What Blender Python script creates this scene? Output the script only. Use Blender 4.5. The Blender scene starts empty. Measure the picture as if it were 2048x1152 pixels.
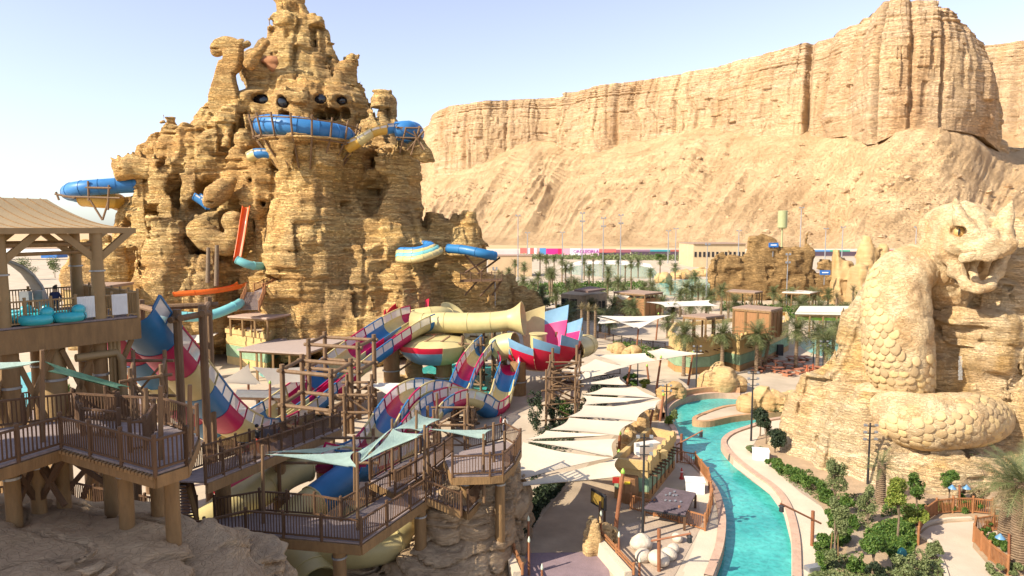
import bpy, math, random
import numpy as np
from mathutils import Vector, Matrix, geometry
random.seed(7); rng = np.random.default_rng(7)
S = bpy.context.scene; COL = S.collection
# ---------------------------------------------------------------- camera, sky, sun, exposure
F, CX, CY, H = 1365.33, 1024.0, 576.0, 20.0      # focal length in photo pixels, centre, eye height
PITCH = math.atan((576 - 455) / F)
cd = bpy.data.cameras.new('camera'); cam = bpy.data.objects.new('camera', cd); COL.objects.link(cam)
cd.sensor_width = 36; cd.lens = 24; cd.clip_end = 20000; cd.clip_start = 0.5
cam.location = (0, 0, H); cam.rotation_euler = (math.pi / 2 - PITCH, 0, 0); S.camera = cam
SUN_EL, SUN_AZ = math.radians(37), math.radians(-121)   # azimuth from +Y (view), negative = left
w = bpy.data.worlds.new('World'); S.world = w; w.use_nodes = True
nt = w.node_tree; bg = nt.nodes['Background']; sk = nt.nodes.new('ShaderNodeTexSky')
sk.sky_type = 'NISHITA'; sk.sun_disc = False; sk.sun_elevation = SUN_EL; sk.sun_rotation = SUN_AZ
sk.air_density = 1.0; sk.dust_density = 0.8; sk.ozone_density = 4.2; sk.altitude = 100
hs = nt.nodes.new('ShaderNodeHueSaturation'); hs.inputs['Saturation'].default_value = .62; hs.inputs['Hue'].default_value = .515; nt.links.new(sk.outputs[0], hs.inputs['Color']); nt.links.new(hs.outputs[0], bg.inputs[0]); bg.inputs[1].default_value = 0.142
sl = bpy.data.lights.new('sun', 'SUN'); so = bpy.data.objects.new('sun', sl); COL.objects.link(so)
sl.energy = 5.0; sl.angle = math.radians(0.5); sl.color = (1, 0.90, 0.745)
sd = Vector((math.sin(SUN_AZ) * math.cos(SUN_EL), math.cos(SUN_AZ) * math.cos(SUN_EL), math.sin(SUN_EL)))
so.rotation_euler = sd.to_track_quat('Z', 'Y').to_euler(); so.location = (-60, -40, 80)
S.view_settings.view_transform = 'Standard'; S.view_settings.look = 'None'
S.view_settings.exposure = 0.84; S.view_settings.gamma = 1; S.view_settings.use_curve_mapping = False
S.cycles.max_bounces = 8
# ---------------------------------------------------------------- placing
_f = Vector((0, math.cos(PITCH), -math.sin(PITCH))); _u = Vector((0, math.sin(PITCH), math.cos(PITCH)))
def ray(x, y):
    v = Vector(((x - CX) / F, 0, 0)) + _u * ((CY - y) / F) + _f
    return v / v.y
def at(x, y, d): return Vector((0, 0, H)) + ray(x, y) * d        # point at forward distance d
def on(x, y, z=0.0):                                              # point on the level z
    r = ray(x, y); return Vector((0, 0, H)) + r * ((z - H) / r.z)
def V(*a): return Vector(a)
# ---------------------------------------------------------------- materials
MATS = {}
def mat(name, col, rough=.8, var=.18, scale=1.5, bump=0., bscale=6., metal=0., stretch=(1, 1, 1), col2=None, spec=.5, trans=0., alpha=1., fine=.0, coat=0.):
    if name in MATS: return MATS[name]
    m = bpy.data.materials.new(name); m.use_nodes = True; MATS[name] = m
    n = m.node_tree.nodes; L = m.node_tree.links; b = n['Principled BSDF']
    b.inputs['Roughness'].default_value = rough; b.inputs['Metallic'].default_value = metal
    b.inputs['Specular IOR Level'].default_value = spec; b.inputs['Coat Weight'].default_value = coat
    b.inputs['Transmission Weight'].default_value = trans; b.inputs['Alpha'].default_value = alpha
    tc = n.new('ShaderNodeTexCoord'); mp = n.new('ShaderNodeMapping'); L.new(tc.outputs['Object'], mp.inputs[0])
    mp.inputs['Scale'].default_value = stretch
    nz = n.new('ShaderNodeTexNoise'); nz.inputs['Scale'].default_value = scale; nz.inputs['Detail'].default_value = 6
    nz.inputs['Roughness'].default_value = .62; L.new(mp.outputs[0], nz.inputs['Vector'])
    cr = n.new('ShaderNodeValToRGB'); L.new(nz.outputs[0], cr.inputs[0])
    c = np.array(col[:3]); c2 = np.array(col2[:3]) if col2 else None
    a, z = (c * (1 - var), c * (1 + var)) if c2 is None else (c, c2)
    cr.color_ramp.elements[0].position = .32; cr.color_ramp.elements[1].position = .68
    cr.color_ramp.elements[0].color = (*a, 1); cr.color_ramp.elements[1].color = (*np.clip(z, 0, .92), 1)
    L.new(cr.outputs[0], b.inputs['Base Color'])
    if bump:
        n2 = n.new('ShaderNodeTexNoise'); n2.inputs['Scale'].default_value = bscale; n2.inputs['Detail'].default_value = 8
        L.new(mp.outputs[0], n2.inputs['Vector']); bp = n.new('ShaderNodeBump'); bp.inputs['Strength'].default_value = bump
        bp.inputs['Distance'].default_value = .1; L.new(n2.outputs[0], bp.inputs['Height']); L.new(bp.outputs[0], b.inputs['Normal'])
    return m
def rockmat(name, cols, zs, patch, patch_scale, bstr, bdist, fz, stain=None, crackw=.5):
    """layered rock: colour bands by height, warped; patches; bump of thin beds"""
    m = bpy.data.materials.new(name); m.use_nodes = True; MATS[name] = m
    n = m.node_tree.nodes; L = m.node_tree.links; b = n['Principled BSDF']; b.inputs['Roughness'].default_value = .92
    b.inputs['Specular IOR Level'].default_value = .2
    g = n.new('ShaderNodeNewGeometry'); 
    def noise(sc, scale=1., det=5, rough=.6):
        mp = n.new('ShaderNodeMapping'); mp.inputs['Scale'].default_value = sc; L.new(g.outputs['Position'], mp.inputs[0])
        t = n.new('ShaderNodeTexNoise'); t.inputs['Scale'].default_value = scale; t.inputs['Detail'].default_value = det
        t.inputs['Roughness'].default_value = rough; L.new(mp.outputs[0], t.inputs['Vector']); return t.outputs[0]
    band = noise((zs[0], zs[0], zs[1]), 1., 7, .7)
    cr = n.new('ShaderNodeValToRGB'); e = cr.color_ramp.elements
    while len(e) < len(cols): e.new(.5)
    for i, c in enumerate(cols): e[i].position = .28 + .44 * i / (len(cols) - 1); e[i].color = (*c, 1)
    L.new(band, cr.inputs[0]); out = cr.outputs[0]
    pt = noise((patch_scale,) * 3, 1., 4)
    pr = n.new('ShaderNodeValToRGB'); pr.color_ramp.elements[0].position = .45; pr.color_ramp.elements[1].position = .62
    L.new(pt, pr.inputs[0]); mx = n.new('ShaderNodeMix'); mx.data_type = 'RGBA'; mx.inputs[7].default_value = (*patch, 1)
    mm = n.new('ShaderNodeMath'); mm.operation = 'MULTIPLY'; mm.inputs[1].default_value = .55; L.new(pr.outputs[0], mm.inputs[0])
    L.new(mm.outputs[0], mx.inputs[0]); L.new(out, mx.inputs[6]); out = mx.outputs[2]
    if stain:
        st = noise((stain[1], stain[1], stain[1] * .3), 1., 5)
        sr = n.new('ShaderNodeValToRGB'); sr.color_ramp.elements[0].position = .52; sr.color_ramp.elements[1].position = .66
        L.new(st, sr.inputs[0]); ms = n.new('ShaderNodeMath'); ms.operation = 'MULTIPLY'; ms.inputs[1].default_value = .6; L.new(sr.outputs[0], ms.inputs[0])
        mx2 = n.new('ShaderNodeMix'); mx2.data_type = 'RGBA'; mx2.inputs[7].default_value = (*stain[0], 1)
        L.new(ms.outputs[0], mx2.inputs[0]); L.new(out, mx2.inputs[6]); out = mx2.outputs[2]
    L.new(out, b.inputs['Base Color'])
    h1 = noise((fz[0], fz[0], fz[1]), 1., 6, .65); h2 = noise((fz[1] * .9,) * 3, 1., 6, .7)
    st_ = n.new('ShaderNodeValToRGB'); st_.color_ramp.elements[0].position = .30; st_.color_ramp.elements[0].color = (0, 0, 0, 1)
    st_.color_ramp.elements[1].position = .36; st_.color_ramp.elements[1].color = (.6, .6, .6, 1)
    for p_, v_ in ((.46, .62), (.475, .30), (.49, .68), (.56, .72), (.575, .40), (.59, .85), (.68, 1.)):
        e_ = st_.color_ramp.elements.new(p_); e_.color = (v_, v_, v_, 1)
    L.new(h1, st_.inputs[0])
    vo = n.new('ShaderNodeTexVoronoi'); vo.feature = 'DISTANCE_TO_EDGE'; mp_ = n.new('ShaderNodeMapping'); mp_.inputs['Scale'].default_value = (fz[1] * .16, fz[1] * .16, fz[1] * .4)
    nzv = n.new('ShaderNodeMix'); nzv.data_type = 'RGBA'; nzv.inputs[0].default_value = .12; L.new(g.outputs['Position'], mp_.inputs[0]); L.new(mp_.outputs[0], nzv.inputs[6])
    nq = n.new('ShaderNodeTexNoise'); nq.inputs['Scale'].default_value = 2.; L.new(mp_.outputs[0], nq.inputs['Vector'])
    va = n.new('ShaderNodeVectorMath'); va.operation = 'ADD'; L.new(mp_.outputs[0], va.inputs[0]); L.new(nq.outputs['Color'], va.inputs[1]); L.new(va.outputs[0], vo.inputs['Vector'])
    vr = n.new('ShaderNodeMath'); vr.operation = 'MULTIPLY'; vr.inputs[1].default_value = 14.; vr.use_clamp = True; L.new(vo.outputs[0], vr.inputs[0])
    vm = n.new('ShaderNodeMath'); vm.operation = 'MULTIPLY'; vm.inputs[1].default_value = crackw; L.new(vr.outputs[0], vm.inputs[0])
    a0 = n.new('ShaderNodeMath'); a0.operation = 'ADD'; L.new(st_.outputs[0], a0.inputs[0]); L.new(vm.outputs[0], a0.inputs[1])
    hm = n.new('ShaderNodeMath'); hm.operation = 'MULTIPLY'; hm.inputs[1].default_value = .6; L.new(h2, hm.inputs[0])
    ad = n.new('ShaderNodeMath'); ad.operation = 'ADD'; L.new(a0.outputs[0], ad.inputs[0]); L.new(hm.outputs[0], ad.inputs[1])
    bp = n.new('ShaderNodeBump'); bp.inputs['Strength'].default_value = bstr; bp.inputs['Distance'].default_value = bdist
    L.new(ad.outputs[0], bp.inputs['Height']); L.new(bp.outputs[0], b.inputs['Normal'])
    return m
# ---------------------------------------------------------------- objects
def np_mesh(name, co, faces, smooth=True):
    """co (n,3), faces: (m,4) or (m,3) array"""
    co = np.asarray(co, np.float32); faces = np.asarray(faces, np.int32); k = faces.shape[1]
    me = bpy.data.meshes.new(name); me.vertices.add(len(co)); me.vertices.foreach_set('co', co.ravel())
    me.loops.add(faces.size); me.loops.foreach_set('vertex_index', faces.ravel()); me.polygons.add(len(faces))
    me.polygons.foreach_set('loop_start', np.arange(0, faces.size, k, dtype=np.int32))
    try: me.polygons.foreach_set('loop_total', np.full(len(faces), k, np.int32))
    except Exception: pass
    if smooth: me.polygons.foreach_set('use_smooth', np.ones(len(faces), bool))
    me.update(); me.validate(); return me
def wloc(o):
    p = Vector((0, 0, 0))
    while o is not None: p = p + o.location; o = o.parent
    return p
def tag(o, label=None, cat=None, group=None, kind=None):
    if label: o['label'] = label
    if cat: o['category'] = cat
    if group: o['group'] = group
    if kind: o['kind'] = kind
    return o
def thing(name, label, cat, loc=(0, 0, 0), group=None):
    o = bpy.data.objects.new(name, None); COL.objects.link(o); o.location = loc; o.empty_display_size = .3
    return tag(o, label, cat, group)
def link(name, me, m, parent=None, loc=None):
    o = bpy.data.objects.new(name, me); COL.objects.link(o)
    if m is not None and not me.materials: me.materials.append(m)
    if parent is not None: o.parent = parent
    if loc is not None: o.location = loc
    return o
def dup(root, loc=None, rz=None, label=None, sc=None, group=None):
    def cp(o, par):
        c = o.copy(); COL.objects.link(c)
        if par is not None: c.parent = par; c.matrix_parent_inverse = o.matrix_parent_inverse
        for ch in o.children: cp(ch, c)
        return c
    r = cp(root, None)
    if loc is not None: r.location = loc
    if rz is not None: r.rotation_euler = (r.rotation_euler[0], r.rotation_euler[1], rz)
    if sc is not None: r.scale = (sc, sc, sc) if not hasattr(sc, '__len__') else sc
    if label: r['label'] = label
    if group: r['group'] = group
    return r
def frame_of(d):
    d = Vector(d).normalized(); a = Vector((0, 0, 1)) if abs(d.z) < .95 else Vector((1, 0, 0))
    s = d.cross(a).normalized(); return s, s.cross(d).normalized()
class MB:
    """collects shapes, then links them as one mesh; coordinates are world when a parent at rest is given"""
    def __init__(s): s.v = []; s.f = []
    def vs(s, pts): i = len(s.v); s.v += [tuple(p) for p in pts]; return i
    def box(s, c, size, rz=0., taper=1.):
        cx, cy, cz = c; sx, sy, sz = [k / 2 for k in size]; ca, sa = math.cos(rz), math.sin(rz); P = []
        for z in (-1, 1):
            t = taper if z > 0 else 1
            for x, y in ((-1, -1), (1, -1), (1, 1), (-1, 1)):
                X, Y = x * sx * t, y * sy * t; P.append((cx + X * ca - Y * sa, cy + X * sa + Y * ca, cz + z * sz))
        i = s.vs(P); s.f += [(i + 3, i + 2, i + 1, i), (i + 4, i + 5, i + 6, i + 7)] + [(i + k, i + (k + 1) % 4, i + 4 + (k + 1) % 4, i + 4 + k) for k in range(4)]; return s
    def bar(s, p, q, w, h=None):
        """box beam from p to q, w across, h up"""
        p, q = Vector(p), Vector(q); h = h or w; a, u = frame_of(q - p); P = []
        if u.z < 0: a, u = -a, -u
        for e in (p, q):
            for x, y in ((-1, -1), (1, -1), (1, 1), (-1, 1)): P.append(e + a * (x * w / 2) + u * (y * h / 2))
        i = s.vs(P); s.f += [(i + 3, i + 2, i + 1, i), (i + 4, i + 5, i + 6, i + 7)] + [(i + k, i + (k + 1) % 4, i + 4 + (k + 1) % 4, i + 4 + k) for k in range(4)]; return s
    def tube(s, pts, r, n=8, cap=True):
        pts = [Vector(p) for p in pts]; rs = r if hasattr(r, '__len__') else [r] * len(pts); base = len(s.v); a = None
        for k, p in enumerate(pts):
            d = (pts[min(k + 1, len(pts) - 1)] - pts[max(k - 1, 0)])
            if a is None: a, u = frame_of(d)
            else:
                d.normalize(); a = (a - d * a.dot(d)); a = a.normalized() if a.length > 1e-6 else frame_of(d)[0]; u = a.cross(d)
            for j in range(n):
                t = 2 * math.pi * j / n; s.v.append(tuple(p + (a * math.cos(t) + u * math.sin(t)) * rs[k]))
        for k in range(len(pts) - 1):
            for j in range(n):
                A = base + k * n + j; B = base + k * n + (j + 1) % n; s.f.append((A, B, B + n, A + n))
        if cap:
            s.f.append(tuple(range(base + n - 1, base - 1, -1))); e = base + (len(pts) - 1) * n; s.f.append(tuple(range(e, e + n)))
        return s
    def prism(s, poly, z0, z1):
        """polygon (x,y) list extruded; works for concave outlines"""
        n = len(poly); P0 = [Vector((p[0], p[1], z0)) for p in poly]; P1 = [Vector((p[0], p[1], z1)) for p in poly]
        area = sum(poly[k][0] * poly[(k + 1) % n][1] - poly[(k + 1) % n][0] * poly[k][1] for k in range(n))
        i = s.vs(P0 + P1)
        for t in geometry.tessellate_polygon([P1]):
            a, b, c = t; nz = (P1[b] - P1[a]).cross(P1[c] - P1[a]).z
            if nz < 0: a, b, c = c, b, a
            s.f.append((i + n + a, i + n + b, i + n + c)); s.f.append((i + c, i + b, i + a))
        for k in range(n):
            k2 = (k + 1) % n; q = (i + k, i + k2, i + n + k2, i + n + k); s.f.append(q if area > 0 else q[::-1])
        return s
    def sheet(s, poly, z):
        P = [Vector((p[0], p[1], z)) for p in poly]; i = s.vs(P)
        for a, b, c in geometry.tessellate_polygon([P]):
            if (P[b] - P[a]).cross(P[c] - P[a]).z < 0: a, b, c = c, b, a
            s.f.append((i + a, i + b, i + c))
        return s
    def quad(s, a, b, c, d): i = s.vs((a, b, c, d)); s.f.append((i, i + 1, i + 2, i + 3)); return s
    def lathe(s, c, prof, n=12, cap=True):
        base = len(s.v); c = Vector(c)
        for r, z in prof:
            for j in range(n): t = 2 * math.pi * j / n; s.v.append((c.x + r * math.cos(t), c.y + r * math.sin(t), c.z + z))
        for k in range(len(prof) - 1):
            for j in range(n): A = base + k * n + j; B = base + k * n + (j + 1) % n; s.f.append((A, B, B + n, A + n))
        if cap:
            s.f.append(tuple(range(base + n - 1, base - 1, -1))); e = base + (len(prof) - 1) * n; s.f.append(tuple(range(e, e + n)))
        return s
    def ball(s, c, r, nu=10, nv=7):
        r = r if hasattr(r, '__len__') else (r, r, r); prof = []; base = len(s.v)
        for k in range(nv + 1):
            ph = math.pi * (k + .02) / (nv + .04) - math.pi / 2
            for j in range(nu):
                t = 2 * math.pi * j / nu; s.v.append((c[0] + r[0] * math.cos(ph) * math.cos(t), c[1] + r[1] * math.cos(ph) * math.sin(t), c[2] + r[2] * math.sin(ph)))
        for k in range(nv):
            for j in range(nu): A = base + k * nu + j; B = base + k * nu + (j + 1) % nu; s.f.append((A, B, B + nu, A + nu))
        return s
    def mesh(s, name, off=None, smooth=False):
        co = np.array(s.v, np.float64).reshape(-1, 3)
        if off is not None: co = co - np.array(off)
        me = bpy.data.meshes.new(name); me.from_pydata([tuple(c) for c in co], [], s.f)
        if smooth:
            me.polygons.foreach_set('use_smooth', np.ones(len(me.polygons), bool))
        me.update(); return me
    def build(s, name, m, parent=None, smooth=False, loc=None, kind=None, label=None):
        if not s.v: return None
        off = wloc(parent) if parent is not None else None
        if loc is not None: off = (off if off is not None else Vector((0, 0, 0))) + Vector(loc) - (wloc(parent) if parent is not None else Vector((0, 0, 0)))
        o = link(name, s.mesh(name, off, smooth), m, parent)
        if loc is not None: o.location = Vector(loc) - (wloc(parent) if parent is not None else Vector((0, 0, 0)))
        if smooth: sharp(o)
        if kind: o['kind'] = kind
        if label: o['label'] = label
        return o
def sharp(o, ang=40):
    """flat-shade the edges of a smooth mesh that are sharper than ang (real sharp edges)"""
    me = o.data
    try: me.set_sharp_from_angle(angle=math.radians(ang))
    except Exception: pass
# ---------------------------------------------------------------- noise and rock bodies
_T = rng.random((64, 64, 64)).astype(np.float32) * 2 - 1
def vn(x, y, z=0., s=0):
    x, y, z = np.broadcast_arrays(np.asarray(x, np.float32) + s * 7.31, np.asarray(y, np.float32) + s * 3.17, np.asarray(z, np.float32) + s * 5.77)
    xi, yi, zi = np.floor(x).astype(np.int32), np.floor(y).astype(np.int32), np.floor(z).astype(np.int32)
    fx, fy, fz = x - xi, y - yi, z - zi; fx = fx * fx * (3 - 2 * fx); fy = fy * fy * (3 - 2 * fy); fz = fz * fz * (3 - 2 * fz)
    a, b, c = xi & 63, yi & 63, zi & 63; A, B, C = (a + 1) & 63, (b + 1) & 63, (c + 1) & 63
    def l(p, q, t): return p + (q - p) * t
    return l(l(l(_T[a, b, c], _T[A, b, c], fx), l(_T[a, B, c], _T[A, B, c], fx), fy), l(l(_T[a, b, C], _T[A, b, C], fx), l(_T[a, B, C], _T[A, B, C], fx), fy), fz)
def fbm(x, y, z=0., o=3, s=0):
    r = 0; a = 1.
    for k in range(o): r = r + a * vn(x * 2 ** k, y * 2 ** k, z * 2 ** k, s + k); a *= .5
    return r
def layer_table(thick, n, seed, sharpness=.25):
    """profile of hard and soft beds: rounded noses with notches between"""
    r = np.random.default_rng(seed); zs, vs = [], []; z = 0
    while len(zs) < n:
        t = thick * (.35 + 1.3 * r.random()); v = r.random() * 2 - 1
        zs += [z, z + t * sharpness * .5, z + t * .5, z + t * (1 - sharpness * .5)]; vs += [-1.1, v * .7 + .2, v * .7 + .45, v * .7 + .2]; z += t
    return np.array(zs), np.array(vs)
def layers(zw, tab): return np.interp(np.mod(zw, tab[0][-1]), tab[0], tab[1]).astype(np.float32)
class Sdf:
    def __init__(s, lo, hi, h):
        s.lo = np.array(lo, float); s.h = h; s.n = np.maximum(4, np.ceil((np.array(hi) - s.lo) / h).astype(int) + 1)
        s.F = np.full(s.n, 50., np.float32)
    def _sub(s, lo, hi):
        a = np.clip(np.floor((np.array(lo) - s.lo) / s.h).astype(int), 0, s.n - 1); b = np.clip(np.ceil((np.array(hi) - s.lo) / s.h).astype(int) + 1, 1, s.n)
        sl = tuple(slice(i, max(j, i + 1)) for i, j in zip(a, b))
        g = [(s.lo[k] + s.h * np.arange(sl[k].start, sl[k].stop)).astype(np.float32) for k in range(3)]
        return sl, g[0][:, None, None], g[1][None, :, None], g[2][None, None, :]
    def op(s, fn, lo, hi, k=1., cut=False):
        sl, X, Y, Z = s._sub(lo, hi); v = fn(X, Y, Z); a = s.F[sl]
        if cut:
            v = -v; hh = np.maximum(k - np.abs(a - v), 0) / k; s.F[sl] = np.maximum(a, v) + hh * hh * k * .25
        else:
            hh = np.maximum(k - np.abs(a - v), 0) / k; s.F[sl] = np.minimum(a, v) - hh * hh * k * .25
    def col(s, cx, cy, zs, rs, k=1., sy=1., lean=None, m=3.):
        """column whose radius follows the height; flat top and bottom"""
        zs = np.array(zs, float); rs = np.array(rs, float); o = np.argsort(zs); zs, rs = zs[o], rs[o]; R = rs.max() + m
        xs = np.full(len(zs), cx) if lean is None else cx + np.array(lean)[o]
        def fn(X, Y, Z):
            r = np.interp(Z, zs, rs); cxx = np.interp(Z, zs, xs)
            d = np.sqrt((X - cxx) ** 2 + ((Y - cy) / sy) ** 2) - r
            return np.maximum(d * min(1, sy), np.maximum(Z - zs[-1], zs[0] - Z)).astype(np.float32)
        s.op(fn, (xs.min() - R, cy - R * sy, zs[0] - m), (xs.max() + R, cy + R * sy, zs[-1] + m), k)
    def ell(s, c, r, k=1., cut=False, m=2.5, rz=0.):
        r = np.array(r, float); R = r.max() + m; ca, sa = math.cos(rz), math.sin(rz)
        def fn(X, Y, Z):
            x, y = (X - c[0]) * ca + (Y - c[1]) * sa, -(X - c[0]) * sa + (Y - c[1]) * ca
            q = np.sqrt((x / r[0]) ** 2 + (y / r[1]) ** 2 + ((Z - c[2]) / r[2]) ** 2); return ((q - 1) * r.min()).astype(np.float32)
        s.op(fn, np.array(c) - R, np.array(c) + R, k, cut)
    def cap(s, p, q, r1, r2, k=.6, cut=False, m=2.):
        p, q = np.array(p, float), np.array(q, float); d = q - p; L2 = (d * d).sum() + 1e-9; R = max(r1, r2) + m
        def fn(X, Y, Z):
            t = np.clip(((X - p[0]) * d[0] + (Y - p[1]) * d[1] + (Z - p[2]) * d[2]) / L2, 0, 1)
            return (np.sqrt((X - p[0] - t * d[0]) ** 2 + (Y - p[1] - t * d[1]) ** 2 + (Z - p[2] - t * d[2]) ** 2) - (r1 + (r2 - r1) * t)).astype(np.float32)
        s.op(fn, np.minimum(p, q) - R, np.maximum(p, q) + R, k, cut)
    def chain(s, pts, rs, k=.6, cut=False):
        for i in range(len(pts) - 1): s.cap(pts[i], pts[i + 1], rs[i], rs[i + 1], k, cut)
    def noise(s, fn, band=3.):
        i = np.nonzero(np.abs(s.F) < band); P = [s.lo[k] + s.h * i[k].astype(np.float32) for k in range(3)]
        s.F[i] += fn(*P).astype(np.float32)
    def mesh(s, name, ymax=None):
        Fv = s.F.copy(); Fv[0], Fv[-1], Fv[:, 0], Fv[:, -1], Fv[:, :, 0], Fv[:, :, -1] = (np.maximum(q, s.h * .5) for q in (Fv[0], Fv[-1], Fv[:, 0], Fv[:, -1], Fv[:, :, 0], Fv[:, :, -1]))
        n = s.n; I = Fv < 0; c = np.zeros(n - 1, np.int8)
        def cor(A, d): return A[d[0]:n[0] - 1 + d[0], d[1]:n[1] - 1 + d[1], d[2]:n[2] - 1 + d[2]]
        D = [(a, b, e) for a in (0, 1) for b in (0, 1) for e in (0, 1)]
        for d in D: c += cor(I, d)
        act = (c > 0) & (c < 8); idx = np.nonzero(act); m = len(idx[0]); acc = np.zeros((m, 3)); cnt = np.zeros(m)
        val = {d: Fv[idx[0] + d[0], idx[1] + d[1], idx[2] + d[2]] for d in D}
        for d in D:
            for ax in range(3):
                if d[ax]: continue
                e = list(d); e[ax] = 1; a, b = val[d], val[tuple(e)]; mk = (a < 0) != (b < 0); t = np.where(mk, a / np.where(mk, a - b, 1), 0)
                p = np.tile(np.array(d, float), (m, 1)); p[:, ax] += t; acc += p * mk[:, None]; cnt += mk
        co = (np.stack(idx, 1) + acc / cnt[:, None]) * s.h + s.lo
        vid = np.full(n - 1, -1, np.int64); vid[idx] = np.arange(m); Q = []
        for ax in range(3):
            b, e = (ax + 1) % 3, (ax + 2) % 3
            sa = [slice(None)] * 3; sb = [slice(None)] * 3; sa[ax] = slice(0, n[ax] - 1); sb[ax] = slice(1, n[ax])
            ch = I[tuple(sa)] != I[tuple(sb)]; j = np.nonzero(ch); ok = (j[b] > 0) & (j[e] > 0) & (j[b] < n[b] - 1) & (j[e] < n[e] - 1); j = [q[ok] for q in j]
            if not len(j[0]): continue
            ins = I[tuple(j)]
            def cell(db, de):
                k = [q.copy() for q in j]; k[b] = k[b] - db; k[e] = k[e] - de; return vid[tuple(k)]
            q = np.stack([cell(1, 1), cell(0, 1), cell(0, 0), cell(1, 0)], 1); q[~ins] = q[~ins][:, ::-1]; Q.append(q)
        return np_mesh(name, co, np.concatenate(Q))
def inlay(o, base): return o
# ================================================================ SETTING: ground, cliffs
sand = (.50, .33, .17)
m_cliff = rockmat('cliff_rock', [(.42, .275, .15), (.56, .39, .235), (.50, .34, .19), (.60, .435, .275), (.54, .375, .22)], (.004, .11), (.66, .47, .26), .012, .9, 3., (.02, .22), ((.42, .24, .11), .02), .25)
m_scree = rockmat('scree', [(.40, .265, .135), (.51, .345, .185), (.56, .39, .22)], (.02, .03), (.37, .235, .115), .018, .9, 2.6, (.12, .15), None, .08)
m_desert = mat('desert_sand', (.52, .34, .17), .95, .14, .02, .3, .5)
def cliff_body(name, xs, ytop, ybase, dwall, dfoot, yfoot_z, nu, amp, cracks, m, seed=0, gap=None):
    X = np.linspace(xs[0], xs[-1], nu); yt, yb, dw, df = (np.interp(X, xs, a) for a in (ytop, ybase, dwall, dfoot))
    kk = np.exp(-np.linspace(-2.2, 2.2, 41) ** 2); kk /= kk.sum(); sm = lambda a: np.convolve(np.pad(a, 20, mode='edge'), kk, 'valid')
    dw, df = sm(dw), sm(df); yb = yb * .4 + sm(yb) * .6
    def unp(x, y, d):
        vy = (CY - y) / F; fy = math.cos(PITCH) + vy * math.sin(PITCH); fz = vy * math.cos(PITCH) - math.sin(PITCH)
        return (x - CX) / F / fy * d, H + fz / fy * d
    wx, zt = unp(X, yt, dw); _, zb = unp(X, yb, dw); fx = (X - CX) / F * df
    nS, nW, nT = 150, 170, 8; rows = []
    tab = layer_table(9., 200, 3 + seed); tab2 = layer_table(3.4, 300, 5 + seed)
    # outward horizontal direction of the wall (towards the viewer)
    tx = np.gradient(wx); ty = np.gradient(dw); ln = np.hypot(tx, ty); nx, ny = ty / ln, -tx / ln
    crack = np.zeros_like(X)
    for cx, cw, cdp in cracks: crack += cdp * np.exp(-((X - cx) / cw) ** 2)
    u = np.cumsum(ln)
    for i in range(nS):
        t = i / nS; te = t ** 1.4
        px, py, pz = fx + (wx - fx) * t, df + (dw - df) * t, yfoot_z + (zb - yfoot_z) * te
        us = u - 170 * t; r = (fbm(us / 150, t * .8 + 3, 0, 3, seed) * 17 + np.abs(vn(us / 52, t * .4, 7)) * -13 + np.abs(vn(us / 21, t * .5, 8)) * -4.5 + fbm(us / 9, t * 16, 2, 3) * 1.5) * min(1, t * 2.2) * (1.05 - .75 * t ** 3)
        # hard beds that stick out of the slope here and there
        msk = np.clip((fbm(us / 70, t * 2.5, 11, 3, seed) - .08) * 3.2, 0, 1) * np.clip((t - .3) * 3, 0, 1)
        r = r + msk * (layers(np.full_like(u, 40) + pz + 8 * vn(u / 60, 3), tab) * 2.6 + np.abs(vn(us / 15, pz / 15, 1)) * 3)
        ins = 26 * max(0, (t - .88) / .12) ** 2
        rows.append(np.stack([px + nx * (r * .3 - ins), py + ny * (r * .3 - ins), pz + r + ins * .35], 1))
    for i in range(nW + 1):
        t = i / nW; z = zb - 14 + (zt - zb + 14) * t
        zw = z + 7 * vn(u / 90, 1.5, 0, seed) + u * .012
        uw = u + 2.5 * vn(u / 30, z / 25, 4)
        but = fbm(u / 75, t * .3, 3, 2, seed) * 12 + vn(np.floor(uw / 17) * 1.71, np.floor(zw / 46 + vn(np.floor(uw / 17) * .9, 3.)) * 1.37, 6) * 3.4 + vn(np.floor(uw / 6.5) * 1.71, np.floor(zw / 17 + 2 * vn(np.floor(uw / 6.5) * .9, 5.)) * 1.37, 7) * 1.7 + np.abs(vn(u / 26, t * .5, 5, seed)) * -4.5 * (.5 + .6 * vn(u / 90, 4.)) + fbm(u / 11, t * 1.3, 9, 3) * 1.6 - 5 * np.clip(np.abs(vn(u / 40 + .4 * vn(t * 3, u / 200), 2.2)) * -14 + 1, 0, 1)
        up = np.clip((t - .45) / .55, 0, 1)
        led = layers(zw, tab) * (.35 + 1.9 * up) + layers(zw * 1.0 + 11, tab2) * (.2 + .9 * up)
        led = led * (.25 + .9 * np.clip(fbm(u / 45, z / 40, 2, 2) + .5, 0, 1.3))
        r = (but + led) * amp - crack * (1 - .35 * t) - up ** 2 * 16 * amp - 2
        r = r * min(1., .25 + 4 * t) - 3 * max(0, 1 - 5 * t)
        rows.append(np.stack([wx + nx * r, dw + ny * r, z + 0 * r], 1))
    top = rows[-1]
    for i in range(1, nT + 1):
        b = (i / nT) ** 1.6 * 420
        rows.append(np.stack([top[:, 0] - nx * b * .3, top[:, 1] + b, top[:, 2] + 5 * vn(u / 40, i * .7) * min(1, i * .5) - i * .6], 1))
    global SCREE; SCREE = rows[:nS] if not seed else SCREE
    P = np.concatenate(rows); R = len(rows); a = (np.arange(R - 1)[:, None] * nu + np.arange(nu - 1)[None]).ravel()
    me = np_mesh(name, P, np.stack([a, a + 1, a + 1 + nu, a + nu], 1))
    me.materials.append(m); me.materials.append(m_scree)
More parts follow.
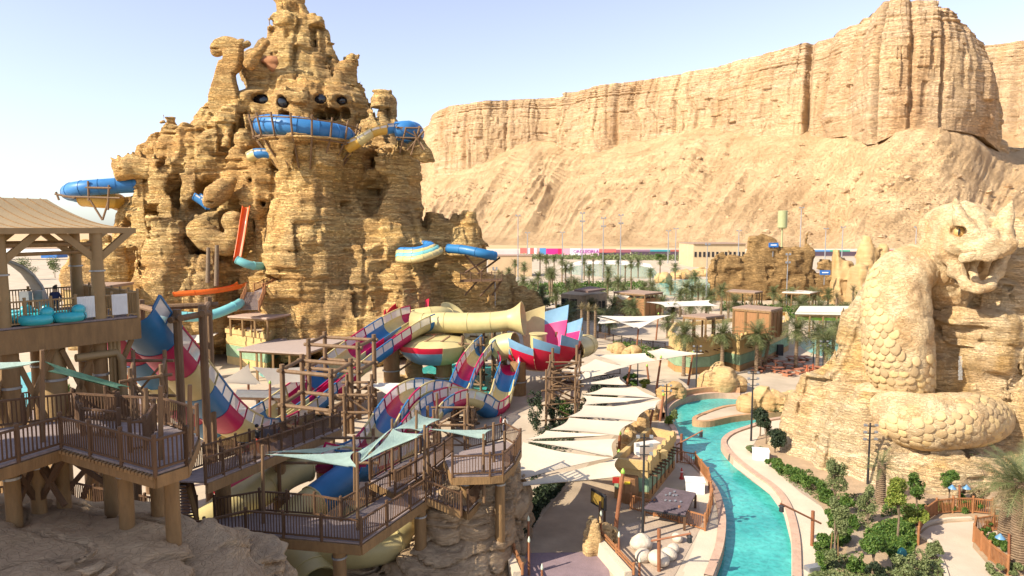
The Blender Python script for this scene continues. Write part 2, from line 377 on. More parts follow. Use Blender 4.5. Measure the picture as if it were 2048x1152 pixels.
    mi = np.zeros(len(me.polygons), np.int32); mi[:(nS - 1) * (nu - 1)] = 1
    tx2 = rows[nS - 1]; me.polygons.foreach_set('material_index', mi)
    return tag(link(name, me, None), kind='structure')
cx = [780, 845, 856, 880, 940, 1000, 1060, 1092, 1100, 1130, 1165, 1250, 1400, 1500, 1580, 1640, 1700, 1740, 1765, 1800, 1900, 1935, 1962, 1990, 2003, 2012, 2040, 2120, 2300]
ct = [300, 250, 222, 210, 201, 196, 193, 192, 182, 178, 170, 158, 134, 108, 80, 72, 40, 4, -6, -12, -8, 22, 55, 92, 190, 262, 288, 300, 310]
cb = [372, 358, 352, 345, 333, 310, 285, 292, 297, 306, 310, 285, 258, 270, 268, 262, 250, 268, 262, 245, 232, 238, 244, 256, 276, 284, 296, 306, 316]
cdw = [1750, 1690, 1610, 1540, 1490, 1475, 1456, 1450, 1400, 1385, 1340, 1287, 1190, 1101, 1019, 998, 921, 850, 832, 818, 805, 815, 832, 860, 885, 900, 915, 930, 950]
cdf = [900, 880, 870, 860, 850, 840, 820, 815, 810, 800, 790, 770, 720, 690, 670, 655, 640, 630, 625, 620, 612, 610, 608, 606, 605, 604, 602, 600, 600]
cliff_body('cliff', cx, ct, cb, cdw, cdf, -1.2, 1000, 1., [(1617, 6, 26), (1756, 5, 30), (1096, 4, 18), (1230, 4, 8), (1345, 4, 7), (925, 4, 8), (1010, 4, 9), (1835, 6, 9), (1905, 6, 10)], m_cliff)
cliff_body('mesa', [1930, 2000, 2048, 2110, 2300], [92, 84, 74, 72, 70], [250, 262, 292, 300, 310], [1500, 1450, 1400, 1350, 1250], [900, 880, 860, 850, 840], 0, 160, .9, [(2030, 6, 14)], m_cliff, 9)
_q = MB(); _r = random.Random(5)
for _ in range(520):
    i, j = int(_r.triangular(10, 146, 100)), _r.randrange(30, 960); c = SCREE[i][j]; sz = _r.choice((.8, .9, 1.1, 1.4, 2., 3.6)) * _r.uniform(.7, 1.2); b0 = len(_q.v); _q.ball((0, 0, 0), (1, 1, 1), 6, 4)
    for k in range(b0, len(_q.v)):
        x, y, z = _q.v[k]; f = sz * (1 + .35 * _r.uniform(-1, 1)); _q.v[k] = (c[0] + x * f * 1.2, c[1] + y * f, c[2] + z * f * .8 + sz * .2)
tag(_q.build('fallen_boulders', m_cliff), 'fallen boulders strewn over the slope below the cliff', 'boulders', kind='stuff')
MB().sheet([(-7000, -300), (7000, -300), (7000, 9000), (-7000, 9000)], -1.25).build('desert_ground', m_desert)['kind'] = 'structure'
# ================================================================ THE BIG ROCK TOWER
m_rock = rockmat('tower_rock', [(.34, .18, .06), (.66, .43, .15), (.52, .31, .105), (.74, .52, .22), (.44, .25, .09), (.68, .45, .17), (.60, .385, .135)], (.06, 1.15), (.56, .30, .10), .16, 1., .42, (.12, 1.7), ((.30, .20, .105), .13))
m_dark = mat('dark_glass', (.012, .014, .02), .12, .1, 1., spec=.6)
D0 = 115.
def tw(px, py, d): p = at(px, py, d); return p
tower = thing('rock_tower', 'towering layered ochre rock castle with a camel head and spire, slides wrapped round it', 'rock tower', on(560, 640))
def pcol(s, px, d, prof, k=1.2, sy=1.):
    """prof: (y pixel, half width pixel[, centre x pixel])"""
    zs = [at(px, q[0], d).z for q in prof]; rs = [q[1] / F * d for q in prof]; c = at(px, 400, d).x
    ln = [((q[2] if len(q) > 2 else px) - px) / F * d for q in prof]
    s.col(c, d, zs, rs, k, sy, ln)
def rock_noise(tab, tab2, a, seed=0, sc=1.):
    def fn(x, y, z):
        x, y, z = x / sc, y / sc, z / sc
        zw = z + 1.1 * vn(x / 14, y / 14, z / 30, seed) + .35 * vn(x / 4, y / 4, z / 9, seed + 2)
        g = np.clip(.55 + .8 * vn(x / 6, y / 6, z / 6, seed + 3), .15, 1.3)
        blk = vn(x / 2.1, y / 2.1, np.floor(zw / 1.25) * 1.7, seed + 4)
        xr, yr = x * .8 + y * .6 + 1.1 * vn(x / 5, y / 5, z / 7, seed + 7), y * .8 - x * .6 + 1.1 * vn(x / 5, y / 5, z / 7, seed + 8)
        c1, c2 = np.floor(xr / 3.1), np.floor(yr / 3.1); col = vn(c1 * 1.71, c2 * 1.37, np.floor(zw / 4.6 + 1.6 * vn(c1 * .77, c2 * .77, 2.)) * 1.53, seed + 9)
        c3, c4 = np.floor(xr / 1.45), np.floor(yr / 1.45); col2 = vn(c3 * 1.71, c4 * 1.37, np.floor(zw / 1.9 + 1.6 * vn(c3 * .77, c4 * .77, 4.)) * 1.53, seed + 10)
        return -sc * a * (1.05 * col + .26 * col2 + .85 * fbm(x / 7, y / 7, z / 9, 2, seed) + .55 * vn(x / 2.6, y / 2.6, z / 3.2, seed + 1) + .24 * layers(zw, tab) * g + .16 * layers(zw + 7, tab2) * g + .22 * blk - .5 * np.clip(1 - 9 * np.abs(vn(x / 5, y / 5, z / 14, seed + 6)), 0, 1))
    return fn
tabA, tabB = layer_table(1.9, 160, 21), layer_table(.8, 240, 22)
s = Sdf((-80, 92, -2), (-1, 137, 61), .255)
GY = 690
# spire and its shoulders
pcol(s, 603, 121, [(-40, 24, 588), (-6, 27, 588), (28, 30, 592), (44, 40, 599), (89, 52, 600), (133, 60, 602), (160, 72, 608), (190, 94, 618), (240, 110, 622), (330, 150), (GY, 190)], 1.2)
pcol(s, 655, 121, [(42, 9, 634), (60, 13, 638), (100, 16, 646), (150, 22, 656), (190, 34, 690), (260, 56, 690)], 1)
pcol(s, 553, 119, [(46, 8, 556), (70, 12, 554), (110, 14, 550), (190, 26, 545)], 1)
pcol(s, 590, 118, [(62, 12), (100, 24), (130, 22), (190, 30)], .8)
pcol(s, 698, 119, [(125, 8, 697), (140, 14, 697), (158, 13), (172, 20), (190, 30), (260, 46)], .8)
pcol(s, 700, 118, [(183, 34), (200, 44), (235, 45), (300, 42), (GY, 60)], 1.5)
# block behind the camel with the windows
pcol(s, 515, 117, [(104, 12, 512), (118, 26, 516), (150, 28, 518), (180, 22, 524), (196, 60, 520), (240, 92, 500), (300, 110, 480), (GY, 130)], 1.2)
pcol(s, 640, 117, [(176, 60), (205, 90), (240, 90), (300, 80)], 1.2)
# pillar in front of the windows, funnel column
pcol(s, 603, 110, [(184, 25), (192, 29), (240, 28), (262, 40), (300, 60)], .6)
pcol(s, 612, 104, [(292, 72), (306, 70), (335, 58, 622), (395, 56, 620), (440, 70, 612), (520, 84, 618), (600, 96, 622), (GY, 104, 622)], 1.4)
pcol(s, 690, 106, [(440, 40), (520, 60), (600, 78), (GY, 90)], 2)
# right tower and right flank
pcol(s, 768, 114, [(188, 10), (196, 18), (228, 19), (244, 26), (262, 40), (300, 52)], .8)
pcol(s, 760, 111, [(296, 70), (330, 74), (400, 76), (470, 92), (540, 112), (GY, 130)], 1.6)
pcol(s, 806, 111, [(306, 30), (380, 34), (430, 40), (480, 54), (GY, 90)], 1.2)
pcol(s, 868, 112, [(432, 12), (446, 24), (490, 34), (530, 60), (GY, 76)], 1)
pcol(s, 925, 112, [(430, 14, 922), (446, 22, 922), (478, 26), (500, 42), (560, 60), (GY, 74)], .9)
pcol(s, 735, 103, [(500, 24, 720), (560, 44), (GY, 60)], 2)
pcol(s, 800, 104, [(520, 20), (560, 50), (GY, 80)], 2)
for px, d, y, hw in ((350, 111, 250, 13), (378, 110, 256, 12), (402, 110, 258, 13), (428, 109, 258, 10), (322, 112, 286, 13), (300, 112, 304, 13), (536, 118, 60, 9), (548, 118, 48, 8), (646, 119, 42, 11), (668, 119, 92, 8), (684, 118, 150, 9), (720, 117, 186, 10), (740, 113, 250, 9), (868, 111, 428, 7), (910, 111, 440, 6), (938, 111, 434, 6), (206, 115, 466, 8), (560, 117, 86, 8), (520, 117, 150, 9), (576, 119, 28, 6)):
    pcol(s, px, d, [(y, hw * .6), (y + 9, hw), (y + 30, hw * 1.25), (y + 70, hw * 1.5)], .5)
# left flank, stepping down
pcol(s, 362, 112, [(244, 10, 352), (252, 18, 352), (275, 34, 360), (340, 50), (440, 66), (GY, 84)], 1.1)
pcol(s, 392, 110, [(250, 16), (262, 30), (320, 34), (380, 30)], .9)
pcol(s, 430, 110, [(262, 20), (285, 38), (360, 50), (460, 40), (520, 54), (GY, 70)], 1.1)
pcol(s, 480, 108, [(256, 20), (280, 34), (330, 40), (395, 44), (430, 30), (480, 44), (GY, 62)], 1.1)
pcol(s, 515, 107, [(330, 26), (360, 42), (400, 40), (440, 22), (500, 36), (560, 44), (GY, 52)], .9)
pcol(s, 320, 113, [(284, 10, 330), (300, 32, 325), (345, 50), (420, 52), (GY, 70)], 1.1)
pcol(s, 290, 112, [(310, 20, 300), (330, 34), (360, 30), (400, 26), (450, 36), (520, 62), (GY, 74)], 1.)
pcol(s, 265, 113, [(400, 10), (430, 24), (500, 44), (GY, 60)], 1.2)
pcol(s, 190, 116, [(470, 22, 200), (490, 36), (520, 44), (545, 58), (GY, 66)], 1.3)
pcol(s, 330, 103, [(440, 30), (480, 44), (560, 58), (GY, 62)], 1.4)
pcol(s, 235, 106, [(498, 18), (530, 34), (GY, 44)], 1.2)
pcol(s, 410, 102, [(500, 16), (520, 30), (560, 40), (GY, 44)], 1.2)
pcol(s, 455, 105, [(470, 10), (500, 22), (560, 30), (GY, 44)], 1.2)
s.cap(at(300, 345, 110), at(415, 340, 108), 1.6, 2.4, 1.2)
# caves and arches
def surf(px, py, lo=86., hi=132.):
    """depth at which the ray through a pixel enters the rock"""
    r = ray(px, py); o_ = Vector((0, 0, H))
    for k in range(240):
        d = lo + (hi - lo) * k / 240; p = o_ + r * d; i = [int(round((p[j] - s.lo[j]) / s.h)) for j in range(3)]
        if all(0 <= i[j] < s.n[j] for j in range(3)) and s.F[tuple(i)] < 0: return d
    return 110.
for px, py, hw, hh, dp in ((738, 365, 26, 58, 4.5), (747, 330, 20, 24, 4), (546, 556, 24, 26, 4), (531, 400, 15, 38, 5), (512, 452, 10, 40, 4), (424, 392, 26, 26, 5), (352, 384, 9, 24, 5), (472, 470, 34, 52, 4), (396, 408, 15, 16, 4), (302, 440, 9, 28, 3), (386, 505, 7, 45, 2.5), (456, 575, 14, 28, 3), (326, 330, 16, 16, 2.5), (443, 318, 20, 22, 2.5), (507, 362, 9, 7, 3), (660, 150, 6, 40, 1.6), (575, 110, 6, 40, 1.6), (630, 90, 5, 40, 1.4), (590, 180, 30, 6, 1.2), (680, 210, 5, 30, 1.4), (480, 240, 6, 50, 2.5), (250, 470, 8, 30, 2)):
    d = surf(px, py); p = at(px, py, d + dp * .25); s.ell(p, (hw / F * d * 1.1, dp, hh / F * d), .5, True)
for px, py, rx, rz in ((570, 231, .9, .7), (638, 229, .8, .85), (662, 226, 1., 1.0), (692, 227, .85, 1.)): s.ell(at(px, py, 110.5), (rx, 5, rz), .3, True)
s.noise(rock_noise(tabA, tabB, 1.))
s.ell(at(615, 285, 104), (7.2, 7.2, .6), .5, False)
WIN = [(521, 199, 1.4, .95), (564, 203, .9, .95), (640, 198, 1.05, .75), (682, 200, .9, .65)]; WD = [surf(q[0], q[1]) for q in WIN]
for q, d in zip(WIN, WD): s.ell(at(q[0], q[1], d + .6), (q[2], 2.2, q[3]), .15, True)
for px, py, rx, rz in ((570, 231, .9, .7), (638, 229, .8, .85), (662, 226, 1., 1.0), (692, 227, .85, 1.)): s.ell(at(px, py, surf(px, py) + .5), (rx, 2.6, rz), .15, True)
from mathutils.bvhtree import BVHTree
_rm = s.mesh('rock_mass'); link('rock_mass', _rm, m_rock, tower, -tower.location)
_co = np.empty(len(_rm.vertices) * 3, np.float32); _rm.vertices.foreach_get('co', _co); _pv = np.empty(len(_rm.polygons) * 4, np.int32); _rm.polygons.foreach_get('vertices', _pv)
TB = BVHTree.FromPolygons(_co.reshape(-1, 3).tolist(), _pv.reshape(-1, 4).tolist())
def hit(px, py, dflt=110.):
    r = ray(px, py).normalized(); h = TB.ray_cast(Vector((0, 0, H)), r); return h[0] if h[0] is not None else at(px, py, dflt)
for q, d in zip(WIN, WD): MB().ball(at(q[0], q[1], d + 1.3), (q[2] * 1.05, .3, q[3] * 1.05), 18, 8).build('window', m_dark, tower, True)
# camel head and neck: separate sculpted body, layered like the rest
s = Sdf(at(405, 300, 117) - V(0, 6, 3), at(520, 60, 112) + V(0, 6, 0), .16)
P = lambda x, y, d=112.: at(x, y, d)
pcol(s, 461, 112, [(122, 15, 464), (130, 17, 463), (150, 19, 459), (172, 25, 457), (195, 30, 456), (235, 29, 457), (262, 28, 458), (300, 34, 460)], .8)
s.chain([P(464, 128), P(467, 112), P(467, 97), P(452, 91), P(440, 94), P(432, 102)], [1.55, 1.45, 1.5, 1.3, 1.2, .85], .35)
s.ell(P(429, 96), (.6, .85, .75), .3); s.ell(P(433, 108), (.65, .6, .4), .25); s.ell(P(455, 80), (1.3, 1.0, .5), .4)
for dy in (-.8, .8): s.cap(P(478, 91) + V(0, dy, 0), P(489, 83) + V(0, dy * 1.6, 0), .5, .55, .3)
s.ell(P(452, 90) + V(0, -1.45, 0), (.5, .3, .28), .15)
s.ell(P(431, 100.3) + V(0, -.3, 0), (1.3, 1.6, .13), .1, True)
s.ell(P(429, 92) + V(-.2, -.75, 0), (.25, .25, .18), .1, True)
tc = layer_table(.9, 240, 33)
s.noise(lambda x, y, z: -(.14 * fbm(x / 3, y / 3, z / 3, 2, 5) + .09 * layers(z + .4 * vn(x / 5, y / 5, 0), tc)) * np.clip((44.6 - z) / 3, .35, 1.2), 1.5)
link('camel_head', s.mesh('camel_head'), m_rock, tower, -tower.location)
# antelope-like figure and saddle behind the camel, fox heads, fish, trunk
m_red = rockmat('saddle_rock', [(.34, .15, .075), (.42, .21, .10)], (.2, .6), (.38, .17, .085), .4, .5, .1, (.3, 2.))
def sculpt(name, lo, hi, h, parts, cuts=(), namp=.18, m=None, label=None):
    s = Sdf(lo, hi, h)
    for q in parts:
        if q[0] == 'c': s.chain(q[1], q[2], q[3] if len(q) > 3 else .5)
        else: s.ell(q[1], q[2], q[3] if len(q) > 3 else .4, rz=q[4] if len(q) > 4 else 0)
    for q in cuts: s.ell(q[0], q[1], .1, True)
    s.noise(lambda x, y, z: -namp * (fbm(x / 1.6, y / 1.6, z / 1.6, 2, 8) + .7 * layers(z + .3 * vn(x / 4, y / 4, 0), tc)), 1.2)
    o = link(name, s.mesh(name), m or m_rock, tower, -tower.location)
    if label: o['label'] = label
P = lambda x, y, d=111.5: at(x, y, d)
sculpt('rider_figure', P(495, 130) - V(1, 4, 1), P(550, 70) + V(1, 4, 1), .16, [('c', [P(505, 118), P(515, 106), P(524, 97), P(531, 88)], [.9, .7, .5, .45]), ('e', P(532, 86), (.7, .6, .6)), ('c', [P(505, 118), P(500, 128)], [.9, 1.])], (), .08, m_rock, 'carved figure leaning behind the camel')
_h = hit(543, 124); sculpt('saddle', _h - V(4, 3, 3), _h + V(4, 3, 3), .16, [('e', _h, (1.5, .7, .8), .4), ('e', _h + V(.3, -.1, -.9), (1., .6, .8), .4)], (), .16, m_red, 'reddish carved saddle cloth')
P = lambda x, y, d=109.: at(x, y, d)
sculpt('fox_head', P(215, 375) - V(1, 4, 1), P(300, 295) + V(1, 4, 1), .16,
       [('c', [P(278, 335), P(262, 336), P(248, 344), P(237, 357)], [1.6, 1.75, 1.3, .5]), ('c', [P(300, 340), P(275, 336)], [1.6, 1.4]), ('c', [P(258, 328), P(256, 307)], [.85, .2]), ('c', [P(270, 326), P(266, 305)], [.8, .2]),
        ('c', [P(240, 332), P(222, 316)], [.7, .15]), ('c', [P(246, 328), P(237, 312)], [.7, .2]), ('c', [P(236, 345), P(229, 332)], [.6, .5])],
       [(P(252, 340) + V(0, -1.5, 0), (.4, .3, .2))], .1, None, 'carved fox head with pricked ears')
sculpt('fox_head', P(290, 375) - V(1, 4, 1), P(345, 325) + V(1, 4, 1), .16,
       [('c', [P(330, 348), P(314, 352), P(303, 357)], [1.3, 1.2, .7]), ('c', [P(306, 348), P(299, 339)], [.5, .12]), ('c', [P(315, 345), P(317, 334)], [.5, .15]), ('c', [P(345, 346), P(325, 350)], [1., 1.1])], [], .08, None, 'smaller carved fox head')
P = lambda x, y, d=103.: at(x, y, d)
sculpt('lizard_head', P(405, 420) - V(1, 4, 1), P(480, 350) + V(1, 4, 1), .15,
       [('c', [P(465, 362), P(445, 378), P(430, 392), P(420, 404)], [.7, 1.5, 1.5, 1.0]), ('c', [P(416, 388), P(414, 378)], [.35, .1]), ('c', [P(430, 385), P(432, 378)], [.3, .1])], [(P(424, 404) + V(0, -1, 0), (.5, .6, .12))], .08, None, 'grey brown carved lizard head')
sculpt('carved_trunk', P(390, 510) - V(1, 4, 1), P(490, 420) + V(1, 4, 1), .18,
       [('c', [P(400, 462), P(415, 476), P(435, 488), P(455, 490), P(470, 478), P(474, 460), P(466, 442)], [1.9, 1.9, 1.7, 1.5, 1.35, 1.4, 1.6])], [], .1, None, 'curling carved trunk')
P = lambda x, y, d=106.: at(x, y, d)
sculpt('bird_beak', P(835, 330) - V(2, 4, 2), P(875, 275) + V(2, 4, 2), .15,
       [('c', [P(838, 300), P(850, 310), P(866, 321)], [1.4, 1.1, .35]), ('c', [P(830, 296), P(842, 285)], [1.2, .5])], [], .08, None, 'carved beak jutting from the right flank')
# ================================================================ GROUND OF THE PARK: land, river, pools, paths
m_pave = mat('paving', (.45, .36, .255), .9, .19, .22, .25, 9.)
m_cream = mat('cream_paving', (.54, .45, .33), .9, .08, .5, .25, 10.)
m_beige = mat('beige_path', (.33, .25, .165), .9, .2, .4, .25, 9.)  # darkened beige: shade from sails and plants is put into this colour
m_purple = mat('purple_paving', (.22, .155, .165), .85, .14, 1.2, .3, 12.)
m_soil = mat('garden_soil', (.37, .26, .155), .95, .16, .9, .5, 6.)
m_sandbed = mat('sand_bed', (.38, .29, .21), .95, .12, 1.1, .4, 8.)
m_wall = mat('river_wall_tile', (.42, .24, .12), .8, .16, 2.2, .3, 8.)
m_cope = mat('pink_coping', (.46, .30, .21), .85, .14, 2., .3, 9.)
m_basin = mat('pool_floor', (.03, .47, .52), .7, .10, 1.2)
def water_mat(name, col, deep, rough=.06, wave=2.2, bstr=.35):
    m = bpy.data.materials.new(name); m.use_nodes = True; n = m.node_tree.nodes; L = m.node_tree.links; b = n['Principled BSDF']
    b.inputs['Roughness'].default_value = rough; b.inputs['IOR'].default_value = 1.33
    tc = n.new('ShaderNodeNewGeometry'); nz = n.new('ShaderNodeTexNoise'); nz.inputs['Scale'].default_value = .25; nz.inputs['Detail'].default_value = 3
    L.new(tc.outputs['Position'], nz.inputs['Vector']); cr = n.new('ShaderNodeValToRGB'); L.new(nz.outputs[0], cr.inputs[0])
    cr.color_ramp.elements[0].position = .35; cr.color_ramp.elements[1].position = .65; cr.color_ramp.elements[0].color = (*deep, 1); cr.color_ramp.elements[1].color = (*col, 1)
    # sunlit ripple mosaic painted as lighter and darker cells in the water colour
    vo = n.new('ShaderNodeTexVoronoi'); vo.inputs['Scale'].default_value = 3.1; vo.feature = 'SMOOTH_F1'; n3 = n.new('ShaderNodeTexNoise'); n3.inputs['Scale'].default_value = 2.; L.new(tc.outputs['Position'], n3.inputs['Vector'])
    va = n.new('ShaderNodeVectorMath'); va.operation = 'ADD'; L.new(tc.outputs['Position'], va.inputs[0]); L.new(n3.outputs['Color'], va.inputs[1]); L.new(va.outputs[0], vo.inputs['Vector'])
    c2 = n.new('ShaderNodeValToRGB'); L.new(vo.outputs['Distance'], c2.inputs[0]); c2.color_ramp.elements[0].position = .15; c2.color_ramp.elements[1].position = .75
    c2.color_ramp.elements[0].color = (.84, .84, .84, 1); c2.color_ramp.elements[1].color = (1.25, 1.22, 1.2, 1)
    mx = n.new('ShaderNodeMix'); mx.data_type = 'RGBA'; mx.blend_type = 'MULTIPLY'; mx.inputs[0].default_value = 1; L.new(cr.outputs[0], mx.inputs[6]); L.new(c2.outputs[0], mx.inputs[7]); L.new(mx.outputs[2], b.inputs['Base Color'])
    n2 = n.new('ShaderNodeTexNoise'); n2.inputs['Scale'].default_value = wave; n2.inputs['Detail'].default_value = 4; L.new(tc.outputs['Position'], n2.inputs['Vector'])
    bp = n.new('ShaderNodeBump'); bp.inputs['Strength'].default_value = bstr; bp.inputs['Distance'].default_value = .12; L.new(n2.outputs[0], bp.inputs['Height']); L.new(bp.outputs[0], b.inputs['Normal'])
    return m
m_water = water_mat('river_water', (.075, .42, .37), (.035, .29, .27))
m_pool = water_mat('pool_water', (.20, .50, .46), (.14, .42, .40))
WZ = -.55
def L2(pts, z=0.): return [(p.x, p.y) for p in (on(x, y, z) for x, y in pts)]
def smooth(pts, n=5):
    """Catmull-Rom through points of any dimension"""
    P = [np.array(p, float) for p in pts]; P = [2 * P[0] - P[1]] + P + [2 * P[-1] - P[-2]]; out = []
    for i in range(1, len(P) - 2):
        for k in range(n):
            t = k / n; a, b, c, d = P[i - 1:i + 3]
            out.append(.5 * (2 * b + (c - a) * t + (2 * a - 5 * b + 4 * c - d) * t * t + (3 * b - a - 3 * c + d) * t ** 3))
    return [tuple(p) for p in out] + [tuple(P[-2])]
left_px = [(1424, 1175), (1446, 1110), (1450, 1049), (1437, 1000), (1416, 967), (1392, 942), (1367, 918), (1362, 901), (1352, 870), (1338, 845), (1338, 827), (1359, 811), (1396, 801), (1437, 797), (1480, 799)]
isl_px = [(1474, 819), (1445, 823), (1412, 834), (1387, 845), (1389, 853), (1420, 854), (1470, 844), (1527, 838), (1580, 834)]
right_px = [(1585, 1175), (1583, 1090), (1568, 1028), (1543, 991), (1506, 963), (1470, 934), (1447, 909), (1443, 893), (1461, 877), (1502, 862), (1527, 852), (1575, 844)]
eL, eI, eR = smooth(L2(left_px, WZ)), smooth(L2(isl_px, WZ)), smooth(L2(right_px, WZ))
y0 = 12.
bL, bR = (eL[0][0] - 1.0, y0), (eR[0][0] + .8, y0)
land = [(-140, y0), bL] + eL + eI + [(48, eI[-1][1] + 3), (140, eI[-1][1] + 6), (420, 420), (420, 560), (-420, 560), (-420, 200)]
MB().prism(land, -1.6, 0).build('plaza_ground', m_pave)['kind'] = 'structure'
right = [bR, (140, y0), (140, eI[-1][1]), (50, eR[-1][1] + 1)] + eR[::-1]
MB().prism(right, -1.6, 0).build('garden_ground', m_soil)['kind'] = 'structure'
MB().sheet([bL] + eL + [(eI[0][0] + 6, eI[0][1] + 2), (48, eI[-1][1] + 2), (48, eR[-1][1] - 2)] + eR[::-1] + [bR], WZ).build('river_water', m_water)['kind'] = 'structure'
def ribbon(line, off, w, z, m, name, kind='structure', parent=None):
    """flat band beside a line: from off to off+w on its left side"""
    P = [Vector((p[0], p[1], 0)) for p in line]; a, b = [], []
    for k, p in enumerate(P):
        t = (P[min(k + 1, len(P) - 1)] - P[max(k - 1, 0)]).normalized(); nn = Vector((-t.y, t.x, 0)); a.append(p + nn * off); b.append(p + nn * (off + w))
    mb = MB()
    for k in range(len(P) - 1):
        q = [a[k], a[k + 1], b[k + 1], b[k]]; mb.quad(*[Vector((v.x, v.y, z)) for v in q][::-1])
    if kind: o = mb.build(name, m, parent); o['kind'] = kind
    return a, b
def curb(line, off, w, z0, z1, m, name, kind='structure', parent=None):
    """raised band beside a line, with its faces"""
    a, b = ribbon(line, off, w, z1, m, name, None); mb = MB()
    for k in range(len(a) - 1):
        A, B, C, D = a[k], a[k + 1], b[k + 1], b[k]
        u = lambda v, z: Vector((v.x, v.y, z))
        mb.quad(u(A, z1), u(D, z1), u(C, z1), u(B, z1)); mb.quad(u(A, z0), u(A, z1), u(B, z1), u(B, z0)); mb.quad(u(D, z0), u(C, z0), u(C, z1), u(D, z1))
    o = mb.build(name, m, parent)
    if kind: o['kind'] = kind
    return o
curb(eR, .03, -.5, -1.4, .16, m_cope, 'river_wall'); curb(eL, -.03, .5, -1.4, .16, m_cope, 'river_wall'); curb(eI, -.03, .45, -1.4, .10, m_wall, 'river_wall')
# raised wall behind the far bend
bend = [p for p in eL[int(len(eL) * .62):]]
curb(bend, .5, .5, -.1, .75, m_wall, 'river_wall')
ribbon(eR, -.5, -1.9, .012, m_cream, 'riverside_path')
MB().sheet(L2([(1583, 1175), (1583, 1090), (1568, 1030), (1540, 990), (1500, 958), (1466, 932), (1470, 890), (1500, 866), (1520, 868), (1506, 892), (1520, 925), (1560, 965), (1600, 1000), (1640, 1010), (1668, 1050), (1672, 1175)]), .020).build('riverside_path', m_cream)['kind'] = 'structure'
ribbon(eL[:int(len(eL) * .45)], .5, 1.2, .010, m_cream, 'riverside_path')
MB().sheet(L2([(1560, 950), (1600, 985), (1640, 1012), (1652, 1020), (1600, 975), (1530, 918), (1512, 890), (1505, 888), (1512, 905)]), .028).build('gravel_strip', m_sandbed)['kind'] = 'structure'
# path under the sails, purple apron, sand bed, service yard
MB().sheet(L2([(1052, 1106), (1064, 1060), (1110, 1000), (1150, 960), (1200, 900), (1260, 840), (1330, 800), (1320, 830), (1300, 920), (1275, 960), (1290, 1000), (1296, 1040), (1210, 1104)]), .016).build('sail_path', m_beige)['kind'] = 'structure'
MB().sheet(L2([(1040, 1175), (1052, 1106), (1210, 1104), (1225, 1175)]), .008).build('purple_paving', m_purple)['kind'] = 'structure'
MB().sheet(L2([(1222, 1060), (1300, 1035), (1400, 1058), (1380, 1095), (1350, 1150), (1330, 1175), (1235, 1175), (1222, 1120)]), .024).build('sand_bed', m_sandbed)['kind'] = 'structure'
MB().sheet(L2([(1360, 1175), (1378, 1118), (1408, 1078), (1444, 1078), (1440, 1118), (1425, 1175)]), .032).build('riverside_path', m_cream)['kind'] = 'structure'
m_dirt = mat('dark_planting_soil', (.10, .075, .045), .95, .2, 1., .5, 6.)
m_grass = mat('lawn_green', (.07, .14, .025), .95, .3, 4., .6, 18.)
# pools in the distance
def pool(pts, m=m_pool, rim=None, name='pool_water'):
    pl = smooth(L2(pts + [pts[0]]), 3)[:-1]; MB().sheet(pl, .02).build(name, m)['kind'] = 'structure'
    if rim: curb(pl + [pl[0]], 0, rim, 0, .35, m_cream, 'pool_edge')
pool([(1128, 542), (1150, 532), (1200, 528), (1290, 533), (1312, 543), (1306, 556), (1240, 556), (1180, 552), (1140, 548)])
MB().sheet(L2([(1120, 533), (1160, 522), (1240, 521), (1300, 528), (1306, 536), (1200, 527), (1150, 531), (1128, 541)]), .012).build('pool_beach', mat('white_beach', (.72, .66, .58), .9, .05))['kind'] = 'structure'
pool([(1312, 568), (1360, 560), (1420, 558), (1440, 572), (1425, 592), (1340, 592), (1304, 578)])
pool([(1590, 685), (1640, 678), (1700, 680), (1730, 700), (1690, 720), (1620, 705)])
pool([(20, 760), (60, 744), (120, 742), (112, 800), (90, 830), (30, 810)], m_water)
pool([(820, 745), (880, 728), (1000, 735), (1010, 790), (930, 800), (840, 790)], m_water)
pool([(520, 738), (570, 735), (600, 745), (560, 760), (520, 752)], m_pool)
# far road on its bank and the low terrace of the fairground
MB().prism([(-420, 545), (-420, 560), (420, 560), (420, 545)], 0, 2.6).build('road', mat('pale_road', (.66, .55, .42), .95, .06, .05))['kind'] = 'structure'
# ================================================================ THE SNAKE ROCK (right)
m_srock = rockmat('pale_rock', [(.44, .31, .165), (.60, .46, .275), (.51, .37, .20), (.66, .52, .33), (.56, .41, .22)], (.06, .9), (.58, .38, .19), .22, .95, .22, (.16, 3.2), ((.45, .25, .055), .22), .3)
m_skin = rockmat('snake_skin', [(.37, .255, .135), (.60, .455, .265), (.49, .35, .185)], (.5, .9), (.47, .26, .10), .5, .8, .13, (1.2, 1.6), ((.33, .22, .12), .5), .45)
snake = thing('snake_rock', 'giant horned snake with open mouth carved out of a pale layered cliff', 'snake sculpture', on(1800, 970))
s = Sdf((21, 46.5, -.6), (47, 74, 24), .165)
def scol(px, d, prof, k=1., sy=1.): pcol(s, px, d, prof, k, sy)
scol(1990, 60, [(478, 80, 2010), (520, 100, 2000), (560, 105), (640, 108), (720, 112), (800, 115), (900, 130), (1000, 150)], 1.2)
scol(2070, 59, [(440, 55, 2060), (452, 70, 2060), (500, 105), (700, 110), (1000, 140)], 1.2)
scol(1900, 60, [(560, 44, 1905), (640, 60), (720, 75), (800, 90), (1000, 130)], 1.2)
scol(1800, 62, [(545, 52, 1800), (620, 75), (700, 100), (800, 130), (1000, 190)], 1.5)
scol(1735, 62, [(600, 22, 1740), (640, 34), (700, 48), (745, 60, 1725), (752, 80, 1722), (800, 94), (860, 120), (960, 160)], 1.5)
scol(1660, 61, [(756, 26), (790, 40), (800, 58), (850, 74), (900, 100), (960, 120)], 1.6)
scol(1760, 56, [(790, 30, 1750), (850, 70, 1745), (900, 95), (985, 120)], 1.4)
scol(1880, 54.5, [(888, 70, 1900), (900, 105, 1900), (925, 130), (985, 135)], 1., .9)
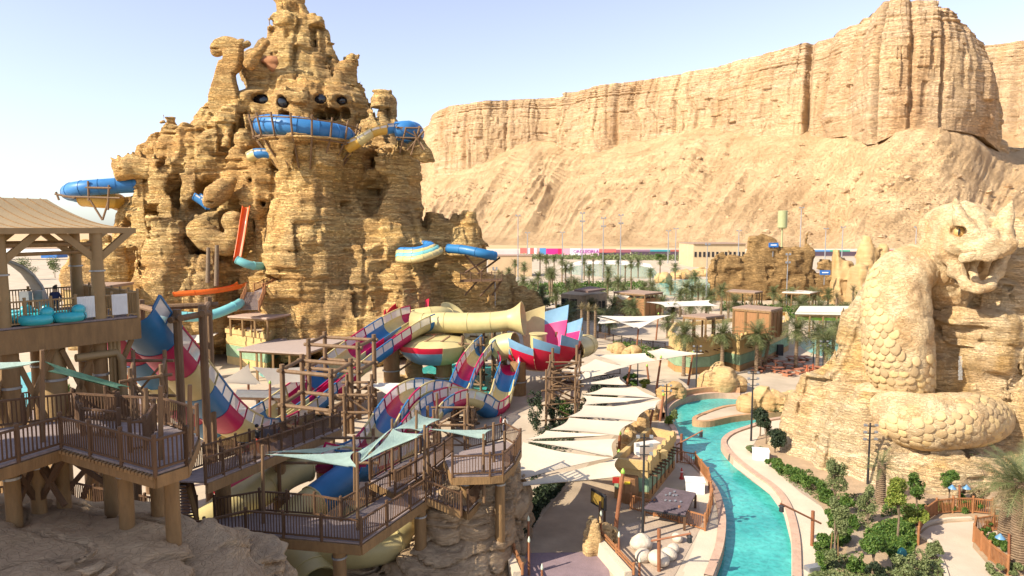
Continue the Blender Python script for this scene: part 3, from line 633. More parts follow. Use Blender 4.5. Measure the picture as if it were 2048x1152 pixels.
scol(1980, 55, [(885, 50), (905, 85), (1015, 110)], 1., .9)
s.ell(at(1935, 640, 57), (2.4, 2.2, 1.0), .6); s.ell(at(1985, 700, 56.5), (2.6, 2., 2.2), 1.); s.ell(at(2030, 620, 57), (2.2, 2., 3.), 1.)
for px, py, rx, rz in ((1905, 625, 1.1, .8), (1915, 660, 2.2, .5), (1895, 720, 1.5, 1.2), (1700, 958, .45, .7)): s.ell(at(px, py, 55.5 if py < 900 else 53), (rx, 2.5, rz), .5, True)
tabS, tabS2 = layer_table(1.1, 160, 41), layer_table(.42, 240, 42)
s.noise(rock_noise(tabS, tabS2, .72, 12, .7))
link('cliff_face', s.mesh('cliff_face'), m_srock, snake, -snake.location)
# the body: two coils
P = lambda x, y, d: at(x, y, d)
coil1 = smooth([P(1870, 560, 60), P(1838, 535, 58.5), P(1800, 562, 56.5), P(1792, 620, 55.8), P(1794, 690, 55.5), P(1802, 745, 55.8), P(1815, 790, 57.0)], 6)
r1 = np.interp(np.linspace(0, 1, len(coil1)), [0, .2, .45, .7, .88, 1], [1.3, 1.9, 2.3, 2.35, 2.1, 1.5])
coil2 = smooth([P(1740, 800, 57), P(1772, 828, 54.8), P(1820, 840, 53.2), P(1870, 843, 52.7), P(1925, 840, 53.2), P(1965, 838, 54.6), P(1990, 830, 57)], 6)
r2 = np.interp(np.linspace(0, 1, len(coil2)), [0, .15, .4, .7, .88, 1], [1.4, 1.75, 1.95, 1.9, 1.6, 1.2])
for nm, cl, rr in (('snake_coil', coil1, r1), ('snake_coil', coil2, r2)):
    A = np.array(cl); q = Sdf(A.min(0) - 3.2, A.max(0) + 3.2, .15); q.chain([tuple(p) for p in A], list(rr), .5)
    q.noise(lambda x, y, z: -(.13 * fbm(x / 1.5, y / 1.5, z / 1.5, 3, 17) + .10 * np.clip(1 - 7 * np.abs(vn(x / 1.1, y / 1.1, z / 1.1, 19)), 0, 1) * -1), 1.)
    link(nm, q.mesh(nm), m_skin, snake, -snake.location)
# scales: separate shields laid like roof tiles over the lower part of each coil
def scale_mesh(i):
    mb = MB(); r = random.Random(i); N = 9; a = [(.5 + r.uniform(-.05, .05)) for _ in range(N)]; base = len(mb.v)
    mb.v.append((0, 0, .17)); ring1, ring2 = [], []
    for k in range(N):
        t = 2 * math.pi * k / N; x, y = math.cos(t) * a[k], math.sin(t) * a[k] * 1.1; lift = .10 if math.sin(t) < 0 else .0
        ring1.append(len(mb.v)); mb.v.append((x * .7, y * .7, .13 + lift * .6)); ring2.append(len(mb.v)); mb.v.append((x, y, -.02 + lift)); 
    ring3 = []
    for k in range(N):
        x, y, z = mb.v[ring2[k]]; ring3.append(len(mb.v)); mb.v.append((x * .92, y * .92, -.22))
    for k in range(N):
        k2 = (k + 1) % N; mb.f += [(base, ring1[k], ring1[k2]), (ring1[k], ring2[k], ring2[k2], ring1[k2]), (ring2[k], ring3[k], ring3[k2], ring2[k2])]
    return mb.mesh('scale', smooth=True)
m_scl = [rockmat('scale_stone_%d' % i, [c, tuple(k * 1.16 for k in c)], (.5, .8), tuple(k * .9 for k in c), .5, .5, .08, (1.5, 2.), None, .3) for i, c in enumerate([(.50, .36, .19), (.43, .30, .155), (.55, .395, .19), (.37, .26, .14)])]
SC = []
for i in range(4):
    me = scale_mesh(i); me.materials.append(m_scl[i]); SC.append(me)
nsc = 0
def lay_scales(cl, rr, ph0, ph1, keep, size):
    global nsc
    P = [Vector(p) for p in cl]; L = [0]
    for k in range(1, len(P)): L.append(L[-1] + (P[k] - P[k - 1]).length)
    row = 0; sdist = .9
    while sdist < L[-1] - .6:
        k = max(i for i in range(len(L)) if L[i] <= sdist); k = min(k, len(P) - 2); t = (sdist - L[k]) / (L[k + 1] - L[k]); c = P[k].lerp(P[k + 1], t); r = rr[k] + (rr[k + 1] - rr[k]) * t
        tg = (P[k + 1] - P[k]).normalized(); view = Vector((-.25, -1, .15)); vperp = (view - tg * view.dot(tg)).normalized(); side = tg.cross(vperp).normalized()
        n = int((ph1 - ph0) * r / (size * .78))
        for j in range(n + 1):
            ph = ph0 + (ph1 - ph0) * (j + .5 * (row % 2)) / n; nrm = vperp * math.cos(ph) + side * math.sin(ph)
            if not keep(sdist / L[-1], ph, c + nrm * r): continue
            o = bpy.data.objects.new('scale', SC[random.choice((0, 0, 1, 2, 2, 3))]); COL.objects.link(o); o.parent = snake
            z = (nrm + tg * -.12).normalized(); y = (-tg - z * (-tg).dot(z)).normalized(); x = y.cross(z)
            M = Matrix((x, y, z)).transposed().to_4x4(); sz = size * random.uniform(.82, 1.2)
            o.matrix_local = Matrix.Translation(c + nrm * (r + .19) - snake.location) @ M @ Matrix.Diagonal((sz, sz * 1.12, sz * .62, 1)); nsc += 1
        sdist += size * .60; row += 1
lay_scales(coil1, r1, -1.5, 1.6, lambda t, ph, p: t > .30 and (t > .72 or ph * -1 < -1.5 + 3.4 * (t - .28)) and vn(p.x / 1.3, p.y, p.z / 1.3, 3) > -.75, .80)
n1 = nsc
lay_scales(coil2, r2, -1.6, 1.6, lambda t, ph, p: vn(p.x / 1.4, p.y, p.z / 1.4, 5) > -.6 and (p.z < 5.4 + (t - .3) * 5), .76)
# the head
h = Sdf(at(1840, 600, 57) - V(0, 5.5, 1), at(2045, 395, 55) + V(.5, 6.5, .6), .1)
P = lambda x, y, d=53.5: at(x, y, d)
h.ell(P(1916, 462, 56.2), (2.65, 3.3, 2.45), .8); h.ell(P(1905, 500, 56.5), (2.15, 2.6, 1.8), .8)
h.ell(P(1958, 492, 53.6), (2.05, 2.4, .98), .7); h.ell(P(1990, 492, 53.2), (1.05, 1.6, .95), .5); h.ell(P(1965, 468, 54.6), (2.0, 2.0, .9), .7)
h.cap(P(1890, 530, 57), P(1900, 640, 59), 1.8, 1.6, 1.); h.cap(P(1960, 520, 58), P(1960, 620, 60), 2.4, 2.2, 1.)
h.ell(P(1961, 540, 54.), (1.62, 2.6, 1.9), .35, True)
h.ell(P(1961, 533, 52.), (1.75, 1.6, .95), .3, True)
h.chain([P(1903, 512, 54.8), P(1913, 545, 54.2), P(1932, 570, 53.4), P(1955, 580, 52.9), P(1978, 570, 53.2), P(1994, 545, 53.8), P(2004, 514, 54.2)], [.62, .55, .45, .42, .42, .42, .5], .35)
h.chain([P(1952, 512, 54.4), P(1946, 545, 54.2), P(1953, 575, 53.1)], [.38, .34, .42], .25)
h.chain([P(1922, 516, 52.2), P(1945, 514, 51.6), P(1975, 514, 51.4), P(2000, 508, 52.2)], [.35, .3, .32, .4], .3)
h.chain([P(1918, 446, 53.6), P(1932, 458, 53.0), P(1952, 470, 52.4), P(1975, 474, 52.2), P(1996, 462, 52.6)], [.38, .36, .3, .28, .4], .3)
h.chain([P(1932, 458, 53.3), P(1919, 432, 53.4), P(1910, 398, 53.8)], [.72, .5, .06], .3)
h.chain([P(1999, 500, 52.6), P(2003, 462, 52.8), P(2012, 435, 53), P(2024, 405, 53.4)], [.62, .55, .42, .06], .35)
h.ell(P(1919, 464, 53.4), (.52, .9, .5), .15, True)
for px, py in ((1955, 500), (1990, 500)): h.ell(P(px, py, 51.2), (.16, .4, .1), .06, True)
h.noise(lambda x, y, z: -(.14 * fbm(x / 1.1, y / 1.1, z / 1.1, 3, 23) - .11 * np.clip(1 - 8 * np.abs(vn(x / .8, y / .8, z / .8, 29)), 0, 1) * np.clip((56.4 - y) * -.6 + 1.6, .15, 1)), .8)
link('snake_head', h.mesh('snake_head'), m_skin, snake, -snake.location)
MB().ball(P(1919, 464, 53.9), (.42, .42, .42), 14, 9).build('eye', mat('amber_eye', (.50, .33, .12), .35, .2, 6.), snake, True)
MB().ball(P(1918, 464, 53.5), (.07, .08, .3), 10, 8).build('pupil', m_dark, snake, True)
# thin waterfalls down the face
m_fall = mat('falling_water', (.75, .78, .76), .3, .05, 2., .5, 9., alpha=.3)
for px, py0, py1, d in ((1843, 690, 768, 56.2), (1921, 712, 760, 56.2)):
    mb = MB(); n = 12; pts = [at(px, py0 + (py1 - py0) * k / n, d - .5 - .04 * k) for k in range(n + 1)]
    for k in range(n):
        wa, wb = (.16 + .05 * float(vn(k * .9, px)) for _ in (0, 1)); p, q = pts[k], pts[k + 1]; mb.quad(p + V(-wa, 0, 0), p + V(wa, .05, 0), q + V(wb, .05, 0), q + V(-wb, 0, 0))
    mb.build('waterfall', m_fall, snake, True)
# ================================================================ TIMBER: decks, walkways, railings (left foreground)
m_wood = mat('brown_timber', (.105, .052, .022), .72, .22, 3., .35, 14., stretch=(1, 1, .25))
m_wood2 = mat('ochre_timber', (.235, .135, .052), .75, .2, 3., .35, 14., stretch=(1, 1, .25))
m_pole = mat('pole_timber', (.17, .098, .046), .75, .22, 3., .35, 14., stretch=(1, 1, .2))
m_board = mat('deck_boards', (.25, .195, .18), .85, .16, 2.2, .4, 10., stretch=(1, 3, 1))
m_cooper = mat('orange_timber', (.30, .125, .045), .7, .18, 3., .3, 12., stretch=(1, 1, .25))
m_tan = mat('tan_roof_fabric', (.34, .245, .13), .85, .07, 1., .25, 14.)
m_tanp = mat('tan_paint', (.28, .18, .075), .6, .1, 1.5, .15, 9.)
m_white = mat('white_paint', (.80, .80, .78), .5, .04, 2.)
m_grey = mat('grey_metal', (.34, .35, .36), .45, .1, 3., metal=.6)
m_black = mat('black_metal', (.02, .02, .022), .5, .1, 3.)
m_cone = mat('lamp_green', (.25, .42, .06), .5, .2, 4.)
m_teal = mat('teal_raft', (.03, .40, .46), .35, .12, 3., .1, 8., coat=.3)
def rail_run(parent, pts, h=1.12, m=None, mb_=None, post_every=1.9, gap=.15, name='railing', closed=False, finial=True, rr=.05):
    """railing over floor points: rails (the part) with posts and one mesh of balusters below it"""
    m = m or m_wood; P = [Vector(p) for p in pts]; top, bal, posts = MB(), MB(), []
    for k in range(len(P) - 1):
        a, b = P[k], P[k + 1]; L = (b - a).length; U = Vector((0, 0, 1))
        top.bar(a + U * h, b + U * h, rr * 2, rr * 1.6); top.bar(a + U * .13, b + U * .13, rr * 1.5, rr * 1.5)
        n = max(1, round(L / post_every))
        for i in range(n + (k == len(P) - 2)): posts.append(a.lerp(b, i / n))
        nb = int(L / gap)
        for i in range(1, nb):
            q = a.lerp(b, i / nb); bal.box((q.x, q.y, q.z + (h + .13) / 2), (.04, .04, h - .13))
    r = top.build(name, m, parent)
    if bal.v: bal.build('balusters', m, r, kind='stuff')
    me = None
    for q in posts:
        mb = MB(); mb.lathe((0, 0, 0), [(.075, -.15), (.075, h + .12), (.09, h + .13), (.07, h + .2)], 7)
        if me is None: me = mb.mesh('post'); me.materials.append(mb_ or m)
        o = link('post', me, None, r); o.location = q - wloc(r)
    return r
def lift(pts, z): return [Vector((p[0], p[1], z)) for p in pts]
def walkway(name, label, outline, z, rails, thick=.42, cat='walkway', m_f=None, holes=None, group=None):
    """timber platform: boarded floor, edge beams, railings"""
    o = L2(outline, z); c = Vector((sum(p[0] for p in o) / len(o), sum(p[1] for p in o) / len(o), z)); t = thing(name, label, cat, c, group)
    MB().prism(o, z - .08, z).build('floor', m_board, t)
    e = MB()
    for k in range(len(o)):
        a, b = Vector((*o[k], z - .10 - thick / 2)), Vector((*o[(k + 1) % len(o)], z - .10 - thick / 2)); e.bar(a, b, .16, thick)
    e.build('edge_beam', m_f or m_wood2, t)
    j = MB(); xs = [p[0] for p in o]; ys = [p[1] for p in o]
    for r in rails: rail_run(t, lift(L2(r, z), z))
    return t
mw = walkway('walkway', 'upper brown timber platform on posts above the grey rocks at the left edge', [(-60, 950), (123, 893), (311, 946), (373, 926), (396, 872), (330, 850), (150, 838), (-60, 864)], 11.8,
             [[(-60, 950), (123, 893), (311, 946), (373, 926)], [(396, 872), (330, 850), (150, 838), (-60, 864)], [(373, 926), (385, 897)], [(311, 862), (291, 900), (262, 905)], [(150, 838), (165, 872), (240, 882)]])
# saw-tooth ends of the joists along the front edge
jj = MB()
for i in range(26):
    a = on(123 + (311 - 123) * (i + .5) / 26, 893 + (946 - 893) * (i + .5) / 26, 11.8); jj.box((a.x, a.y - .1, a.z - .13), (.1, .22, .12))
jj.build('joist_ends', m_wood2, mw, kind='stuff')
def posts_under(parent, pts, r=.28, m=None, zb=0, cuff=True):
    for (px, py, z) in pts:
        p = on(px, py, z); MB().lathe((p.x, p.y, zb), [(r * 1.05, 0), (r, z - zb - .1)], 12).build('support_post', m or m_wood2, parent, True)
        if cuff: MB().lathe((p.x, p.y, z - 1.0), [(r * 1.16, 0), (r * 1.16, .09)], 12).build('cuff', m_grey, parent)
posts_under(mw, [(247, 900, 11.8), (70, 885, 11.8), (20, 905, 11.8), (120, 872, 11.8), (340, 905, 11.8), (215, 862, 11.8), (310, 876, 11.8)], .26, m_wood2, 4)
for a, b in (((70, 885), (123, 893)), ((70, 885), (20, 905)), ((120, 872), (215, 862)), ((120, 872), (70, 880))):
    p, q = on(*a, 11.8), on(*b, 11.8); MB().bar(p + V(0, 0, -2.4), q + V(0, 0, -.5), .16, .2).build('brace', m_wood, mw); MB().bar(q + V(0, 0, -2.3), p + V(0, 0, -.7), .14, .18).build('brace', m_wood, mw)
lw = walkway('walkway', 'long lower timber walkway with a corner jutting out over the yellow tube bend', [(-60, 1078), (0, 1069), (135, 1051), (176, 1063), (336, 1092), (410, 1087), (492, 1066), (722, 1086), (862, 990), (822, 962), (682, 1042), (630, 1032), (520, 1024), (430, 1040), (345, 1045), (190, 1015), (130, 1000), (-60, 1022)], 5.,
             [[(-60, 1078), (0, 1069), (135, 1051), (176, 1063), (336, 1092), (410, 1087), (492, 1066), (722, 1086), (862, 990)], [(822, 962), (682, 1042), (630, 1032), (520, 1024), (430, 1040)], [(345, 1045), (190, 1015), (130, 1000), (-60, 1022)]], .5)
posts_under(lw, [(678, 1075, 5), (840, 998, 5), (140, 1040, 5), (400, 1070, 5), (520, 1050, 5)], .33, m_wood2, -.1)
# bridge ramp and its stair
bt = thing('footbridge', 'sloping footbridge with thin brown railings rising towards the bright slide', 'footbridge', at(500, 905, 40))
b0, b1 = at(372, 962, 32), at(655, 856, 50); dirn = (b1 - b0).normalized(); sd_ = V(dirn.y, -dirn.x, 0).normalized()
q = MB(); w2 = 1.05
q.bar(b0 + sd_ * w2 - V(0, 0, .04), b1 + sd_ * w2 - V(0, 0, .04), .01, .01); q = MB()
A = [b0 - sd_ * w2, b0 + sd_ * w2, b1 + sd_ * w2, b1 - sd_ * w2]
i = q.vs([p for p in A] + [p - V(0, 0, .08) for p in A]); q.f += [(i, i + 1, i + 2, i + 3), (i + 7, i + 6, i + 5, i + 4)] + [(i + k, i + 4 + k, i + 4 + (k + 1) % 4, i + (k + 1) % 4) for k in range(4)]
q.build('floor', m_board, bt)
for sg in (-1, 1): MB().bar(b0 + sd_ * sg * w2 - V(0, 0, .34), b1 + sd_ * sg * w2 - V(0, 0, .34), .14, .5).build('edge_beam', m_wood2, bt)
for sg in (-1, 1): rail_run(bt, [b0 + sd_ * sg * (w2 - .05), b1 + sd_ * sg * (w2 - .05)], 1.15, m_wood, None, 1.6, .16)
for t in (.18, .55, .93):
    p = b0.lerp(b1, t); MB().lathe((p.x, p.y, -.1), [(.42, 0), (.40, p.z - .45)], 14).build('support_post', m_wood2, bt, True)
def stair(name, label, a, b, width, n, m=None, rails=True, cat='stairs', mtread=None):
    """flight from the lower middle point a to the upper middle point b"""
    t = thing(name, label, cat, a); a, b = Vector(a), Vector(b); d = V(b.x - a.x, b.y - a.y, 0).normalized(); sdv = V(-d.y, d.x, 0); mt = None
    for k in range(n):
        c = a.lerp(b, (k + .5) / n); run = ((b - a).xy.length) / n
        mb = MB(); mb.box((0, 0, 0), (run * 1.15, width, .07), math.atan2(d.y, d.x))
        if mt is None: mt = mb.mesh('tread'); mt.materials.append(mtread or m_board)
        o = link('tread', mt, None, t); o.location = c - wloc(t)
    for sg in (-1, 1): MB().bar(a + sdv * sg * width / 2 - V(0, 0, .1), b + sdv * sg * width / 2 - V(0, 0, .1), .08, .36).build('stringer', m or m_wood2, t)
    if rails:
        for sg in (-1, 1): rail_run(t, [a + sdv * sg * width / 2, b + sdv * sg * width / 2], 1.1, m or m_wood)
    return t
stair('stairs', 'short flight of timber steps below the near end of the sloping footbridge', on(365, 1040, 5), at(345, 968, 33), 1.5, 12)
# landing and decks to the right of the lower walkway
z2 = 4.2
nw = walkway('walkway', 'lower landing of brown timber at the head of the grey rock cliff', [(936, 1022), (985, 969), (965, 952), (905, 957), (875, 988)], z2, [[(936, 1022), (985, 969)], [(905, 957), (875, 988)]])
posts_under(nw, [(898, 1000, z2), (960, 972, z2)], .3, m_wood2, 0)
stair('stairs', 'few wide timber steps linking the long walkway with the lower landing', (on(925, 1012, z2)), on(856, 985, 5.), 2.0, 7)
qw = walkway('walkway', 'round ended timber deck with railings beside the largest beige sail', [(905, 952), (980, 950), (1006, 947), (1028, 925), (1041, 898), (1010, 880), (930, 900), (890, 918)], 6.3, [[(905, 952), (980, 950), (1006, 947), (1028, 925), (1041, 898), (1010, 880), (930, 900)]], .4)
posts_under(qw, [(930, 935, 6.3), (1000, 935, 6.3), (1020, 900, 6.3)], .28, m_wood2, 0)
pw = walkway('walkway', 'inner timber ramp between fences under the green shade nets', [(790, 985), (870, 935), (905, 905), (880, 890), (800, 925), (740, 960)], 5.4, [[(790, 985), (870, 935), (905, 905)], [(880, 890), (800, 925), (740, 960)]], .4)
# ---------------------------------------------------------------- the roofed launching deck
dk = thing('launch_deck', 'roofed timber launching deck with tan fabric canopy above the steep striped slide', 'slide deck', on(100, 660, 15))
ZD = 15.
A, B = on(-120, 669, ZD), on(277, 631, ZD); dv = (B - A).normalized(); bk = V(-dv.y, dv.x, 0); Cc, Dd = B + bk * 8, A + bk * 8
MB().prism([A.xy, B.xy, Cc.xy, Dd.xy], ZD - .1, ZD).build('floor', m_board, dk)
q = MB()
for a, b in ((A, B), (B, Cc), (Cc, Dd)): q.bar(a - V(0, 0, .72), b - V(0, 0, .72), .22, 1.2)
q.build('edge_beam', m_wood2, dk)
def dpt(t, back=0., z=ZD): p = A.lerp(B, t) + bk * back; return V(p.x, p.y, z)
def tx(px):                       # fraction along the front edge seen at this pixel column
    lo, hi = 0., 1.
    for _ in range(40):
        m_ = (lo + hi) / 2; p = dpt(m_); x = CX + p.x / (p.y * math.cos(PITCH) - (p.z - H) * math.sin(PITCH)) * F
        lo, hi = (m_, hi) if x < px else (lo, m_)
    return lo
rail_run(dk, [dpt(tx(-60), .15), dpt(tx(156), .15)], 1.25, m_tanp, None, 1.05, .13)
rail_run(dk, [dpt(tx(195), .15), dpt(tx(228), .15)], 1.25, m_tanp, None, 1.05, .13); rail_run(dk, [dpt(tx(258), .15), B, Cc], 1.35, m_tanp, None, 1.2, .13)
rail_run(dk, [Dd, Cc], 1.25, m_tanp, None, 1.5, .15)
for x0, x1 in ((160, 192), (229, 257)):
    g = MB(); a, b = dpt(tx(x0), .1), dpt(tx(x1), .1)
    for z in (.25, 1.2): g.bar(a + V(0, 0, z), b + V(0, 0, z), .05, .08)
    gt = g.build('gate', m_white, dk); n = 10
    for k in range(n + 1):
        mb = MB(); p = a.lerp(b, k / n); mb.box((p.x, p.y - .04, p.z + .72), (.07, .03, 1.15)); mb.build('picket', m_white, gt)
for px, back in ((205, .35), (12, .35), (38, 6.5), (250, 6.8)):
    p = dpt(tx(px), back); MB().lathe((p.x, p.y, ZD), [(.34, 0), (.33, 1.5), (.30, 5.0)], 14).build('roof_post', m_tanp, dk, True)
    MB().lathe((p.x, p.y, ZD + 2.6), [(.40, 0), (.40, .08)], 14).build('collar', m_grey, dk)
    for sg in (-1, 1):
        MB().bar(p + V(0, 0, 3.2), p + dv * sg * 1.9 + V(0, 0, 4.9), .28, .34).build('knee_brace', m_tanp, dk)
MB().tube([dpt(tx(-40), .35, ZD + 4.1), dpt(tx(205), .35, ZD + 4.1)], .12, 8).build('tie_beam', m_wood2, dk); MB().tube([dpt(tx(-40), .35, ZD + 3.6), dpt(tx(205), .35, ZD + 3.7)], .1, 8).build('tie_beam', m_wood2, dk)
MB().tube([dpt(tx(38), 6.5, ZD + 4.1), dpt(tx(250), 6.8, ZD + 4.1)], .12, 8).build('tie_beam', m_wood2, dk)
# canopy: concave slopes, hipped end
e0, e1 = dpt(-.2, -1.2, 19.95), at(268, 456, 39.0); e1.z = 19.95; ez = e1.z
ec = e1 + bk * 10.5; ed = e0 + bk * 10.5; r0 = e0 + bk * 5.2 + V(0, 0, 1.7); r1 = e1 + bk * 5.2 - dv * 2.6 + V(0, 0, 1.7)
rows = []; nU, nV = 40, 12
def slope(a0, a1, b0, b1, nu):
    mb = MB(); base = 0
    for j in range(nV + 1):
        t = j / nV; h = (t ** 1.9)
        for i in range(nu + 1):
            u = i / nu; a, b = a0.lerp(a1, u), b0.lerp(b1, u); p = a.lerp(b, t); p.z = a.z + (b.z - a.z) * h; mb.v.append(tuple(p))
    for j in range(nV):
        for i in range(nu): k = j * (nu + 1) + i; mb.f.append((k, k + 1, k + nu + 2, k + nu + 1))
    return mb
slope(e0, e1, r0, r1, nU).build('canopy_slope', m_tan, dk, True); slope(e1, ec, r1, r1 + V(0, .01, 0), 14).build('canopy_slope', m_tan, dk, True); slope(ec, ed, r1, r0, nU).build('canopy_slope', m_tan, dk, True)
for k in range(9):
    u = .30 + k * .082; mb = MB(); pts = []
    for j in range(nV + 1): t = j / nV; a, b = e0.lerp(e1, u + .03), r0.lerp(r1, u); p = a.lerp(b, t); p.z = a.z + (b.z - a.z) * t ** 1.9 + .02; pts.append(p)
    mb.tube(pts, .03, 5).build('seam', m_wood2, dk)
q = MB()
for a, b in ((e0, e1), (e1, ec), (ec, ed)): q.bar(a - V(0, 0, .12), b - V(0, 0, .12), .2, .3)
q.build('eave_beam', m_tanp, dk)
# columns, pipes and bracing below the deck
for px, back, r, m in ((22, .6, .42, m_wood2), (205, .6, .36, m_wood2), (120, 1.2, .55, m_tanp), (62, 5.5, .42, m_wood2), (250, 6, .4, m_wood2), (150, 6, .4, m_wood2), (-40, 3, .42, m_wood2)):
    p = dpt(tx(px), back); MB().lathe((p.x, p.y, -.1), [(r * 1.1, 0), (r, ZD - .1)], 14).build('support_post', m, dk, True)
    MB().lathe((p.x, p.y, ZD - 3.2), [(r * 1.15, 0), (r * 1.15, .12)], 14).build('cuff', m_grey, dk)
for k in range(3):
    p = dpt(tx(222 + 8 * k), .3); MB().tube([p + V(0, 0, -1.0), p + V(0, 0, -14)], .12, 9).build('pipe', m_tanp, dk, True)
p0, p1 = dpt(tx(150), .2, ZD - 2.0), dpt(tx(232), .2, ZD - 2.0); MB().tube([p0, p1, p1 + V(.3, 0, -.4), p1 + V(.3, 0, -6)], .22, 10).build('pipe', m_tanp, dk, True)
for (x0, z0), (x1, z1) in (((22, -6.2), (110, -1.4)), ((110, -6.4), (30, -1.4)), ((120, -6), (200, -1.3)), ((200, -6), (128, -1.5)), ((22, -12), (110, -7)), ((110, -12), (30, -7)), ((120, -12), (200, -7)), ((205, -5), (270, -1.4)), ((-40, -6), (22, -1.4)), ((-40, -1.4), (22, -6))):
    MB().bar(dpt(tx(x0), .6, ZD + z0), dpt(tx(x1), .6, ZD + z1), .2, .24).build('brace', m_wood2, dk)
for z in (-6.4, -12):
    MB().bar(dpt(tx(-60), .6, ZD + z), dpt(tx(205), .6, ZD + z), .24, .3).build('cross_beam', m_wood2, dk); MB().bar(dpt(tx(120), .6, ZD + z), dpt(tx(120), 6, ZD + z), .24, .3).build('cross_beam', m_wood2, dk)
# rafts and the grey shelter on the deck
def raft(label, t, back, rz):
    c = dpt(t, back, ZD); r = thing('raft', label, 'raft', c, 'blue inflatable rafts on the launching deck')
    for sg in (-1, 1):
        mb = MB(); pts = [(sg * .5 * math.cos(a) * 1.0 + (sg * .45), .0 + math.sin(a) * .55, 0) for a in [k * math.pi / 8 for k in range(16)]]
        n = 18; pts = []
        for k in range(n + 1): a = 2 * math.pi * k / n; pts.append(V(c.x + math.cos(rz) * (sg * .75 + .62 * math.cos(a)) - math.sin(rz) * .62 * math.sin(a), c.y + math.sin(rz) * (sg * .75 + .62 * math.cos(a)) + math.cos(rz) * .62 * math.sin(a), c.z + .28))
        mb.tube(pts, .27, 9, False).build('float_ring', m_teal, r, True)
        e = V(c.x + math.cos(rz) * sg * 1.3, c.y + math.sin(rz) * sg * 1.3, c.z + .62); MB().ball(e, (.3, .42, .3), 10, 7).build('backrest', m_teal, r, True)
raft('bright blue two seat raft at the front rail, left', tx(52), .9, .15); raft('bright blue two seat raft lying in front of the standing attendant', tx(120), .95, .1); raft('blue two seat raft parked further back on the deck', tx(75), 2.6, .3)
sh = thing('shelter', 'grey curved equipment shelter with dark opening at the back of the deck', 'shelter', dpt(tx(70), 6, ZD))
mb = MB(); n = 12
prof = [(math.cos(math.pi * k / n) * 2.4, math.sin(math.pi * k / n) * 3.2) for k in range(n + 1)]; c = dpt(tx(70), 5.6, ZD)
for k in range(n):
    (a, z), (b, z2_) = prof[k], prof[k + 1]
    P4 = [c + dv * a + V(0, 0, z), c + dv * b + V(0, 0, z2_)]; mb.quad(P4[0], P4[1], P4[1] + bk * 2.2, P4[0] + bk * 2.2)
mb.build('shell', mat('grey_canvas', (.33, .30, .25), .8, .1, 2., .2, 9.), sh, True)
mb = MB(); mb.tube([c + dv * a + V(0, 0, z) for a, z in prof], .09, 7).build('rim', m_grey, sh, True)
for px in (84, 112): p = dpt(tx(px), 2.2); mb = MB(); mb.box((p.x, p.y, p.z + 1.35), (.5, .3, .5)); mb.box((p.x, p.y, p.z + .6), (.1, .1, 1.2)); t_ = tag(mb.build('control_box', m_grey), 'grey control box on a stand left of the attendant' if px == 84 else 'grey control box on a stand right beside the attendant', 'control box')
# ---------------------------------------------------------------- grey-brown rocks of the foreground
m_frock = rockmat('foreground_rock', [(.30, .20, .115), (.48, .345, .205), (.38, .265, .155), (.54, .40, .245)], (.12, .8), (.33, .22, .125), .3, .8, .09, (.3, 3.), ((.15, .105, .065), .3), .4)
rk = thing('rock_outcrop', 'broad weathered grey brown rocks filling the lower left corner', 'rocks', on(150, 1180, 4))
s = Sdf((-26, 17.5, -.5), (-7, 31.5, 11), .105)
for px, py, d, rx, ry, rz in ((-40, 1125, 24, 4.2, 4.5, 1.6), (70, 1140, 24.5, 3.2, 4, 1.3), (150, 1150, 24, 3., 3.5, 1.3), (255, 1128, 24.5, 2.5, 3.4, 1.2), (330, 1185, 24.5, 2.2, 3.2, 1.0), (465, 1195, 26.5, 1.7, 2.6, 1.1), (530, 1245, 26, 1.2, 2.2, 1.1), (410, 1225, 24.5, 2., 2.5, 1.), (200, 1215, 22.5, 5, 3, 1.6), (40, 1225, 22, 5, 3, 1.6)):
    p = at(px, py, d); s.ell((p.x, p.y, p.z - rz * .15), (rx, ry, rz), .7); s.ell((p.x, p.y + 1, p.z - 4.5), (rx * 1.2, ry, 4.4), 1.2)
tF, tF2 = layer_table(.62, 200, 61), layer_table(.25, 260, 62)
s.noise(lambda x, y, z: -(.26 * fbm(x / 2.4, y / 2.4, z / 1.6, 3, 31) + .34 * layers(z + .12 * x + .55 * vn(x / 4, y / 4, z / 3, 33), tF) + .06 * layers(z + .12 * x + .3 * vn(x / 2, y / 2, 0, 35), tF2) - .22 * np.clip(1 - 8 * np.abs(vn(x / 1.9, y / 1.9, z / 3, 36)), 0, 1)), 1.2)
link('rock_mass', s.mesh('rock_mass'), m_frock, rk, -rk.location)
rk2 = thing('rock_cliff', 'grey brown artificial rock cliff below the lower landing and beside the planted slope', 'rocks', on(940, 1150))
s = Sdf((-9.5, 33, -.5), (2.5, 46, 6), .11)
for px, py, d, rx, ry, rz in ((760, 1085, 41, 2.4, 3, 2.), (830, 1065, 41, 2.2, 3, 2.2), (890, 1050, 39, 1.8, 2.5, 2.2), (935, 1045, 40, 2., 2.5, 2.6), (985, 1020, 41, 1.6, 2.5, 2.8), (1020, 1010, 43, 1.1, 2.2, 2.6), (960, 1110, 39, 1.8, 2, 2.), (1000, 1090, 39.5, .9, 1.2, 2.2), (1020, 1060, 42, 1., 1.5, 2.), (870, 1140, 37, 2.4, 2, 1.5), (700, 1130, 39, 2.5, 2.5, 1.5), (640, 1130, 38, 2., 2.5, 1.2)):
    p = at(px, py, d); s.ell(p, (rx, ry, rz), .6); s.ell((p.x, p.y, 0), (rx * 1.05, ry, max(.6, p.z)), .8)
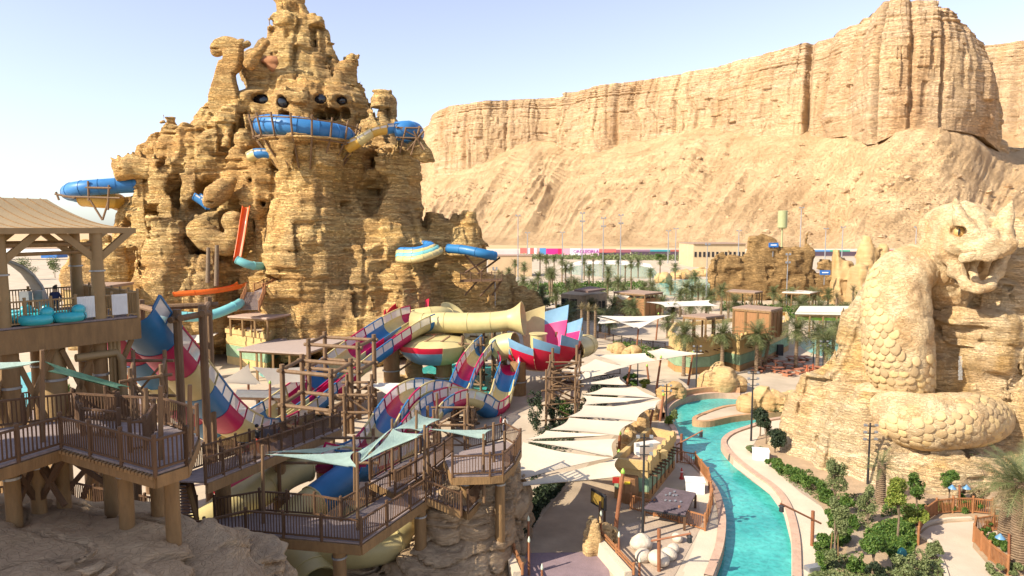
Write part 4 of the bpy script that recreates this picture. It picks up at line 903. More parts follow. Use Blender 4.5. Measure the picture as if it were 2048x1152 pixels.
s.noise(lambda x, y, z: -(.35 * fbm(x / 2., y / 2., z / 2., 3, 41) + .2 * layers(z + .1 * x + .4 * vn(x / 3, y / 3, z / 2, 43), tF) + .06 * layers(z + .3 * vn(x / 2, y / 2, 0, 45), tF2) - .25 * np.clip(1 - 7 * np.abs(vn(x / 1.6, y / 1.6, z / 3, 46)), 0, 1)), 1.2)
link('rock_mass', s.mesh('rock_mass'), m_frock, rk2, -rk2.location)
# unseen rock massif added outside the picture on the left, shaped to shade this corner
rm = thing('shade_massif', 'unseen tall ochre rock massif added left of the launching deck to cast shade', 'rock tower', (-42, 6, 0))
s = Sdf((-64, -14, -1), (-24, 27, 39), .5)
for x, y, r, hh in ((-42, 6, 8, 37), (-39, 18, 4, 29), (-37, 13, 5, 29), (-50, 0, 8, 30), (-35, 0, 6, 26), (-47, 14, 6, 24)): s.col(x, y, [-1, hh * .3, hh * .8, hh], [r * 1.25, r * 1.05, r * .8, r * .45], 2)
s.noise(rock_noise(tabA, tabB, 1., 5)); link('rock_mass', s.mesh('rock_mass'), m_rock, rm, -rm.location)
# ================================================================ WATER SLIDES
def plast(name, c): return mat(name, c, .42, .10, .8, spec=.35, coat=.08)
m_blue, m_mag, m_crm = plast('slide_blue', (.022, .14, .31)), plast('slide_magenta', (.40, .004, .075)), plast('slide_cream', (.50, .41, .185))
m_red, m_lblue, m_pink = plast('slide_red', (.50, .012, .04)), plast('slide_steel_blue', (.16, .30, .42)), plast('slide_pink', (.62, .03, .14))
m_skyb, m_aqua, m_oran, m_yell = plast('slide_sky_blue', (.035, .17, .40)), plast('slide_aqua', (.16, .42, .42)), plast('slide_orange', (.62, .11, .01)), plast('slide_yellow', (.55, .33, .06))
m_pane = mat('frosted_pane', (.66, .64, .60), .4, .06, 2., spec=.4, alpha=.8)
def path(pts, n=8): return [Vector(p) for p in smooth([at(*p) for p in pts], n)]
def resample(P, step):
    L = [0]
    for k in range(1, len(P)): L.append(L[-1] + (P[k] - P[k - 1]).length)
    n = max(2, int(round(L[-1] / step))); out = []; k = 0
    for i in range(n + 1):
        t = L[-1] * i / n
        while k < len(P) - 2 and L[k + 1] < t: k += 1
        out.append(P[k].lerp(P[k + 1], (t - L[k]) / max(1e-6, L[k + 1] - L[k])))
    return out
def frames(P, bank=None):
    fr = []
    for k in range(len(P)):
        t = (P[min(k + 1, len(P) - 1)] - P[max(k - 1, 0)]).normalized(); s_ = V(t.y, -t.x, 0)
        if s_.length < .05: s_ = fr[-1][1].copy() if fr else V(1, 0, 0)
        s_.normalize(); n = s_.cross(t).normalized()
        if n.z < -.2: n = -n
        if bank: c, q = math.cos(bank), math.sin(bank); s_, n = s_ * c + n * q, n * c - s_ * q
        fr.append((t, s_, n))
    return fr
def slide(name, label, P, w, cols, seg=3., wall=0., tube=False, group=None, cat='water slide', flange=.05, bays=2, arc=90, panes=True, colr=None, bank=None, th=.09, lip=.12, thg=None, sides=(-1, 1)):
    """trough or tube swept along P; every coloured section, window pane and window frame is a part"""
    step = seg / (bays * 2 if not tube else 4); P = resample(P, step); fr = frames(P, bank); R = w / 2; OF = 0 if tube else R * .8; k0 = 0; per = bays * 2 if not tube else 4; t = thg or thing(name, label, cat, P[0], group); ci = 0
    NA = 14
    def prof(r):
        if tube: return [(r * math.sin(a), -r * math.cos(a)) for a in [2 * math.pi * k / 18 for k in range(18)]]
        a0 = math.radians(arc); q = [(r * math.sin(a), -r * math.cos(a) * .8) for a in [-a0 + 2 * a0 * k / NA for k in range(NA + 1)]]
        return [(q[0][0], q[0][1] + lip)] + q + [(q[-1][0], q[-1][1] + lip)]
    while k0 < len(P) - 1:
        k1 = min(k0 + per, len(P) - 1); m = cols[ci % len(cols)]; mb = MB(); inner, outer = prof(R), prof(R + th); n = len(inner)
        for k in range(k0, k1 + 1):
            tt, s_, nn = fr[k]
            for x, y in inner + outer: mb.v.append(tuple(P[k] + s_ * x + nn * (y + OF)))
        N = 2 * n
        for k in range(k1 - k0):
            for j in range(n if tube else n - 1):
                a, b = k * N + j, k * N + (j + 1) % n; mb.f.append((a, a + N, b + N, b)); a += n; b += n; mb.f.append((a, b, b + N, a + N))
            if not tube:
                for j in (0, n - 1): a, b = k * N + j, k * N + n + j; mb.f.append((a, b, b + N, a + N) if j == 0 else (a, a + N, b + N, b))
        for k, fl in ((0, 1), (k1 - k0, 0)):
            for j in range(n if tube else n - 1):
                a, b = k * N + j, k * N + (j + 1) % n; mb.f.append((a, b, b + n, a + n) if fl else (a, a + n, b + n, b))
        sgm = mb.build('section', m, t, True)
        fb = MB()                                   # flange at the joint
        tt, s_, nn = fr[k0]; op = prof(R + th + flange); N1 = len(op)
        for d in (-.05, .05):
            for x, y in op: fb.v.append(tuple(P[k0] + tt * d + s_ * x + nn * (y + OF)))
            for x, y in prof(R + th - .01): fb.v.append(tuple(P[k0] + tt * d + s_ * x + nn * (y + OF)))
        for j in range(N1 if tube else N1 - 1):
            j2 = (j + 1) % N1; fb.f += [(j, j2, 2 * N1 + j2, 2 * N1 + j), (j, N1 + j, N1 + j2, j2), (2 * N1 + j, 2 * N1 + j2, 3 * N1 + j2, 3 * N1 + j)]
        fb.build('flange', m, sgm, True)
        if wall:
            for sg in sides:
                y0 = R * .8 + lip; f_ = MB(); x = (R + .05) * sg
                def pt(k, y): tt, s_, nn = fr[k]; return P[k] + s_ * (x + sg * .08 * (y - y0) / wall) + nn * y
                for k in range(k0, k1): f_.bar(pt(k, y0 + .03), pt(k + 1, y0 + .03), .09, .13); f_.bar(pt(k, y0 + wall), pt(k + 1, y0 + wall), .12, .13)
                for b in range(bays + 1):
                    k = k0 + b * per // bays
                    if k > k1: break
                    f_.bar(pt(k, y0), pt(k, y0 + wall), .09, .13 if 0 < b < bays else .2)
                f = f_.build('window_frame', m, t)
                if panes:
                    for b in range(bays):
                        ka, kb = k0 + b * per // bays, k0 + (b + 1) * per // bays
                        if kb > k1: break
                        g = MB()
                        for k in range(ka, kb): g.quad(pt(k, y0 + .06), pt(k + 1, y0 + .06), pt(k + 1, y0 + wall - .05), pt(k, y0 + wall - .05))
                        g.build('pane', m_pane, f)
        k0 = k1; ci += 1
    return t
def pylon(parent, px, py, d, r, top, m=None, zb=-.1):
    p = at(px, py, d); MB().lathe((p.x, p.y, zb), [(r * 1.06, 0), (r, top - zb)], 16).build('pylon', m or m_wood2, parent, True)
    MB().lathe((p.x, p.y, zb + (top - zb) * .42), [(r * 1.2, 0), (r * 1.2, .12)], 16).build('cuff', m_grey, parent)
    return p
BMC = [m_blue, m_mag, m_crm]
pA = path([(248, 650, 41.5), (296, 708, 44), (340, 754, 46.6), (380, 798, 49.6), (420, 842, 53), (460, 873, 56.6), (506, 886, 60.4), (553, 875, 64), (610, 839, 68.5), (670, 790, 73.2), (728, 742, 78), (785, 701, 82.5), (830, 672, 86), (858, 660, 88)])
sA = slide('water_slide', 'steep striped raft slide with windowed walls dropping from the launching deck, right lane', pA, 2.7, [m_blue, m_mag, m_crm], 3.6, 1.05, group=None, sides=(1,))
pB = path([(216, 674, 44.5), (262, 730, 47), (306, 778, 49.8), (350, 826, 53), (394, 864, 56.6), (440, 888, 60.2), (490, 884, 63.8), (543, 855, 67.4), (602, 812, 71.6), (660, 764, 76.4), (720, 716, 81), (778, 675, 86), (815, 653, 89.5), (838, 646, 91.5)])
sB = slide('water_slide', 'steep striped raft slide with windowed walls, left lane behind its twin', pB, 2.7, [m_mag, m_blue, m_crm], 3.6, 1.05, sides=(-1,))
# twin wave slides
pC = path([(982, 700, 84), (960, 722, 80), (940, 752, 76.5), (924, 790, 73.5), (912, 812, 71), (893, 806, 69), (868, 797, 67), (840, 800, 64.5), (812, 818, 61.5), (785, 852, 58), (764, 890, 54.5), (738, 925, 51), (700, 945, 48.5), (655, 945, 46), (610, 938, 44)])
sC = slide('water_slide', 'smaller striped wave slide arching over a hump, left lane', pC, 2.0, [m_blue, m_crm, m_mag, m_blue, m_crm, m_mag], 3.0, .95)
pD = path([(1012, 730, 82), (1020, 752, 79), (1010, 790, 76), (1000, 822, 73.5), (975, 836, 71), (948, 820, 69), (918, 814, 67), (885, 826, 63.5), (858, 848, 60), (838, 880, 56), (810, 915, 52), (765, 945, 48.5), (725, 960, 46), (690, 962, 44)])
sD = slide('water_slide', 'smaller striped wave slide arching over a hump, right lane', pD, 2.0, [m_mag, m_blue, m_crm, m_mag, m_blue, m_crm], 3.0, .95)
# cream tube exits in the foreground
slide('tube', '', path([(612, 930, 44), (575, 945, 43), (530, 975, 41.5), (480, 1005, 40), (440, 1030, 39), (395, 1060, 38)]), 1.95, [m_crm], 3.2, tube=True, thg=sC)
slide('tube', '', path([(690, 958, 44), (660, 980, 42.5), (620, 1010, 41), (585, 1040, 40), (560, 1085, 39.2), (580, 1125, 38.5), (620, 1160, 38)]), 1.95, [m_blue, m_crm, m_crm], 3.2, tube=True, thg=sD)
sE = slide('tube_slide', 'fat cream tube making a U bend below the lower walkway', path([(600, 1075, 38.6), (650, 1102, 37.6), (720, 1102, 37.2), (775, 1090, 37.6), (806, 1066, 38.8), (798, 1046, 40.2), (760, 1038, 41.6), (700, 1042, 42.4)]), 1.75, [m_crm], 3.1, tube=True)
slide('', '', path([(560, 1090, 38.5), (600, 1120, 37.4), (630, 1170, 36)]), 2.4, [m_crm], 3, tube=True, thg=sE)
# long cream tubes on top, with bells where they open
pT = path([(846, 648, 88.5), (880, 645, 88), (930, 646, 87.5), (980, 645, 87), (1018, 641, 86.6)])
sT = slide('tube_slide', 'long cream tube running level from the twin slides to the striped bowl', pT, 2.5, [m_crm], 3.1, tube=True)
def bell(parent, c, ax, r0, r1, L, m, name='bell'):
    ax = Vector(ax).normalized(); a, u = frame_of(ax); mb = MB(); n, kk = 24, 8
    for side in (0, .1):
        for k in range(kk + 1):
            t = k / kk; r = r0 + (r1 - r0) * t ** 1.8 + side
            for j in range(n): th_ = 2 * math.pi * j / n; mb.v.append(tuple(Vector(c) + ax * (L * t) + (a * math.cos(th_) + u * math.sin(th_)) * r))
    N = (kk + 1) * n
    for k in range(kk):
        for j in range(n):
            A_, B_ = k * n + j, k * n + (j + 1) % n; mb.f.append((A_, A_ + n, B_ + n, B_)); mb.f.append((N + A_, N + B_, N + B_ + n, N + A_ + n))
    for j in range(n): A_, B_ = kk * n + j, kk * n + (j + 1) % n; mb.f.append((A_, N + A_, N + B_, B_))
    return mb.build(name, m, parent, True)
bell(sT, pT[-1], pT[-1] - pT[-2], 1.3, 2.2, 1.9, m_crm)
bell(sT, pT[0] + (pT[1] - pT[0]), pT[0] - pT[1], 1.3, 1.75, 1.5, m_crm)
pT2 = path([(816, 640, 93), (850, 634, 93), (880, 632, 94), (910, 640, 97)]); sT2 = slide('tube_slide', 'short cream tube behind the twin slides with red fins beside it', pT2, 2.5, [m_crm], 3.1, tube=True)
bell(sT2, pT2[0] + (pT2[1] - pT2[0]) * .5, pT2[0] - pT2[1], 1.3, 1.7, 1.3, m_crm)
def bowl(name, label, c, R, depth, a0, a1, n, colpairs, rimz, rot_cat='water slide', Rb=.35, th=.10, flare=.15, saw=1.1):
    """bowl of stepped wedge panels round an upright axis; each wedge is a lower panel and an upper rim panel"""
    t = thing(name, label, rot_cat, c)
    for k in range(n):
        A0, A1 = math.radians(a0 + (a1 - a0) * k / n), math.radians(a0 + (a1 - a0) * (k + 1) / n); lo, hi = colpairs[k % len(colpairs)]; zt = rimz(k)
        def ring(v, u=.5):    # 0 at the bottom, 1 at the rim; u runs across the wedge, whose rim climbs along it
            q = zt + (u - .45) * saw; return R * (Rb + (1 - Rb) * math.sin(min(1, v) * math.pi / 2) ** .75) + (flare + .25 * u) * v * v, -depth + (depth + q) * v ** 1.35
        for nm, v0, v1, m in (('lower_panel', 0., .8, lo), ('rim_panel', .8, 1., hi)):
            mb = MB(); nu, nv = 6, 6
            for side in (0, th):
                for j in range(nv + 1):
                    for i in range(nu + 1):
                        r, z = ring(v0 + (v1 - v0) * j / nv, i / nu); a = A0 + (A1 - A0) * i / nu; mb.v.append((c.x + (r + side) * math.cos(a), c.y + (r + side) * math.sin(a), c.z + z))
            N = (nu + 1) * (nv + 1)
            for j in range(nv):
                for i in range(nu):
                    q = j * (nu + 1) + i; mb.f.append((q, q + nu + 1, q + nu + 2, q + 1)); mb.f.append((N + q, N + q + 1, N + q + nu + 2, N + q + nu + 1))
            for i in range(nu): q = nv * (nu + 1) + i; mb.f.append((q, N + q, N + q + 1, q + 1)); q = i; mb.f.append((q, q + 1, N + q + 1, N + q))
            for j in range(nv):
                q = j * (nu + 1); mb.f.append((q, N + q, N + q + nu + 1, q + nu + 1)); q += nu; mb.f.append((q, q + nu + 1, N + q + nu + 1, N + q))
            mb.build(nm, m, t, True)
    return t
cB = at(1081, 688, 84)
RB = 4.9
zz = {0: 2.6, 1: 2.9, 2: 3.2, 3: 2.6, 4: 2.0, 5: 1.5, 6: 1.1, 7: .7, 8: 2.2, 9: 3.2}
bw = bowl('bowl_slide', 'open bowl slide of stepped crimson and steel blue wedges on a thick post', cB, RB, 3.0, 118, -212, 9,
          [(m_crm, m_crm), (m_pink, m_lblue), (m_pink, m_lblue), (m_red, m_lblue), (m_red, m_lblue), (m_red, m_lblue), (m_red, m_lblue), (m_red, m_lblue), (m_crm, m_crm)],
          lambda k: [3.6, 3.9, 2.6, 1.6, 1.35, 1.0, .75, .5, .6][k])
mb = MB(); mb.lathe((cB.x, cB.y, cB.z - 3.12), [(.2, 0), (RB * .4, .05), (RB * .42, .12)], 20, False); mb.build('floor_disc', m_crm, bw, True)
p = MB(); p.lathe((cB.x - .3, cB.y - .6, cB.z - 1.6), [(1.0, 0), (1.0, 2.9), (1.15, 2.95), (1.15, 3.05)], 14); p.build('hub', m_crm, bw, True)
slide('', '', path([(1150, 700, 86), (1166, 694, 88), (1176, 690, 91), (1168, 688, 94), (1140, 686, 96)]), 2.5, [m_crm], 3, tube=True, thg=bw)
slide('', '', path([(1030, 690, 82), (1010, 692, 82.5), (994, 700, 83)]), 2.9, [m_crm], 3, tube=True, thg=bw)
cF = at(872, 692, 86)
fb_ = bowl('funnel_slide', 'cream funnel slide with one blue wedge hanging under the long cream tube', cF, 4.6, 2.2, 250, -110, 10, [(m_lblue, m_red), (m_crm, m_crm), (m_crm, m_crm), (m_crm, m_crm), (m_crm, m_crm), (m_crm, m_crm), (m_crm, m_crm), (m_crm, m_crm), (m_crm, m_crm), (m_lblue, m_red)], lambda k: .5, saw=0.)
MB().lathe((cF.x, cF.y, cF.z - 2.2), [(.1, 0), (1.7, .06), (1.75, .2)], 16, False).build('floor_disc', m_crm, fb_, True)
MB().lathe((cF.x, cF.y, cF.z + .4), [(4.75, 0), (3.6, .55), (1.5, .85), (.05, .9)], 24, False).build('lid', m_crm, fb_, True)
slide('', '', path([(915, 680, 88), (950, 672, 92), (985, 672, 95), (1008, 684, 97)]), 2.3, [m_crm], 3, tube=True, thg=fb_)
# red fins of the far bowl
cR = at(838, 640, 97)
bowl('bowl_slide', 'far bowl slide of which only crimson fins show above the cream tubes', cR, 4.6, 1.5, 200, 20, 6, [(m_red, m_red)], lambda k: [.9, 1.4, 1.9, 2.0, 1.2, .6][k])
bell(sT2, at(900, 632, 97), V(.5, -.3, .75), 1.1, 1.9, .9, m_crm)
# pylons
pylon(sA, 783, 720, 84, .98, at(783, 690, 84).z); pylon(fb_, 888, 720, 85, 1.0, cF.z - 2.0); pylon(bw, 1036, 760, 80.5, .58 * 1.6, cB.z - 1.6); pylon(bw, 1110, 740, 86, .85, cB.z - 2.2); pylon(sE, 676, 1100, 37.5, .33, 3.)
def scaf(name, label, posts, z1, levels, r=.16, m=None, diag=True, ztop=None, cat='scaffold', over=.5, group=None):
    """timber pole frame: posts at (x, y), rings of beams at the given heights, overhanging at the corners"""
    m = m or m_pole; t = thing(name, label, cat, V(sum(p[0] for p in posts) / len(posts), sum(p[1] for p in posts) / len(posts), 0), group); n = len(posts)
    for x, y in posts: MB().tube([V(x, y, -.1), V(x, y, z1 + .35)], r, 9).build('post', m, t, True)
    for li, z in enumerate(levels):
        for k in range(n if n > 2 else 1):
            a, b = V(*posts[k], z + .12 * (k % 2)), V(*posts[(k + 1) % n], z + .12 * (k % 2)); d = (b - a).normalized() * over; MB().tube([a - d, b + d], r * .8, 8).build('beam', m, t, True)
            if diag and li and n > 2: MB().tube([V(*posts[k], levels[li - 1]), b], r * .6, 7).build('brace', m, t, True)
    return t
def xy(px, py, d): p = at(px, py, d); return (p.x, p.y)
scaf('pole_scaffold', 'tall leaning pole frame straddling the steep striped slide next to the deck', [xy(362, 800, 44), xy(412, 800, 46.5), xy(418, 640, 52), xy(283, 640, 50)], at(405, 622, 46).z, [at(405, 630, 46).z], .27, None, False, over=.7)
scaf('pole_scaffold', 'pole frame with beams around the middle of the striped twin slides, nearer one', [xy(566, 800, 62), xy(663, 800, 60), xy(703, 800, 65), xy(606, 800, 67)], at(570, 736, 62).z, [at(570, 742, 62).z, 3.6, .9 + .8], .24, None, False)
scaf('pole_scaffold', 'pole frame with beams around the upper twin slides, farther one', [xy(617, 700, 72), xy(716, 700, 70), xy(748, 700, 75), xy(650, 700, 77)], at(620, 684, 72).z, [at(620, 689, 72).z, 5., 2.], .24, None, False)
scaf('pole_scaffold', 'dense pole scaffold carrying the crimson bowl slide on its right side', [xy(1105, 800, 76), xy(1153, 800, 78), xy(1160, 800, 86), xy(1112, 800, 88)], at(1155, 690, 80).z, [at(1150, 720, 80).z, at(1150, 760, 80).z, at(1150, 790, 80).z], .17)
scaf('pole_scaffold', 'slim pole scaffold between the cream funnel and the crimson bowl', [xy(925, 800, 83), xy(962, 800, 82), xy(968, 800, 88), xy(930, 800, 89)], at(962, 680, 82).z, [at(962, 690, 82).z, at(962, 740, 82).z, at(962, 770, 82).z], .16)
scaf('pole_scaffold', 'low pole scaffold under the hump of the wave slides', [xy(905, 870, 64), xy(945, 870, 64), xy(950, 870, 68), xy(910, 870, 68)], at(925, 826, 64).z, [at(925, 840, 64).z, at(925, 870, 64).z], .16)
scaf('pole_scaffold', 'tall pole scaffold in front of the crimson bowl slide next to its thick post', [xy(1092, 860, 66), xy(1150, 850, 67), xy(1158, 850, 74), xy(1100, 850, 74)], at(1150, 742, 67).z, [at(1150, 752, 67).z, at(1150, 776, 67).z, at(1150, 805, 67).z, at(1150, 835, 67).z], .11)
scaf('pole_scaffold', 'pole scaffold left of the wave slides below the upper twin slides', [xy(690, 860, 60), xy(740, 860, 60), xy(745, 860, 65), xy(696, 860, 65)], at(720, 780, 60).z, [at(720, 790, 60).z, at(720, 825, 60).z], .16)
scaf('pole_scaffold', 'slender poles under the cream tube left of the bowl', [xy(985, 800, 84), xy(1008, 800, 84), xy(1012, 800, 90), xy(990, 800, 90)], at(1000, 672, 84).z, [at(1000, 690, 84).z, at(1000, 730, 84).z, at(1000, 765, 84).z], .14)
scaf('pole_scaffold', 'poles carrying the humps of both wave slides on the near side', [xy(800, 900, 56), xy(850, 900, 56), xy(856, 900, 60), xy(806, 900, 60)], at(830, 845, 56).z, [at(830, 862, 56).z, at(830, 885, 56).z], .14)
scaf('pole_scaffold', 'slim poles and beams behind the upper platform beside the steep chute', [xy(268, 900, 33), xy(330, 900, 34), xy(338, 900, 38), xy(276, 900, 38)], at(300, 742, 34).z, [at(300, 752, 34).z, at(300, 830, 34).z, at(300, 900, 34).z], .11)
scaf('pole_scaffold', 'poles around the cream tube exits above the lower walkway', [xy(560, 1000, 41), xy(742, 985, 41), xy(748, 960, 46), xy(575, 960, 46)], at(600, 905, 42).z, [at(600, 915, 42).z, at(600, 985, 42).z], .12, None, False)
scaf('pole_scaffold', 'poles behind the inner ramp below the hump of the wave slides', [xy(868, 920, 50), xy(930, 920, 50), xy(936, 900, 55), xy(875, 900, 55)], at(900, 828, 50).z, [at(900, 850, 50).z, at(900, 890, 50).z], .11)
for a, b, r in ((at(795, 715, 84), at(870, 672, 83), .12), (at(797, 742, 84), at(900, 672, 83), .12), (at(888, 742, 85), at(840, 716, 84), .14), (at(888, 735, 85), at(940, 700, 85), .14)):
    MB().tube([a, b], r, 8).build('strut', m_pole, fb_, True)
stair('stairs', 'narrow timber stair climbing to the hump of the wave slides', at(918, 885, 66), at(930, 832, 68.5), 1.3, 14)
# ---------------------------------------------------------------- slides wound round the rock tower
ringP = [(525, 262), (540, 246), (570, 241), (610, 243), (650, 251), (685, 266), (690, 276)]
cRg = at(612, 274, 104.5); Rr = 6.0; pR = [V(cRg.x + Rr * math.cos(a), cRg.y + Rr * .95 * math.sin(a), cRg.z + 1.15 - .11 * (k * .18) - .5 * math.cos(a)) for k, a in enumerate([math.radians(150 + 246 * k / 40) for k in range(41)])]
rg = slide('tube_slide', 'blue tube ring curling round the front column of the rock tower inside a timber basket', pR, 2.7, [m_skyb], 2.6, tube=True, flange=.07)
def basket(parent_label, cx, cy, cz, R, a0, a1, n, h, drop):
    t = thing('timber_basket', parent_label, 'timber basket', V(cx, cy, cz))
    top, mid = [], []
    for k in range(n + 1):
        a = math.radians(a0 + (a1 - a0) * k / n); d = V(math.cos(a), math.sin(a), 0); c = V(cx, cy, cz - .5 * math.cos(a))
        MB().tube([c + d * (R * .62) - V(0, 0, drop), c + d * (R + .2), c + d * (R + .9) + V(0, 0, h)], .15, 7).build('outer_pole', m_pole, t, True)
        MB().tube([c + d * (R - 2.4) - V(0, 0, .1), c + d * (R + .5) - V(0, 0, .1)], .13, 7).build('outrigger', m_pole, t, True)
        top.append(c + d * (R + .75) + V(0, 0, h - .6)); mid.append(c + d * (R + .15) - V(0, 0, .15))
    for k in range(n):
        MB().tube([top[k] - (top[k + 1] - top[k]) * .12, top[k + 1] + (top[k + 1] - top[k]) * .12], .11, 7).build('rail', m_pole, t, True); MB().tube([mid[k] - (mid[k + 1] - mid[k]) * .1, mid[k + 1] + (mid[k + 1] - mid[k]) * .1], .13, 7).build('rail', m_pole, t, True)
    return t
basket('basket of slanting timber poles holding the blue tube ring on the rock tower', cRg.x, cRg.y, cRg.z - .7, 7.2, 170, 395, 11, 3., 4.2)
pBl = path([(700, 304, 103), (725, 290, 102.5), (748, 274, 103), (775, 268, 104), (800, 266, 105)])
su = slide('water_slide', 'yellow and blue open slide dropping along the right shoulder of the rock tower', pBl, 1.7, [m_yell, m_crm, m_yell, m_skyb], 2.2, .5, panes=True)
slide('', '', path([(795, 262, 105), (812, 260, 105), (826, 262, 107), (830, 268, 110), (815, 270, 112)]), 2.6, [m_skyb], 2., tube=True, thg=su)
t = scaf('pole_scaffold', 'tangled timber poles around the blue tube mouth on the tower shoulder', [xy(798, 280, 103.5), xy(838, 280, 104), xy(842, 280, 108)], at(838, 252, 104).z, [at(838, 256, 104).z, at(838, 276, 104).z], .14)
for c in list(t.children):
    if c.name.startswith('post'): bpy.data.objects.remove(c)
for (x0, y0_), (x1, y1_) in (((800, 305), (812, 255)), ((822, 310), (840, 252)), ((845, 300), (828, 262)), ((815, 300), (848, 262)), ((835, 275), (850, 300))): MB().tube([at(x0, y0_, 104.5), at(x1, y1_, 103.5)], .14, 7).build('pole', m_pole, t, True)
sb2 = slide('tube_slide', 'thick blue tube sticking out into the sky left of the rock tower', path([(330, 356, 112), (285, 368, 111), (240, 371, 110), (200, 374, 109), (165, 377, 108.5), (144, 381, 109.5), (140, 386, 112), (160, 390, 114)]), 2.3, [m_skyb], 2.4, tube=True, flange=.06)
slide('', '', path([(168, 397, 112), (200, 400, 111), (232, 402, 112), (236, 406, 115)]), 2.4, [m_yell], 2.6, tube=True, thg=sb2)
t = thing('pole_scaffold', 'timber poles bracketing the blue tube left of the rock tower', 'scaffold', at(190, 390, 108))
for (x0, y0_), (x1, y1_) in (((176, 362), (178, 402)), ((218, 370), (216, 420)), ((170, 375), (222, 376)), ((110, 388), (150, 396)), ((125, 393), (240, 396)), ((112, 384), (118, 400)), ((180, 400), (205, 440)), ((216, 405), (205, 440))): MB().tube([at(x0, y0_, 107.5), at(x1, y1_, 107.5)], .16, 7).build('pole', m_pole, t, True)
slide('water_slide', 'small blue and cream slide arch half hidden in the rock above the eye hole', path([(505, 322, 103), (520, 315, 102), (540, 317, 102), (556, 328, 103)]), 1.5, [m_crm, m_skyb], 1.6, .45)
slide('water_slide', 'blue slide showing in a gap beside the carved lizard head', path([(388, 400, 104), (400, 408, 104), (414, 420, 104)]), 1.6, [m_skyb], 2., .4)
slide('water_slide', 'steep straight orange slide plunging in the cleft of the rock tower', path([(494, 415, 102), (490, 440, 101), (485, 475, 100), (479, 510, 99), (476, 524, 98.5)]), .95, [m_oran], 3.)
slide('water_slide', 'level orange slide run-out at the foot of the rock tower', path([(352, 592, 96), (390, 590, 96), (430, 586, 96.5), (470, 579, 98), (485, 572, 100)]), 1.3, [m_oran], 3.)
slide('tube_slide', 'pale aqua tube coming out of the rock near the orange plunge', path([(475, 520, 98), (490, 527, 98), (510, 532, 99), (530, 532, 101)]), 1.0, [m_aqua], 2.5, tube=True)
slide('tube_slide', 'pale aqua tube curving along the ground left of the yellow fort building', path([(325, 640, 88), (345, 632, 88), (390, 634, 89), (430, 628, 90), (470, 612, 92), (480, 606, 94)]), 1.1, [m_aqua], 3., tube=True)
for k, (dy, m) in enumerate(((0, m_crm), (-7, m_aqua), (-13, m_crm), (-18, m_skyb))):
    slide('tube_slide', ['cream outer lane of the racing tubes on the right flank of the tower', 'turquoise lane of the racing tubes, second from the bottom', 'thin cream lane of the racing tubes, third from the bottom', 'blue innermost lane of the racing tubes, top of the stack'][k],
          path([(797, 519 + dy, 101 + k * .9), (830, 519 + dy, 99 + k), (862, 511 + dy, 100 + k), (880 - 7 * k, 502 + dy * .7, 103 + k * .5), (872 - 9 * k, 498 + dy * .6, 107)]), .85, [m], 1.5, tube=True, group=None)
slide('tube_slide', 'dark blue tube leaving the low right end of the rock tower', path([(898, 497, 104), (930, 500, 102), (965, 507, 101), (990, 512, 102)]), 1.2, [m_blue], 2.5, tube=True)
t = thing('timber_bridge', 'brown trestle gangway under the dark blue tube on the right end of the tower', 'gangway', at(950, 555, 103))
q0, q1 = at(922, 562, 103), at(1004, 560, 102); MB().bar(q0, q1, 1.6, .25).build('floor', m_wood, t); rail_run(t, [q0 + V(0, -.8, .12), q1 + V(0, -.8, .12)], 1.1, m_wood, None, 1.6, .2)
for (x0, y0_), (x1, y1_) in (((930, 590), (955, 562)), ((960, 592), (990, 562)), ((985, 590), (1002, 562)), ((930, 545), (985, 512)), ((955, 548), (1000, 515)), ((965, 550), (930, 510))): MB().tube([at(x0, y0_, 103.5), at(x1, y1_, 102.5)], .15, 7).build('strut', m_wood, t, True)
stair('stairs', 'reddish brown stairway climbing into the cave at the foot of the rock tower', at(498, 620, 93), at(512, 584, 97.5), 2.6, 16, m_cooper)
stair('stairs', 'upper reddish flight turning right into the cave of the rock tower', at(517, 584, 98), at(555, 566, 101), 1.8, 12, m_cooper)
# far left orange / cyan slides and red slide below the deck
slide('water_slide', 'short orange open slide seen through the timbers under the deck', path([(255, 775, 60), (272, 765, 62), (292, 752, 65)]), 1.4, [m_oran], 3.)
slide('water_slide', 'orange open slide end behind the tall leaning pole frame', path([(372, 712, 76), (390, 700, 78), (405, 692, 80)]), 1.4, [m_oran], 3.)
slide('water_slide', 'turquoise open slide end behind the tall leaning pole frame', path([(380, 725, 74), (393, 712, 76), (404, 702, 78)]), 1.3, [mat('slide_turq', (.05, .42, .40), .3, .05)], 3.)
slide('water_slide', 'bright red slide wall under the sloping footbridge', path([(462, 1000, 42), (488, 970, 44), (515, 938, 46), (540, 915, 48)]), 1.9, [m_red], 3., .3, panes=False)
# ================================================================ SAILS, FORTS, KIOSKS, LAMPS
m_sail = mat('beige_sail', (.53, .45, .335), .8, .05, .6, .2, 10.); m_sailw = mat('white_sail', (.60, .54, .45), .8, .04, .6, .15, 10.)
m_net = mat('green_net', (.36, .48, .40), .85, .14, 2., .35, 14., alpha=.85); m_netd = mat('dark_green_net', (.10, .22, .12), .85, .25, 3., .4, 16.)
m_plas = mat('yellow_plaster', (.47, .325, .13), .88, .14, .9, .35, 8.); m_pgreen = mat('green_plaster', (.20, .29, .17), .88, .2, 1.2, .3, 8.); m_pdk = mat('orange_plaster', (.36, .20, .075), .88, .16, 1.2, .3, 8.)
m_roofb = mat('brown_slat_roof', (.30, .20, .14), .85, .14, 2.5, .4, 9., stretch=(1, 6, 1)); m_slat = mat('louvre_timber', (.30, .145, .055), .75, .18, 2., .4, 12., stretch=(6, 6, .4))
m_boul = mat('white_boulder', (.52, .44, .34), .9, .16, 1.5, .6, 5.); m_rustp = mat('rust_pole', (.23, .085, .035), .7, .15, 3., .2, 9.)
